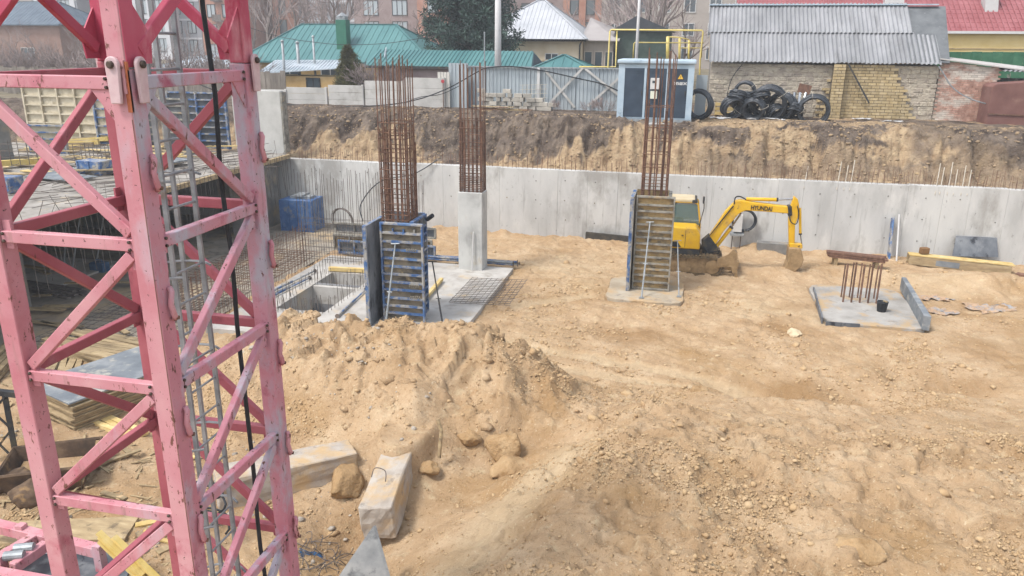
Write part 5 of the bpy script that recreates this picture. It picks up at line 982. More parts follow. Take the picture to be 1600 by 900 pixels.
for x0, x1 in ((su0+.27, su0+1.08), (su0+1.18, su0+2.0), (su0+2.1, su1-.25)):
    dr = MB().box(x0, x1, sv0+.02, sv0+.05, sz0+.2, sz1-.3).build('door', SUBD, sub, bev=.008)
    for k in range(2): MB().box(x0+.1, x1-.1, sv0+.008, sv0+.019, sz1-.42-.07*k, sz1-.395-.07*k).build('louvre', SUBD, dr)
    MB().tube([(x1-.07, sv0+.0, sz0+1.1), (x1-.07, sv0+.0, sz0+1.3)], .015, 6).build('handle', MACH, dr)
for k in range(4): MB().box(su0+(0, .27, 1.08, 2.0)[k]+.003, su0+(.27, .27, 1.18, 2.1)[k]-.003+.0001, sv0+.012, sv0+.049, sz0+.13, sz1-.13).build('mullion', SUBF, sub) if k != 1 else None
MB().box(su1-.25, su1-.003, sv0+.012, sv0+.049, sz0+.13, sz1-.13).build('mullion', SUBF, sub)
bx0 = PV(1016, 139, sv0); bx1 = PV(1031, 122, sv0); mbx2 = MB().box(bx0.x, bx1.x, sv0-.2, sv0+.018, bx0.z, bx1.z).build('meter_cabinet', WPIPE, sub, bev=.01); MB().box(bx0.x+.08, bx0.x+.2, sv0-.21, sv0-.2, bx1.z-.2, bx1.z-.1).build('display', GLASS, mbx2)
bx0 = PV(1016, 154, sv0); bx1 = PV(1027, 142, sv0); MB().box(bx0.x, bx1.x, sv0-.16, sv0+.018, bx0.z, bx1.z).build('junction_cabinet', mat('cream_box', ['#DCE0C8', '#E8E9D8'], 3, rough=.5, bump=0), sub, bev=.01)
tq = PV(1063.5, 121, sv0); WARN = mat('warning_yellow', ['#E8B83A', '#EDC24A'], 3, rough=.5, bump=0)
def tri(s, y, m_, nm): MB().prism([(tq.x-s, sv0+y, tq.z-s*.58), (tq.x+s, sv0+y, tq.z-s*.58), (tq.x, sv0+y, tq.z+s*1.15)], (0, -.004, 0)).build(nm, m_, sub)
tri(.155, .016, BLACK, 'warning_sign_border'); tri(.115, .011, WARN, 'warning_sign')
MB().prism([(tq.x+a*.05, sv0+.006, tq.z+b*.05) for a, b in ((.2, 1.6), (-.5, .1), (.05, .2), (-.25, -.9), (.5, .6), (0, .5))], (0, -.003, 0)).build('lightning_mark', BLACK, sub)
tl = PV(1063, 131, sv0); text('РП-Ш Ж', .13, (tl.x, sv0+.012, tl.z), (math.pi/2, 0, 0), WPIPE, sub, bold=.012)
for x0, x1 in ((-2.5, -1.45), (-1.42, -.25)):
    o = rough_block('support_block', ((x0+x1)/2, 33.95, 4.1), (x1-x0, .5, .62), Matrix.Identity(3), CONC, ('left concrete block under the transformer cabin', 'right concrete block under the transformer cabin')[x0 > -2], 'block', int(x0*10)+60, .015)
MB().box(su1+.12, su1+.6, 36.4, 36.45, 4.4, 6.3).build('sheet_gate', FEN); tag(bpy.data.objects['sheet_gate'], 'narrow pale sheet metal leaf right of the transformer cabin', 'sheet')
# ------------------------------------------------------------------ sheet metal fence
def ribbed(L_, h, pitch, amp, nz=1):
    m_ = MB(); x = 0; xs = []
    while x < L_-1e-6: xs += [(x, 0), (x+pitch*.55, 0), (x+pitch*.65, -amp), (x+pitch*.9, -amp)]; x += pitch
    xs = [(min(a, L_), b) for a, b in xs]+[(L_, 0)]
    n = len(xs)
    for z in (0, h): m_.v += [(a, b, z) for a, b in xs]
    for z in (0, h): m_.v += [(a, b+.004, z) for a, b in xs]
    for i in range(n-1): m_.f += [(i, i+1, n+i+1, n+i), (2*n+i, 3*n+i, 3*n+i+1, 2*n+i+1), (n+i, n+i+1, 3*n+i+1, 3*n+i), (i, 2*n+i, 2*n+i+1, i+1)]
    return m_
FC = mat('grey_fence_concrete', ['#B4B1AB', '#C4C1BB', '#CFCCC6'], 1.5, bump=.1, rnd=.05, dirt=('#A29D93', 1.5, (.55, .75), None))
fe = root('sheet_metal_fence', (-7, 39.3, 4.4), 'grey profiled sheet metal fence with crossed braces left of the transformer cabin', 'fence')
shm, _ = ribbed(1.15, 2.1, .19, .025).mesh('fence_sheet', FEN, origin=(0, 0, 0))
for k in range(9): inst('fence_sheet', shm, (-11.3+1.15*k, 39.3+.006*(k % 2), 4.35+R.uniform(-.02, .02)), parent=fe)
MB().box(-11.3, -1.0, 39.2, 39.26, 6.4, 6.46).build('top_rail', STEEL, fe)
q = PV(842, 106, 39.2); MB().box(q.x-.07, q.x+.07, 39.12, 39.22, 4.4, q.z).build('white_post', WPIPE, fe)
for a, b in (((852, 110), (898, 168)), ((911, 106), (850, 170)), ((914, 107), (968, 150)), ((967, 122), (918, 166))): MB().beam(PV(*a, 39.22 if a[0] < b[0] else 39.18), PV(*b, 39.22 if a[0] < b[0] else 39.18), .11, .03, (0, 1, 0)).build('cross_brace', FC, fe)
# concrete panel fence
cf = root('concrete_fence', (-16, 38.6, 4.4), 'stepped pale concrete panel fence along the top of the bank at the left', 'fence')
for (x0, x1, y0) in ((395, 446, 140), (446, 509, 137), (511, 566, 133.5), (568, 630, 127), (632, 693, 122)):
    a_, b_ = PV(x0, y0+2, 38.6), PV(x1, y0, 38.6); pz = 4.3
    for k in range(3): z0, z1 = pz+(b_.z-pz)*k/3, pz+(b_.z-pz)*(k+1)/3-.01; MB().box(a_.x+.05, b_.x-.05, 38.6, 38.66, z0, z1).build('fence_panel', FC, cf, bev=.008)
    MB().box(b_.x-.06, b_.x+.06, 38.55, 38.7, 4.3, b_.z+.03).build('fence_post', FC, cf, bev=.01)
a_, b_ = PV(693, 113, 38.7), PV(712, 113, 38.7); o = ribbed(b_.x-a_.x, b_.z-4.35, .16, .03).build('fence_leaf', mat('cream_sheet', ['#C9C5BC', '#D6D2C9'], 2, bump=.05)); o.location = (a_.x, 38.7, 4.35); tag(o, 'cream sheet metal leaf closing the right end of the concrete panel fence', 'fence')
a_, b_ = PV(716, 99, 38.9), PV(747, 99, 38.9); o = ribbed(b_.x-a_.x, b_.z-4.35, .19, .03).build('fence_leaf', FEN); o.location = (a_.x, 38.9, 4.35); tag(o, 'tall blue grey sheet leaf seen behind the rebar of the concrete column', 'fence')
q = PV(692, 127, 38.5); rt = root('red_sign_post', (q.x, 38.5, 4.4), 'thin post with a small red round sign in front of the concrete fence', 'sign'); MB().tube([(q.x, 38.5, 4.3), (q.x, 38.5, q.z)], .02, 6).build('post', RUST, rt); MB().lathe((q.x, 38.48, q.z), [(.09, 0), (.09, .02)], 14, (0, -1, 0)).build('disc', mat('red_sign', ['#B5434A', '#C05058'], 3, bump=0), rt)
# ------------------------------------------------------------------ stacked blocks, boards, welded mesh by the fence
BLK = mat('cinder_block', ['#A39C90', '#B5AEA2', '#C4BDB0'], 4, bump=.4, bscale=40, rnd=.16)
bm_, _ = MB().box(-.2, .2, -.1, .1, 0, .19).mesh('cinder_block', BLK, origin=(0, 0, 0))
blocks = []
for r_ in range(5):
    nn = (9, 9, 8, 6, 2)[r_]
    for k in range(nn):
        x = PV(752, 150, 38.2).x+.42*k*1.0+(.2 if r_ % 2 else 0)+R.uniform(-.05, .05)+(.0 if r_ < 4 else .9*k); o = inst('cinder_block', bm_, (x, 38.3+R.uniform(-.06, .06), 4.42+.2*r_), (0, 0, R.gauss(0, .12)+(math.pi/2 if R.random() < .25 else 0))); md = o.modifiers.new('bevel', 'BEVEL'); md.width = .012; tag(o, 'grey cinder block '+ORD[k]+' from the left in the '+('bottom', 'second', 'third', 'fourth', 'top')[r_]+' course by the sheet fence', 'block', 'cinder blocks stacked at the fence')
for k in range(9):
    a_, b_ = PV(735+R.uniform(0, 25), 168+R.uniform(-4, 3), 37.2), PV(800+R.uniform(-10, 35), 172+R.uniform(-3, 4), 36.8); a_.z = 4.47+.05*(k % 4)+R.uniform(0, .03); b_.z = a_.z+R.uniform(-.05, .04); o = MB().beam(a_, b_, .14, .04).build('scrap_board', WOOD if k % 3 else RUST); tag(o, 'scrap board in the heap lying before the cinder blocks', 'board', 'scrap boards on the bank')
wm = root('welded_mesh', PV(835, 168, 38.6), 'white welded wire mesh panel leaning at the white fence post', 'mesh'); 
for k in range(6): a_, b_ = PV(815+7*k, 170, 38.7), PV(817+7*k, 132, 39.0); MB().tube([a_, b_], .012, 4).build('wire', PAINTW, wm)
for k in range(6): a_, b_ = PV(812, 168-7*k, 38.72+.05*k), PV(855, 167-7*k, 38.72+.05*k); MB().tube([a_, b_], .012, 4).build('wire', PAINTW, wm)
# ------------------------------------------------------------------ cables
def wire(pts, r, label, sag_=0, name='cable', matl=BLACK): o = MB().tube(cate(pts, 6), r, 5).build(name, matl); tag(o, label, 'cable'); return o
wire([PV(x, y, v) for x, y, v in ((290, 118, 37.6), (330, 139, 37.6), (415, 158, 37.6), (490, 166, 37.6), (590, 165, 37.6), (650, 156, 37.6), (700, 138, 37.8), (745, 113, 38.5), (762, 106, 39.1), (800, 104, 39.1), (850, 111, 39.08), (900, 122, 39.08), (940, 131, 39.08), (966, 142, 39.0))], .03, 'long black cable sagging in front of the concrete fence and on along the sheet fence')
wire([PV(x, y, 37.7) for x, y in ((640, 157), (660, 151), (690, 147), (720, 133))], .018, 'thin second cable branching off the long sagging one')
wire([PV(x, y, 45) for x, y in ((380, 40), (440, 58), (500, 67), (545, 70), (610, 67), (680, 55), (740, 38))], .018, 'overhead wire sagging across the large green roof')
wire([PV(x, y, 38) for x, y in ((1467, 104), (1476, 118), (1485, 133), (1500, 146), (1520, 156), (1540, 162))], .03, 'grey cable hanging down across the red brick wall', matl=STEEL)
wire([PV(x, y, 38.4) for x, y in ((1160, 100), (1145, 120), (1138, 140), (1135, 158))], .02, 'thin dark cable hanging down the rubble wall beside the pipe coils')
# ------------------------------------------------------------------ poles and gas pipes
POLE = mat('pale_pole_concrete', ['#C9C6C4', '#D6D4D2', '#DEDCDA'], 2, bump=.1)
for px, v, r0, lb in ((778, 42, .2, 'thick pale concrete utility pole behind the sheet metal fence'), (994, 40.5, .085, 'slim pale utility pole behind the transformer cabin')):
    q = PV(px, 95, v); up_ = PV(px-2 if px < 900 else px+2, 0, v); rt = root('utility_pole', (q.x, v, 4.4), lb, 'pole'); MB().tube([(q.x, v, 4.2), (q.x, v, 12.5)], r0, 12, r2=r0*.72).build('shaft', POLE, rt, smooth=True); MB().beam((q.x-.7, v, 11.9), (q.x+.7, v, 11.9), .09, .09).build('crossarm', STEEL, rt)
    for k in (-.6, 0, .6): MB().lathe((q.x+k, v, 11.95), [(.03, 0), (.06, .05), (.04, .12), (.06, .16)], 10).build('insulator', WPIPE, rt)
q = PV(757, 90, 41.5); rt = root('thin_pole', (q.x, 41.5, 4.4), 'thin rusty pole left of the thick utility pole', 'pole'); MB().tube([(q.x, 41.5, 4.3), (q.x, 41.5, PV(757, 52, 41.5).z)], .035, 7).build('shaft', STEEL, rt); MB().lathe((q.x, 41.5, PV(757, 52, 41.5).z), [(.035, 0), (.05, .02), (.02, .07)], 8).build('cap', STEEL, rt)
GAS = mat('yellow_gas_paint', ['#DFC76A', '#E8D27C', '#EBD98F'], 3, rough=.45, bump=.03); gp = root('gas_pipe', (1, 41.5, 4.4), 'yellow gas pipe bridge rising behind the transformer cabin', 'gas pipe')
def gpipe(pts, r, v=41.5, nm='pipe'): MB().tube([PV(x, y, v) for x, y in pts], r, 8).build(nm, GAS, gp, smooth=True)
gpipe([(949, 175), (950, 104), (953, 49), (955, 46.5), (1097, 47.5), (1098.5, 50), (1094, 92), (1092, 150)], .042); gpipe([(905, 104.5), (962, 104.5), (964, 48)], .042, 41.6); gpipe([(989, 92), (990.5, 68), (992, 66.5), (1100, 67)], .03, 41.8); gpipe([(1098, 48), (1096, 90)], .03, 41.9)
for px, y0, r in ((1043, 57, .09), (1061.5, 60, .065), (1076, 63, .055)): gpipe([(px, 100), (px+.5, y0)], r, 42.2, 'riser')
gpipe([(1043, 57.5), (1062, 58.5), (1077, 62)], .03, 42.2); gpipe([(1063, 75), (1097, 75)], .025, 42.3)
# ------------------------------------------------------------------ slate roofed shed with rubble and yellow brick wall
SLATE = mat('asbestos_slate', ['#8A8B8D', '#98999B', '#A7A7A9'], 1.0, rough=.9, bump=.15, bscale=30, rnd=.1, stretch=(1, .5, .5), dirt=[('#7B7B7C', 1.6, (.5, .7), (1.5, .3, .3)), ('#666664', 6, (.62, .72), None)])
shd = root('slate_roofed_shed', (5.5, 40.5, 4.4), 'long shed with corrugated grey slate roof above the pipe coils', 'shed')
EV, RV, EZ_, RZ_ = 38.55, 42.0, 6.83, 9.36; sdir = Vector((0, RV-EV, RZ_-EZ_)); SL = sdir.length; sdir.normalize(); snr = Vector((0, -sdir.z, sdir.y))
def slate(w_, l_, pitch=.19, amp=.03, seed=0, torn=False):
    m_ = MB(); nx = int(w_/pitch*8); n = nx+1; rr = random.Random(seed)
    for off in (0, .012):
        for j in range(2):
            for i in range(n):
                x = w_*i/nx; h = amp*math.cos(2*math.pi*x/pitch)-off; y = 0 if j == 0 else l_
                if torn and j == 1: y -= .12*abs(vn(np.array([x*3.]), np.array([1.]), 5)[0])
                m_.v.append((x, y, h))
    for i in range(nx): m_.f += [(i, i+1, n+i+1, n+i), (2*n+i, 3*n+i, 3*n+i+1, 2*n+i+1), (i, 2*n+i, 2*n+i+1, i+1), (n+i, n+i+1, 3*n+i+1, 3*n+i)]
    return m_.mesh('slate_sheet', SLATE, origin=(0, 0, 0))[0]
tilt = math.atan2(RZ_-EZ_, RV-EV); sw = 1.125; l1, l2 = SL*.52, SL*.54; ms1 = slate(sw+.08, l1); ms2 = slate(sw+.08, l2); ms1t = slate(.9, l1*.97, torn=True)
def on_roof(x, s, h=0): return Vector((x, EV, EZ_))+sdir*s+snr*h
for k in range(8): inst('slate_sheet', ms1, on_roof(.72+sw*k, R.uniform(-.03, .01), .03+.012*(k % 2)), (tilt, 0, R.uniform(-.008, .008)), shd)
inst('slate_sheet', ms1t, on_roof(9.75, -.02, .035), (tilt, 0, 0), shd)
for k in range(8): inst('slate_sheet', ms2, on_roof(.62+sw*k, l1-.1+R.uniform(-.01, .01), .085+.012*(k % 2)), (tilt, 0, R.uniform(-.006, .006)), shd)
MB().prism([on_roof(.7, .1, -.06), on_roof(9.9, .1, -.06), on_roof(9.9, SL, -.06), on_roof(.7, SL, -.06)], snr*.04).build('roof_deck', WOOD, shd)
FELT = mat('grey_roofing_felt', ['#5D6062', '#6B6E70', '#76797A'], 2, bump=.15, dirt=('#85878A', 5, (.6, .7), None))
MB().prism([on_roof(9.3, .18, -.03), on_roof(11.0, .12, -.03), on_roof(11.35, SL+.02, -.03), on_roof(9.3, SL, -.03)], snr*.05).build('felt_patch', FELT, shd)
MB().beam(on_roof(.6, SL, .12), on_roof(11.0, SL, .12), .3, .05).build('ridge_cap', SUBF, shd)
MB().box(.9, 11.1, 42.05, 45.4, 4.3, 9.2).build('rear_wall', CONCG, shd)
RUB = mat('limewashed_rubble', ['#A2968A', '#BAAE9C', '#CABFAA'], 3.2, bump=1, bscale=9, bdist=.08, rnd=.06, dirt=[('#D2C6AE', 1.4, (.52, .7), (.6, 1, 1.5)), ('#857A70', 5, (.56, .66), (.5, 1, 2.2))])
rr = random.Random(3); z = 4.2; row = 0
while z < 6.75:
    x = .85-(.2 if row % 2 else 0); hh = .2
    while x < 10.6:
        w_ = rr.uniform(.34, .46); x0 = max(x, .85); MB().box(x0+.008, min(x+w_, 10.7)-.008, 38.85+rr.uniform(-.03, .02), 39.2, z+.006, min(z+hh, 6.76)-.006).build('rubble_block', RUB, shd, bev=.03) if x0 < x+w_-.05 else None
        x += w_
    z += hh; row += 1
MB().box(.9, 10.65, 38.862, 39.15, 4.2, 6.74).build('wall_mortar', mat('grey_mortar', ['#A2968A', '#BAAE9C', '#CABFAA'], 3, bump=.8, bscale=9, bdist=.05), shd)
MB().box(.9, 1.1, 39.16, 42.04, 4.2, 6.8).box(10.45, 10.65, 39.16, 42.04, 4.2, 6.8).build('side_wall', RUB, shd)
YBR = mat('yellow_brick', ['#B09A70', '#BEA980', '#C9B692'], 5, bump=.25, bscale=60, rnd=.16, dirt=('#B59A6C', 2, (.6, .75), None))
ybm, _ = MB().box(0, .32, 0, .1, 0, .108).mesh('brick', YBR, origin=(0, 0, 0)); ybh, _ = MB().box(0, .15, 0, .1, 0, .108).mesh('brick', YBR, origin=(0, 0, 0)); ybs, _ = MB().box(0, .1, 0, .325, 0, .118).mesh('brick', YBR, origin=(0, 0, 0))
bu0 = PV(1299, 140, 38.4).x; bu1 = PV(1320, 140, 38.4).x
for r_ in range(20):
    z = 4.2+.13*r_; endx = PV(1391, 105, 38.7).x+(PV(1432, 165, 38.7).x-PV(1391, 105, 38.7).x)*(1-r_/19)**1.0
    x = bu1+(.0 if r_ % 2 else -.17)
    while x < endx:
        if x > bu1-.02: inst('brick', ybm, (x+R.uniform(-.003, .003), 38.7+R.uniform(-.006, .006), z), parent=shd)
        elif r_ % 2 == 0: inst('brick', ybh, (bu1+.005, 38.7, z), parent=shd)
        x += .34
    for j, x in enumerate((bu0, bu0+(.34 if r_ % 2 else .17))): inst('brick', ybm if (r_+j) % 2 else ybh, (x, 38.36+R.uniform(-.005, .005), z), parent=shd)
    if r_ % 2: inst('brick', ybh, (bu0+.34, 38.36, z), parent=shd)
    else: inst('brick', ybm, (bu0+.34-.0, 38.363, z), parent=shd, scale=(.5, 1, 1))
    xl = bu0-.335*(1+(r_ < 12)+(r_ < 6 and r_ % 2)); 
    if r_ < 9 or r_ in (10, 11, 14): inst('brick', ybm if r_ % 2 else ybh, (bu0-(.34 if r_ % 2 else .17), 38.72, z), parent=shd)
    if r_ in (0, 1, 2, 3, 5, 7): inst('brick', ybh, (bu0-(.52 if r_ % 2 else .35), 38.72, z), parent=shd)
MB().box(bu0+.02, bu0+.5, 38.42, 38.86, 4.15, 6.8).build('pier_core', mat('brick_mortar', ['#6F634E', '#85785F'], 4, bump=.3), shd)
MB().box(bu1, PV(1400, 140, 38.7).x, 38.74, 38.86, 4.15, 6.6).build('brick_backing', bpy.data.materials['brick_mortar'], shd)
a_, b_ = PV(1325, 99, 38.5), PV(1358, 161, 38.3); o = MB().beam(a_, b_, .1, .07).build('dark_pole', MACH); tag(o, 'dark beam leaning diagonally on the yellow brick wall', 'beam')
# lean-to with red brick wall
def brick_mat(name, c1, c2, cm, sc):
    m = bpy.data.materials.new(name); m.use_nodes = True; t = m.node_tree; N = t.nodes; L = t.links; b = N['Principled BSDF']; b.inputs['Roughness'].default_value = .9
    g = N.new('ShaderNodeNewGeometry'); mp = N.new('ShaderNodeMapping'); mp.inputs['Rotation'].default_value = (math.pi/2, 0, 0); L.new(g.outputs['Position'], mp.inputs[0])
    br = N.new('ShaderNodeTexBrick'); br.inputs['Color1'].default_value = C(c1); br.inputs['Color2'].default_value = C(c2); br.inputs['Mortar'].default_value = C(cm); br.inputs['Scale'].default_value = sc; br.inputs['Mortar Size'].default_value = .02; br.inputs['Brick Width'].default_value = .5; br.inputs['Row Height'].default_value = .16; L.new(mp.outputs[0], br.inputs['Vector'])
    n = N.new('ShaderNodeTexNoise'); n.inputs['Scale'].default_value = 1.8; n.inputs['Detail'].default_value = 8; L.new(g.outputs['Position'], n.inputs['Vector']); r = N.new('ShaderNodeValToRGB'); r.color_ramp.elements[0].position = .45; r.color_ramp.elements[1].position = .6; L.new(n.outputs['Fac'], r.inputs[0])
    x = N.new('ShaderNodeMix'); x.data_type = 'RGBA'; L.new(r.outputs[0], x.inputs[0]); L.new(br.outputs['Color'], x.inputs[6]); x.inputs[7].default_value = C('#D3C4B2'); L.new(x.outputs[2], b.inputs['Base Color'])
    bp = N.new('ShaderNodeBump'); bp.inputs['Strength'].default_value = .6; bp.inputs['Distance'].default_value = .02; bp.invert = True; L.new(br.outputs['Fac'], bp.inputs['Height']); L.new(bp.outputs[0], b.inputs['Normal']); return m
RBR = mat('worn_red_brick', ['#A9806F', '#BD9482', '#CDAA98'], 6, bump=.3, bscale=50, rnd=.2, dirt=[('#D6CCBE', 1.1, (.5, .6), (.6, 1, 1.2))])
lt = root('brick_lean_to', (12, 39, 4.4), 'worn red brick lean-to wall at the right of the slate roofed shed', 'lean-to')
rx0, rx1 = 10.72, PV(1556, 140, 38.9).x; zt0, zt1 = PV(1470, 93, 38.9).z, PV(1556, 106, 38.9).z
rbm, _ = MB().box(0, .25, 0, .1, 0, .078).mesh('brick', RBR, origin=(0, 0, 0))
r_ = 0; z = 4.15
while z < zt0:
    x = rx0-(.13 if r_ % 2 else 0)
    while x < rx1-.1:
        if z+.09 < zt0+(zt1-zt0)*(x-rx0)/(rx1-rx0) and x >= rx0-.01: inst('brick', rbm, (x, 38.9+R.uniform(-.008, .008), z), parent=lt)
        x += .262
    z += .09; r_ += 1
MB().prism([(rx0, 38.93, 4.1), (rx1, 38.93, 4.1), (rx1, 38.93, zt1-.03), (rx0, 38.93, zt0-.03)], (0, .2, 0)).build('wall_mortar', bpy.data.materials['grey_mortar'], lt)
MB().prism([(rx0-.1, 38.7, zt0), (rx1+2.5, 38.7, zt1-.3), (rx1+2.5, 41.5, zt1-.1), (rx0-.1, 41.5, zt0+.15)], (0, 0, .05)).build('roof_sheet', mat('pale_roof_edge', ['#B5B0AA', '#C9C4BE'], 3, bump=.2), lt)
MB().box(rx1+.1, rx1+4, 39.6, 39.8, 4.2, zt1-.45).build('rear_wall', mat('dark_mottled_wall', ['#3F403D', '#5B5C55', '#8B887A'], 3, bump=.3, dirt=('#2E3438', 2, (.5, .6), None)), lt)  # mottled dark wall behind the slate awning
rm_ = slate(4.2, 1.6); inst('slate_sheet', rm_, (rx1-.0, 38.5, zt1-.1), (.08, .03, 0), lt)
a_ = PV(1542, 181, 37.6); tk_ = root('rusty_tank', (a_.x+1.2, 38, 4.4), 'rust brown steel tank at the right edge above the bank', 'tank'); tz = PV(1545, 131, 37.6).z
MB().prism([(a_.x, 37.6, 4.3), (a_.x+3, 37.6, 4.2), (a_.x+3, 37.6, tz+.25), (a_.x+.15, 37.6, tz), (a_.x, 37.6, tz-.12)], (0, 1.2, 0)).build('shell', mat('red_brown_tank', ['#6E4B44', '#7E5850', '#8A665C'], 1.2, bump=.1, dirt=('#9A7A6C', 2, (.6, .75), None)), tk_, bev=.02); MB().beam((a_.x, 37.57, 4.85), (a_.x+3, 37.57, 4.78), .03, .05).build('seam', RUST, tk_)
# ------------------------------------------------------------------ pipe coils on the bank
for k, (px, py, r_, ax, tn, v, lb) in enumerate(((1164, 143, .42, (.15, 1, .1), 4, 37.9, 'black pipe coil standing upright at the back of the heap against the rubble wall'), (1144, 168, .42, (-.5, 1, .35), 7, 36.9, 'leaning black pipe coil at the left front of the heap'), (1178, 170, .42, (.3, 1, .3), 8, 36.8, 'black pipe coil in the middle front of the heap'),
    (1201, 160, .68, (.1, 1, .22), 9, 37.2, 'largest black pipe coil, leaning at the centre of the heap'), (1222, 166, .55, (.5, 1, .15), 6, 37.5, 'black pipe coil right behind the largest one'), (1162, 158, .5, (.1, .5, 1), 7, 37.4, 'flat lying black pipe coil between the upright and leaning ones'), (1271, 172, .62, (0, 1, .12), 9, 37.3, 'black pipe coil half buried beside the yellow brick pier'), (1092, 163, .58, (.5, 1, .1), 4, 35.9, 'black pipe coil leaning on the right side of the transformer cabin'))):
    q = PV(px, py, v); coil('pipe_coil', (q.x, v, max(q.z, 4.55)), r_, .06 if r_ > .5 else .05, int(tn*2.4), ax, lb, seed=20+k, spread=.2 if tn > 5 else .08)
for k, (px, py, r_, ax, lb) in enumerate(((1152, 150, .36, (.3, .4, 1), 'small flat pipe coil lying on top at the left of the heap'), (1188, 150, .4, (-.2, .5, 1), 'small flat pipe coil lying on top at the middle of the heap'), (1212, 176, .36, (-.5, .8, .6), 'small tilted pipe coil at the right foot of the heap'), (1160, 178, .34, (.3, .7, .9), 'small tilted pipe coil at the left foot of the heap'), (1240, 172, .4, (.2, .5, 1), 'flat pipe coil lying between the heap and the half buried coil'), (1193, 172, .3, (.5, 1, .5), 'smallest pipe coil inside the largest one'))):
    q = PV(px, py, 36.95+.1*k); coil('pipe_coil', (q.x, 36.95+.1*k, max(q.z, 4.5)), r_, .032, 10, ax, lb, seed=50+k, spread=.14)
for k in range(4): q = PV(1236+6*k, 158, 37.6); o = MB().tube([q+Vector((0, 0, -.3)), q+Vector((.08*k-.1, .3, .35))], .06, 9).build('bright_pipe', CHROME); tag(o, 'short shiny metal pipe standing between the coils', 'pipe', 'shiny pipes among the coils')
a_ = PV(1257, 139, 38.2); o = MB().obox(a_, (.55, .03, .4), Matrix.Rotation(.2, 3, 'Y')).build('rusty_plate', RUST); tag(o, 'small rusty plate stuck above the coils near the brick pier', 'plate')
q = PV(1133, 160, 37.6); pl_ = root('wooden_pallet', (q.x, 37.8, 4.45), 'wooden crate of pale boards behind the left pipe coil', 'pallet')
for k in range(3): MB().box(q.x-.42, q.x+.5, 37.7, 37.74, 4.5+.2*k, 4.64+.2*k).build('board', WOODY, pl_)
MB().box(q.x-.42, q.x-.34, 37.745, 38.1, 4.45, 5.05).box(q.x+.42, q.x+.5, 37.745, 38.1, 4.45, 5.05).build('side', WOOD, pl_)
SNOW = mat('white_packing_film', ['#BDBCBA', '#D2D1CF'], 5, rough=.5, bump=.3)
def bfilm(px, py, sx, sy, lb, sd): q = P(px, py, 4.45); film(q.x, q.y, sx, sy, 0, lb, sd, 'packing_film', SNOW, bank)
for k, (px, py, sx, sy, lb) in enumerate(((1115, 184, .55, .18, 'white film scrap on the bank under the left pipe coil'), (1195, 186, .7, .14, 'white film scrap on the bank under the largest pipe coil'), (1320, 182, .5, .18, 'white film scrap on the bank left of the pale one below the yellow bricks'), (1345, 186, .35, .15, 'pale film scrap on the bank below the yellow bricks'), (1395, 190, .45, .1, 'white film strip on the bank right of the yellow bricks'))): bfilm(px, py, sx, sy, lb, 60+k)
q = P(1362, 180, 4.5); boulder((q.x, q.y, 4.55), (.28, .2, .25), 'grey stone on the bank below the yellow brick wall', 71, CONC, .8, 'grey_stone')
# ------------------------------------------------------------------ houses behind
TEAL = mat('teal_metal_roof', ['#457374', '#4F7E7E', '#5A8988'], .8, rough=.45, bump=.03, stretch=(1, .4, .4), dirt=('#70938F', 1.2, (.6, .8), None))
def hip(name, u0, u1, v0, v1, ze, ru0, ru1, rv, zr, matl, parent, rib=.35, over=0):
    A, B, C_, D_ = (Vector((u0, v0, ze)), Vector((u1, v0, ze)), Vector((u1, v1, ze)), Vector((u0, v1, ze))); E_, F_ = Vector((ru0, rv, zr)), Vector((ru1, rv, zr))
    m_ = MB().add([A, B, C_, D_, E_, F_], [(0, 1, 5, 4), (1, 2, 5), (2, 3, 4, 5), (3, 0, 4), (3, 2, 1, 0)]); rf = m_.build(name, matl, parent)
    rb_ = MB()
    def ribs(P0, P1, Q0, Q1):   # ribs running up the slope from eave P0-P1 to ridge Q0-Q1
        n = max(2, int((P1-P0).length/rib)); e = (P1-P0).normalized(); nr_ = (P1-P0).cross(Q0-P0).normalized()
        if nr_.z < 0: nr_ = -nr_
        up_ = nr_.cross(e).normalized()
        if up_.z < 0: up_ = -up_
        hgt = (Q0-P0).dot(up_); a0, a1 = (Q0-P0).dot(e), (Q1-P0).dot(e); L_ = (P1-P0).length
        for k in range(1, n):
            x = L_*k/n; t = 1.0
            if x < a0: t = x/a0 if a0 > 0 else 1
            elif x > a1: t = (L_-x)/(L_-a1) if L_ > a1 else 1
            if t > .03: rb_.beam(P0+e*x+nr_*.012, P0+e*x+up_*hgt*t*.99+nr_*.012, .035, .03, nr_)
    ribs(A, B, E_, F_); ribs(B, C_, F_, F_); ribs(D_, A, E_, E_)
    tag(rb_.build('standing_seams', matl, rf), kind='stuff')
    cp = MB()
    for p, q in ((A, E_), (B, F_), (E_, F_), (C_, F_), (D_, E_)): cp.beam(p+Vector((0, 0, .02)), q+Vector((0, 0, .03)), .16, .05)
    tag(cp.build('ridge_caps', matl, rf), kind='stuff'); MB().box(u0, u1, v0-.03, v0, ze-.12, ze+.01).build('eave_board', matl, rf); return rf
def win(parent, x0, x1, v, z0, z1, fm=None, gm=None, n=2):
    fm = fm or WPIPE; f = MB(); t = .06
    for a, b, c, d in ((x0, x0+t, z0, z1), (x1-t, x1, z0, z1), (x0+t, x1-t, z0, z0+t), (x0+t, x1-t, z1-t, z1)): f.box(a, b, v-.05, v+.02, c, d)
    for k in range(1, n): x = x0+(x1-x0)*k/n; f.box(x-t/2, x+t/2, v-.048, v+.018, z0+t, z1-t)
    w_ = f.build('window', fm, parent); MB().box(x0+.02, x1-.02, v-.015, v-.002, z0+.02, z1-.02).build('pane', gm or GLASS, w_); return w_
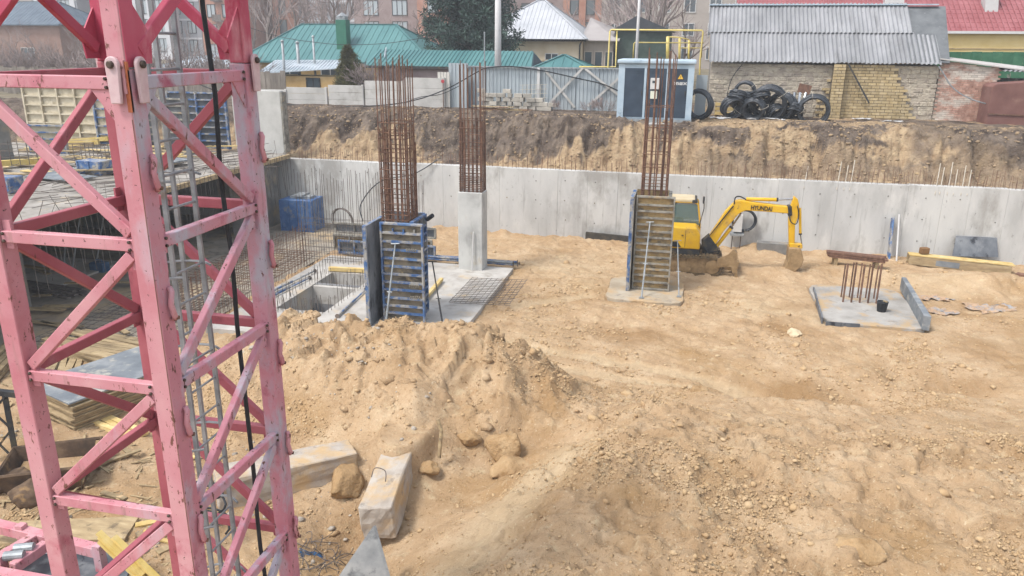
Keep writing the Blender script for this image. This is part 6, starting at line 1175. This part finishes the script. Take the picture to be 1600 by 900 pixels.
MAUVE = mat('mauve_render', ['#9F8C8A', '#AB9895', '#B5A3A0'], 1.5, bump=.1); OCHRE = mat('ochre_render', ['#BF9C62', '#CBAA72', '#D2B482'], 1.5, bump=.1); CREAM = mat('cream_render', ['#D9C6A5', '#E2D1B3', '#E8DAC0'], 1, bump=.08)
gh = root('green_roofed_house', (-23, 53, 4.4), 'large house with a wide teal green hip roof and green chimney', 'house')
MB().box(-29.6, -17.4, 50.4, 57.5, 4.3, 6.3).build('wall', OCHRE, gh); hip('roof', -30.6, -16.4, 49.8, 58.2, 6.28, -27.4, -20.3, 53.6, 8.72, TEAL, gh, .42)
hip('side_roof', -17.3, -12.8, 52, 58.5, 6.7, -16.2, -14.5, 55, 8.2, TEAL, gh, .42); MB().box(-17, -13.2, 52.6, 58, 4.3, 6.7).build('wall', MAUVE, gh)
q = PV(537, 74, 51.3); ch = MB().box(q.x-.36, q.x+.36, 51.0, 51.7, 6.6, PV(537, 31, 51.3).z).build('chimney', mat('dark_green_sheet', ['#2E6A55', '#3A7A64'], 2, rough=.5, bump=.05), gh); zc = PV(537, 31, 51.3).z
MB().box(q.x-.27, q.x+.27, 51.08, 51.62, zc, zc+.2).build('chimney_neck', STEEL, ch); MB().lathe((q.x, 51.35, zc+.2), [(.42, 0), (.42, .03), (.05, .26)], 4).build('chimney_cap', STEEL, ch)
win(gh, -24.6, -23.2, 50.39, 4.9, 5.9); win(gh, -27.6, -26.2, 50.39, 4.9, 5.9)
ax_ = root('green_roofed_annex', (-13.5, 45.5, 4.4), 'long low annex with mauve walls and ribbed teal green roof', 'annex')
MB().box(-18.0, -9.0, 44.3, 48.0, 4.3, 6.15).build('wall', MAUVE, ax_)
aL, aR = -18.7, -8.75; MB().add([(aL, 43.9, 6.26), (aR, 43.9, 6.26), (aR-.35, 46.2, 7.12), (aL, 46.2, 7.12), (aR, 48.4, 6.26), (aL, 48.4, 6.26)], [(0, 1, 2, 3), (3, 2, 4, 5), (0, 5, 4, 1), (1, 4, 2), (0, 3, 5)]).build('roof', TEAL, ax_)
sm = MB(); x = aL+.2
while x < aR-.2: sm.beam((x, 43.9, 6.285), (x-.03, 46.2, 7.145), .06, .035, (0, -.35, 1)); x += .24
tag(sm.build('roof_ribs', TEAL, ax_), kind='stuff'); MB().prism([(aR+.01, 44.2, 6.26), (aR+.01, 48.1, 6.26), (aR-.3, 46.2, 7.0)], (.02, 0, 0)).build('gable', mat('dark_gable', ['#3F4A52', '#4C575E'], 2, bump=.1), ax_); MB().box(aL, aR, 43.87, 43.93, 6.12, 6.26).build('gutter', MACH, ax_)
gk = root('green_roofed_kiosk', (-6.9, 44.5, 4.4), 'small kiosk with a pointed teal green roof behind the sheet fence', 'kiosk'); MB().box(-8.2, -5.6, 43.6, 46, 4.3, 6.2).build('wall', MAUVE, gk)
qa = PV(881, 86, 44.5); hip('roof', PV(833, 104, 43.4).x, PV(922, 98, 43.4).x, 43.3, 46.4, 6.3, qa.x-.05, qa.x+.05, 44.6, qa.z, TEAL, gk, .5)
# lean-to shed by the green house, stove pipes
ls = root('grey_roofed_leanto', (-24, 45, 4.4), 'low lean-to with pale sheet roof and ochre wall in front of the green roofed house', 'lean-to')
GRS = mat('pale_roof_sheet', ['#9EA9B2', '#B2BCC3', '#C9CFD4'], 1.2, rough=.5, bump=.05)
a_, b_, c_, d_ = PV(400, 116, 44), PV(525, 108, 44), PV(535, 95, 47), PV(430, 95, 47)
MB().prism([a_, b_, c_, d_], (0, 0, .05)).build('roof', GRS, ls)
rb_ = MB()
for k in range(1, 22): rb_.beam(a_.lerp(b_, k/22)+Vector((0, 0, .06)), d_.lerp(c_, k/22)+Vector((0, 0, .06)), .04, .03)
tag(rb_.build('roof_ribs', GRS, ls), kind='stuff'); MB().box(a_.x+.4, b_.x-.2, 44.3, 46.8, 4.3, min(a_.z, b_.z)-.08).build('wall', OCHRE, ls); win(ls, PV(478, 120, 44.3).x, PV(500, 120, 44.3).x, 44.29, 4.9, 5.5, MACH)
for px, y0, y1, r_, v, lb in ((443, 65, 112, .08, 44.5, 'leftmost of three stove pipes above the pale lean-to roof'), (465, 67, 98, .1, 46, 'middle, thickest of three stove pipes above the pale lean-to roof'), (490, 58, 97, .07, 46, 'rightmost, tallest of three stove pipes above the pale lean-to roof')):
    a_, b_ = PV(px+1.5, y1, v), PV(px, y0, v); rt = root('stove_pipe', (a_.x, v, 4.4), lb, 'pipe', 'stove pipes'); MB().tube([(a_.x, v, 4.4), (a_.x, v, b_.z)], r_, 10).build('flue', STEEL, rt, smooth=True); MB().lathe((a_.x, v, b_.z), [(r_*1.5, 0), (r_*1.5, .03), (.02, .12)], 10).build('cowl', STEEL, rt)
q = PV(598, 82, 43); rt = root('satellite_dish', (q.x, 43.6, 4.4), 'pale satellite dish on a pole at the left end of the annex', 'dish'); MB().lathe((q.x, 43.4, q.z), [(.3, 0), (.31, .015), (.2, -.03), (.02, -.06)], 18, (-1, -.55, .25)).build('reflector', GRS, rt, smooth=True); MB().tube([(q.x, 43.5, 4.4), (q.x, 43.5, q.z)], .03, 6).build('mast', STEEL, rt); MB().tube([(q.x, 43.4, q.z), (q.x+.15, 43.0, q.z+.1)], .012, 5).build('feed_arm', STEEL, rt)
# white-roofed house
WR = mat('white_sheet_roof', ['#B4B7BB', '#BEC0C4', '#C7C9CC'], .8, rough=.5, bump=.03, dirt=('#A5AAAF', 1, (.58, .75), None)); GRR = mat('grey_slope_sheet', ['#A39C99', '#AFA9A6'], 1, bump=.05)
wh = root('white_roofed_house', (-11, 61, 4.4), 'cream house with a pale white hip roof beside the pine', 'house')
eR = PV(916, 61, 58).x; eL = -16.5; rfz = PV(850, 61, 58).z; eB = 68; apx = PV(850, 0, 62).x; apz = PV(850, 0, 62).z
MB().box(eL+.5, eR-.4, 58.5, eB-.4, 4.3, rfz).build('wall', CREAM, wh)
hip('roof', eL, eR, 58, eB, rfz, apx-.5, apx, 62.4, apz, WR, wh, .3); MB().box(eL, eR, 57.97, 58.02, rfz-.16, rfz).build('fascia', MACH, wh); MB().box(eL+.5, eR-.4, 58.44, 58.5, 6.35, 6.42).build('cornice', CREAM, wh)
x0 = PV(851, 90, 58.4).x; win(wh, x0, x0+1.0, 58.48, 4.6, PV(851, 83, 58.4).z); MB().tube([(eR-.3, 58.3, rfz), (eR-.5, 58.4, rfz-.4), (eR-.5, 58.4, 4.4)], .06, 8).build('downpipe', MACH, wh)
ba = root('house_extension', (-6.3, 60, 4.4), 'grey boarded extension with a bay window right of the cream house', 'extension'); bl_, br_ = eR-.35, PV(958, 80, 60).x
MB().box(bl_, br_, 59.5, 64, 4.3, rfz-.1).build('wall', mat('grey_boarding', ['#A59A8E', '#B3A99D'], 2, bump=.2, stretch=(3, 3, .4)), ba); MB().prism([(bl_-.2, 59.0, rfz-.1), (br_+.5, 59.0, rfz-.12), (br_+.3, 64.5, rfz+.6), (bl_-.2, 64.5, rfz+1.6)], (0, 0, .06)).build('roof', GRR, ba)
for k in range(3): x = PV(913+16*k, 80, 59.5).x; win(ba, x, x+.62, 59.49, 4.9, PV(930, 80, 59.5).z, mat('pale_frame', ['#BDB2A6', '#CBC1B6'], 3, bump=0) if k == 0 else bpy.data.materials['pale_frame'], GLASS, 1)
# dark shed roof behind gas pipes
ds = root('dark_shed', (-3, 60, 4.4), 'dark green gabled shed among the trees behind the gas pipes', 'shed'); a_, b_, c_ = PV(955, 48, 60), PV(1055, 50, 60), PV(985, 24, 60)
DKG = mat('dark_green_boards', ['#36463F', '#44544C', '#55605A'], 2, bump=.2); MB().box(a_.x+.3, b_.x-.3, 60.3, 64, 4.3, a_.z+.1).build('wall', DKG, ds); MB().prism([a_, b_, (c_.x+.5, 60, c_.z)], (0, 4.5, 0)).build('roof', mat('dark_roof', ['#3E4247', '#4C5055'], 2, bump=.2), ds)
# red-roofed house right
RT = mat('red_tile_metal', ['#955254', '#A05E60', '#AA6A6C'], 1, rough=.5, bump=.03, stretch=(1, 1, 1), dirt=('#8E4C4F', 1.5, (.6, .75), None)); YW = mat('yellow_render', ['#DDC07C', '#E5CB8C', '#EAD39B'], .7, bump=.05)
rh = root('red_roofed_house', (15, 57, 4.4), 'yellow house with a red tiled roof behind the slate roofed shed', 'house'); er = PV(1540, 50, 54.5).z
MB().box(3.2, 26, 54.75, 63, 4.3, er-.05).build('wall', YW, rh); MB().box(3, 26.3, 54.7, 54.745, er-1.0, er-.95).build('wall_band', WOOD, rh)
course, _ = MB().add([(2.6, 0, 0), (26.6, 0, 0), (26.6, .46, .27), (2.6, .46, .27), (2.6, 0, -.05), (26.6, 0, -.05)], [(0, 1, 2, 3), (4, 5, 1, 0)]).mesh('tile_course', RT, origin=(0, 0, 0))
for k in range(13): inst('tile_course', course, (0, 54.5+.43*k, er+.02+.275*k), parent=rh)
tw = MB(); x = 2.7
while x < 26.5: tw.beam((x, 54.45, er+.04), (x, 60.0, er+3.6), .07, .035, (0, -.5, 1)); x += .3
tag(tw.build('tile_rolls', RT, rh), kind='stuff'); MB().box(2.6, 26.6, 54.38, 54.48, er-.1, er+.05).build('gutter', WPIPE, rh); MB().box(2.6, 26.6, 54.49, 54.75, er-.06, er-.02).build('soffit', WPIPE, rh)
q = PV(1549, 22, 56.5); MB().prism([PV(1539, 22, 56.4), PV(1559, 22, 56.4), PV(1563, -30, 56.4), PV(1541, -30, 56.4)], (0, .8, 0)).build('chimney', WPIPE, rh); MB().prism([PV(1383, 6, 56), PV(1413, 6, 56), PV(1413, -30, 56), PV(1383, -30, 56)], (0, .6, 0)).build('dormer', WPIPE, rh)
gfz = PV(1520, 81, 46).z; gfn = root('green_board_fence', (16, 46, 4.4), 'dark green board fence in front of the yellow house wall', 'fence'); GF = mat('dark_green_paint', ['#2F6244', '#3B7152', '#4A7C5C'], 2, bump=.15, dirt=('#5E8A6A', 2, (.6, .75), None))
gfb, _ = MB().box(0, .48, 0, .03, 0, gfz-4.4).mesh('fence_board', GF, origin=(0, 0, 0))
for k in range(30): inst('fence_board', gfb, (11.6+.49*k, 46+.004*(k % 2), 4.4+R.uniform(-.02, .02)), parent=gfn)
MB().box(11.6, 26.3, 46.04, 46.1, gfz-.3, gfz-.2).build('rail', GF, gfn)
# ------------------------------------------------------------------ apartment blocks
ORB = mat('orange_brick_facade', ['#AA7560', '#B4826C', '#BD8E7A'], .8, bump=.05); PUR = mat('brown_brick_facade', ['#8D7872', '#998580', '#A3908A'], .8, bump=.05); WHF = mat('white_facade', ['#CFCFD2', '#DADADC'], .5, bump=.02); GRF = mat('grey_facade', ['#9B9DA3', '#A8AAAF'], .5, bump=.02); TANF = mat('drab_facade', ['#A79C92', '#B4A99F'], .5, bump=.03)
def winmesh(w_, h, n, fm, gm, key):
    f = MB(); t = .1
    for a, b, c, d in ((-w_/2, -w_/2+t, 0, h), (w_/2-t, w_/2, 0, h), (-w_/2+t, w_/2-t, 0, t), (-w_/2+t, w_/2-t, h-t, h)): f.box(a, b, -.1, .02, c, d)
    for k in range(1, n): x = -w_/2+w_*k/n; f.box(x-t/2, x+t/2, -.098, .018, t, h-t)
    return f.mesh('window', fm, origin=(0, 0, 0))[0], MB().box(-w_/2+.03, w_/2-.03, -.04, -.005, .03, h-.03).mesh('pane', gm, origin=(0, 0, 0))[0]
WM = {k: winmesh(*k[:3], {'w': WPIPE, 'd': MACH}[k[3]], {'g': GLASS, 'l': GLASSL}[k[4]], k) for k in ((1.6, 1.7, 2, 'w', 'g'), (2.4, 2.2, 3, 'd', 'l'), (1.5, 2.0, 2, 'd', 'l'), (1.3, 2.3, 1, 'd', 'g'), (1.5, 1.8, 2, 'd', 'g'))}
def block(label, px0, px1, v, matl, wk, pitch, h=27, floors=3.0, z0=4.4, bands=None, depth=13, balc=False, zoff=1.2, piers=None):
    a_, b_ = PV(px0, 20, v).x, PV(px1, 20, v).x; rt = root('apartment_block', ((a_+b_)/2, v, z0), label, 'building', 'apartment blocks on the skyline'); MB().box(a_, b_, v, v+depth, z0-.2, z0+h).build('wall', matl, rt)
    f, g = WM[wk]; n = max(1, int((b_-a_)/pitch)); k0 = ((b_-a_)-pitch*(n-1))/2
    for fl in range(6):
        for k in range(n):
            x = a_+k0+pitch*k; z = z0+zoff+floors*fl; w_ = inst('window', f, (x, v, z), parent=rt); inst('pane', g, (x, v, z), parent=w_)
            if balc and k < n-1 and k % 2 == 0: MB().box(x+pitch/2-.8, x+pitch/2+.8, v-.9, v-.001, z-.6, z-.45).box(x+pitch/2-.8, x+pitch/2+.8, v-.9, v-.85, z-.45, z+.45).build('balcony', RUST2, rt)
        if bands: MB().box(a_, b_, v-.06, v-.001, z0+floors*fl+.25, z0+floors*fl+.55).build('floor_band', bands, rt)
    if piers:
        for k in range(n+1): x = a_+k0+pitch*(k-.5); MB().box(max(a_, x-.5), min(b_, x+.5), v-.15, v-.061, z0, z0+h).build('pier', piers, rt)
    return rt
block('white and grey modern apartment block behind the upper left of the mast', 55, 122, 118, GRF, (2.4, 2.2, 3, 'd', 'l'), 3.4, bands=WHF, piers=WHF)
block('narrow orange brick tower side behind the upper left of the mast', 122, 166, 121, ORB, (1.3, 2.3, 1, 'd', 'g'), 2.6)
block('pale apartment block at the far top left corner', -60, 52, 128, TANF, (1.5, 2.0, 2, 'd', 'l'), 3.2, bands=WHF)
block('white glazed apartment block seen between mast legs', 208, 262, 119, WHF, (2.4, 2.2, 3, 'd', 'l'), 3.0, piers=WHF)
block('grey glazed apartment block right of the white one between the mast legs', 262, 312, 122, GRF, (1.5, 2.0, 2, 'd', 'l'), 2.6, bands=WHF)
block('bright orange brick apartment block with small balconies', 313, 372, 117, ORB, (1.5, 2.0, 2, 'd', 'l'), 2.7, balc=True, zoff=.6)
block('orange brick tower slice left of the bare trees', 425, 458, 124, ORB, (1.3, 2.3, 1, 'd', 'g'), 2.8)
block('pale block half hidden by bare trees behind the green roof', 372, 425, 130, WHF, (1.5, 1.8, 2, 'd', 'g'), 3.0)
block('drab block behind the bare trees left of the brown brick one', 458, 553, 126, GRF, (1.5, 1.8, 2, 'd', 'g'), 3.2, bands=WHF)
block('brown brick apartment block with wide glazing above the green roof', 553, 652, 116, PUR, (2.4, 2.2, 3, 'd', 'l'), 4.6, zoff=.9)
block('orange brick apartment block behind the pine', 652, 700, 114, ORB, (1.5, 2.0, 2, 'd', 'l'), 3.0)
block('brown brick wing behind the pine and the white roof', 700, 880, 124, PUR, (1.5, 1.8, 2, 'd', 'g'), 3.4)
block('orange striped dark block right of the white roof', 880, 940, 121, PUR, (1.3, 2.3, 1, 'd', 'g'), 2.4, bands=ORB, piers=ORB)
block('drab old apartment block with white windows behind the gas pipes', 940, 1180, 112, TANF, (1.6, 1.7, 2, 'w', 'g'), 3.3, floors=3.0)
block('drab old apartment block behind the slate roof ridge', 1180, 1330, 118, TANF, (1.6, 1.7, 2, 'w', 'g'), 3.1, bands=WHF)
# low brick houses far left
lh = root('brick_bungalow', (-62, 80, 4.4), 'low orange brick bungalow with a dark blue roof at the upper left', 'house'); a_, b_ = PV(-40, 45, 78), PV(92, 45, 78); ez = PV(20, 38, 78).z
MB().box(a_.x, b_.x, 78, 86, 4.3, ez).build('wall', mat('dull_brick_facade', ['#8A6A5C', '#967668', '#A08274'], .8, bump=.1), lh); hip('roof', a_.x-.6, b_.x+.6, 77.5, 87, ez, a_.x+3, b_.x-3, 82, ez+2.6, mat('dark_blue_roof', ['#4A5866', '#596774', '#66747F'], 1, rough=.5, bump=.05), lh, .5); win(lh, PV(30, 60, 78).x, PV(30, 60, 78).x+1.8, 77.99, 5.2, 6.6)
lh = root('grey_roofed_cottage', (-38, 62, 4.4), 'low cottage with a grey sheet roof between the mast legs', 'house'); a_, b_ = PV(255, 90, 60), PV(392, 90, 60); ez = PV(320, 104, 60).z
MB().box(a_.x, b_.x, 60.3, 66, 4.3, ez).build('wall', OCHRE, lh); hip('roof', a_.x-.5, b_.x+.5, 59.8, 67, ez, a_.x+3, b_.x-3, 63.2, PV(320, 84, 63).z, GRS, lh, .5)
# board fence far left behind the slab
bf = root('grey_board_fence', (-36, 40, 4.4), 'weathered grey board fence above the raised slab at the left', 'fence'); bfm, _ = MB().box(0, .3, 0, .03, 0, 1.55).mesh('fence_board', mat('silvered_boards', ['#6F675F', '#857C72', '#978E84'], 2, bump=.3, rnd=.15, stretch=(2, 2, .4)), origin=(0, 0, 0))
x = PV(-20, 110, 41).x
while x < PV(440, 110, 41).x: inst('fence_board', bfm, (x, 41+R.uniform(-.01, .01), 4.4+R.uniform(-.1, .05)), parent=bf); x += .312
# ------------------------------------------------------------------ trees
BARK = mat('winter_bark', ['#6F645F', '#82766F', '#958983'], 4, bump=.3, bscale=30); TWIG = mat('winter_twigs', ['#8A7B76', '#9A8B86', '#AA9B95'], 2, bump=0)
def bare(seed, h, spread=.55, lv=4, trunk=.16, stems=1, lean=.25):
    rr = random.Random(seed); tm, cm = MB(), MB()
    def br(p, d, L_, r, l):
        n = 3; pts = [p]; dd = d.copy()
        for k in range(n): dd = (dd+Vector((rr.gauss(0, .13), rr.gauss(0, .13), rr.gauss(.05, .1)))).normalized(); pts.append(pts[-1]+dd*(L_/n))
        (tm if l < 2 else cm).tube(pts, max(r, .014), 5 if l < 2 else 3, cap=False, r2=max(r*.62, .010))
        if l >= lv: return
        for k in range(3 if l < 2 else rr.choice((2, 3, 3))):
            t = rr.uniform(.35, 1); i = min(int(t*n), n-1); q = pts[i].lerp(pts[i+1], t*n-i); a = rr.uniform(0, 6.28); s_ = dd.cross(Vector((math.cos(a), math.sin(a), .3))).normalized()
            br(q, (dd*(1-spread*.6)+s_*spread*rr.uniform(.7, 1.3)+Vector((0, 0, .18))).normalized(), L_*rr.uniform(.55, .78), r*rr.uniform(.45, .62), l+1)
        br(pts[-1], dd, L_*.7, r*.6, l+1)
    for k in range(stems): br(Vector((rr.uniform(-.2, .2)*(stems > 1), rr.uniform(-.2, .2)*(stems > 1), -.1)), Vector((rr.gauss(0, lean*(stems > 1)+.05), rr.gauss(0, lean*(stems > 1)+.05), 1)).normalized(), h*.36, trunk, 0 if stems == 1 else 1)
    if not tm.v: tm.tube([(0, 0, -.1), (0, 0, .3)], .05, 5)
    return tm.mesh('trunk', BARK, origin=(0, 0, 0))[0], cm.mesh('crown', TWIG, origin=(0, 0, 0))[0]
PROT = [bare(3, 9.5), bare(8, 11, .5, 4, .2), bare(15, 8, .65), bare(21, 12, .45, 4, .22)]; BUSH = [bare(31, 3.2, .5, 4, .025, 6, .5), bare(37, 2.6, .6, 4, .025, 7, .6)]
def tree(px, v, kind, s, label, grp='bare winter trees', z=4.4, name='bare_tree', prot=PROT):
    q = PV(px, 60, v); rt = root(name, (q.x, v, z), label, 'tree' if name == 'bare_tree' else 'bush', grp); rt.rotation_euler = (0, 0, R.uniform(0, 6.28)); rt.scale = (s, s, s*R.uniform(.92, 1.1)); t, c = prot[kind]
    for nm, me in (('trunk', t), ('crown', c)): o = link(bpy.data.objects.new(nm, me)); o.parent = rt
for k, (px, v, kd, s) in enumerate(sorted(((412, 66, 1, 1.15), (462, 70, 0, 1.2), (490, 78, 1, 1.2), (508, 68, 2, 1.3), (530, 82, 3, 1.2), (398, 84, 3, 1.15), (625, 84, 2, 1.1), (512, 95, 1, 1.3)))): tree(px, v, kd, s, 'bare tree '+ORD[k]+' from the left in the row behind the green roofed house', 'bare trees behind the green roof')
for k, (px, v, kd, s) in enumerate(sorted(((925, 76, 2, 1.1), (958, 84, 1, 1.1), (1003, 64, 1, 1.15), (1018, 70, 3, 1.1), (1032, 62, 0, 1.2), (1070, 78, 2, 1.1), (975, 92, 3, 1.0)))): tree(px, v, kd, s, 'bare tree '+ORD[k]+' from the left in the row behind the gas pipes', 'bare trees behind the gas pipes')
for k, (px, v, kd, s) in enumerate(sorted(((20, 56, 0, .5), (75, 52, 2, .6), (115, 60, 1, .45), (150, 66, 0, .55), (240, 62, 2, .6), (285, 54, 1, .42), (345, 72, 0, .55), (-15, 60, 1, .5), (385, 62, 2, .8), (200, 75, 3, .5)))): tree(px, v, kd, s, 'bare tree '+ORD[k]+' from the left of those seen through the crane mast', 'bare trees behind the mast')
for k in range(22): tree(-20+19*k+R.uniform(-6, 6), R.uniform(42, 50), k % 2, R.uniform(.9, 1.35), 'leafless shrub '+ORD[k]+' from the left in the thicket seen through the crane mast', 'shrubs behind the mast', name='bare_bush', prot=BUSH)
for k, (px, v, s) in enumerate(sorted(((583, 42, .95), (570, 43, .8), (598, 42.5, .7)))): tree(px, v, 0, s, 'leafless shrub '+ORD[k]+' from the left beside the olive thuja', 'shrubs by the thuja', name='bare_bush', prot=BUSH)
for k, (px, v, s) in enumerate(((1505, 44, .8), (1540, 44.5, .9), (1560, 44, .8), (1590, 44, .9))): tree(px, v, 1, s, 'leafless shrub '+ORD[k]+' from the left in front of the green board fence', 'shrubs by the green fence', name='bare_bush', prot=BUSH)
for k, (px, v, s) in enumerate(sorted(((925, 37.4, .3), (950, 36.6, .35), (870, 38, .25)))): tree(px, v, 0, s, 'dry weed clump '+ORD[k]+' from the left below the sheet metal fence', 'dry weeds at the fence', name='dry_weed', prot=BUSH)
def needles(name, pts, size, cols, seed, matl, n):
    rr = np.random.default_rng(seed); m = len(pts)*n; base = np.repeat(np.array(pts), n, 0); d = rr.normal(0, 1, (m, 3)); d /= np.linalg.norm(d, axis=1)[:, None]; p = base+d*rr.uniform(.05, 1, (m, 1))*size*1.6
    s_ = np.cross(d, rr.normal(0, 1, (m, 3))); s_ /= np.linalg.norm(s_, axis=1)[:, None]; L_ = size*rr.uniform(.5, 1.1, (m, 1)); W_ = size*.16
    v = np.stack([p-s_*W_, p+s_*W_, p+d*L_+s_*W_*.4, p+d*L_-s_*W_*.4], 1).reshape(-1, 3); me = bpy.data.meshes.new(name); me.vertices.add(len(v)); me.vertices.foreach_set('co', v.ravel()); q = np.arange(m*4); me.loops.add(m*4); me.loops.foreach_set('vertex_index', q); me.polygons.add(m); me.polygons.foreach_set('loop_start', np.arange(m)*4); me.update(); me.validate(); me.materials.append(matl); return me
PINEM = mat('pine_needles', ['#2C3F37', '#3A5046', '#4D6256'], 1.5, rough=.7, bump=0); THUJ = mat('olive_thuja', ['#4B4A2E', '#5D5B38', '#6F6B45'], 2, rough=.8, bump=0)
q = PV(738, 60, 52); pn = root('pine_tree', (q.x, 52, 4.4), 'dark green pine tree left of the white roofed house', 'tree'); rr = random.Random(4); tr = MB().tube([(q.x, 52, 4.2), (q.x+.1, 52, 8), (q.x-.1, 52.1, 13)], .22, 8, r2=.06); tips = []
for k in range(150):
    z = rr.uniform(5.6, 12.8); a = rr.uniform(0, 6.28); L_ = rr.uniform(.6, 1)*(3.5 if z < 9 else 3.5-(z-9)*.55); e = Vector((q.x+L_*math.cos(a), 52+L_*math.sin(a), z+L_*.12+rr.uniform(-.3, .3))); b0_ = Vector((q.x, 52, z-.15*L_)); tr.tube([b0_, b0_.lerp(e, .5)-Vector((0, 0, .1)), e], .04, 4, r2=.012)
    for t in [.3+.1*j for j in range(8)]: tips.append(tuple(b0_.lerp(e, t)+Vector((rr.gauss(0, .16), rr.gauss(0, .16), rr.gauss(0, .12)))))
tr.build('trunk', BARK, pn); me = needles('crown', tips, .26, 0, 4, PINEM, 34); o = link(bpy.data.objects.new('crown', me)); o.parent = pn; o.location = -Vector(pn.location)
q = PV(545, 120, 42); th = root('thuja_bush', (q.x, 42, 4.4), 'olive green cone shaped thuja in front of the green roofed house', 'bush'); tips = []
MB().tube([(q.x, 42, 4.2), (q.x, 42, 6.6)], .07, 6).build('trunk', BARK, th)
for k in range(900):
    t = rr.random()**.8; a = rr.uniform(0, 6.28); w_ = (1.25*(1-t)**.7)*math.sqrt(rr.uniform(.3, 1)); tips.append((q.x+.3*(1-t)+w_*math.cos(a), 42+w_*math.sin(a), 4.5+2.75*t*(1 if a < 4 else .75)))
me = needles('crown', tips, .13, 0, 6, THUJ, 14); o = link(bpy.data.objects.new('crown', me)); o.parent = th; o.location = -Vector(th.location)
# ------------------------------------------------------------------ thin winter haze
hm = bpy.data.materials.new('haze'); hm.use_nodes = True; N = hm.node_tree.nodes; N.remove(N['Principled BSDF']); pv_ = N.new('ShaderNodeVolumePrincipled'); pv_.inputs['Color'].default_value = (.92, .94, .97, 1); pv_.inputs['Density'].default_value = .0015; pv_.inputs['Anisotropy'].default_value = .2
hm.node_tree.links.new(pv_.outputs[0], N['Material Output'].inputs['Volume'])
o = MB().box(-270, 210, -12, 335, -3, 40).build('haze', hm); tag(o, kind='stuff', label='thin pale winter haze filling the air over the site', cat='haze')
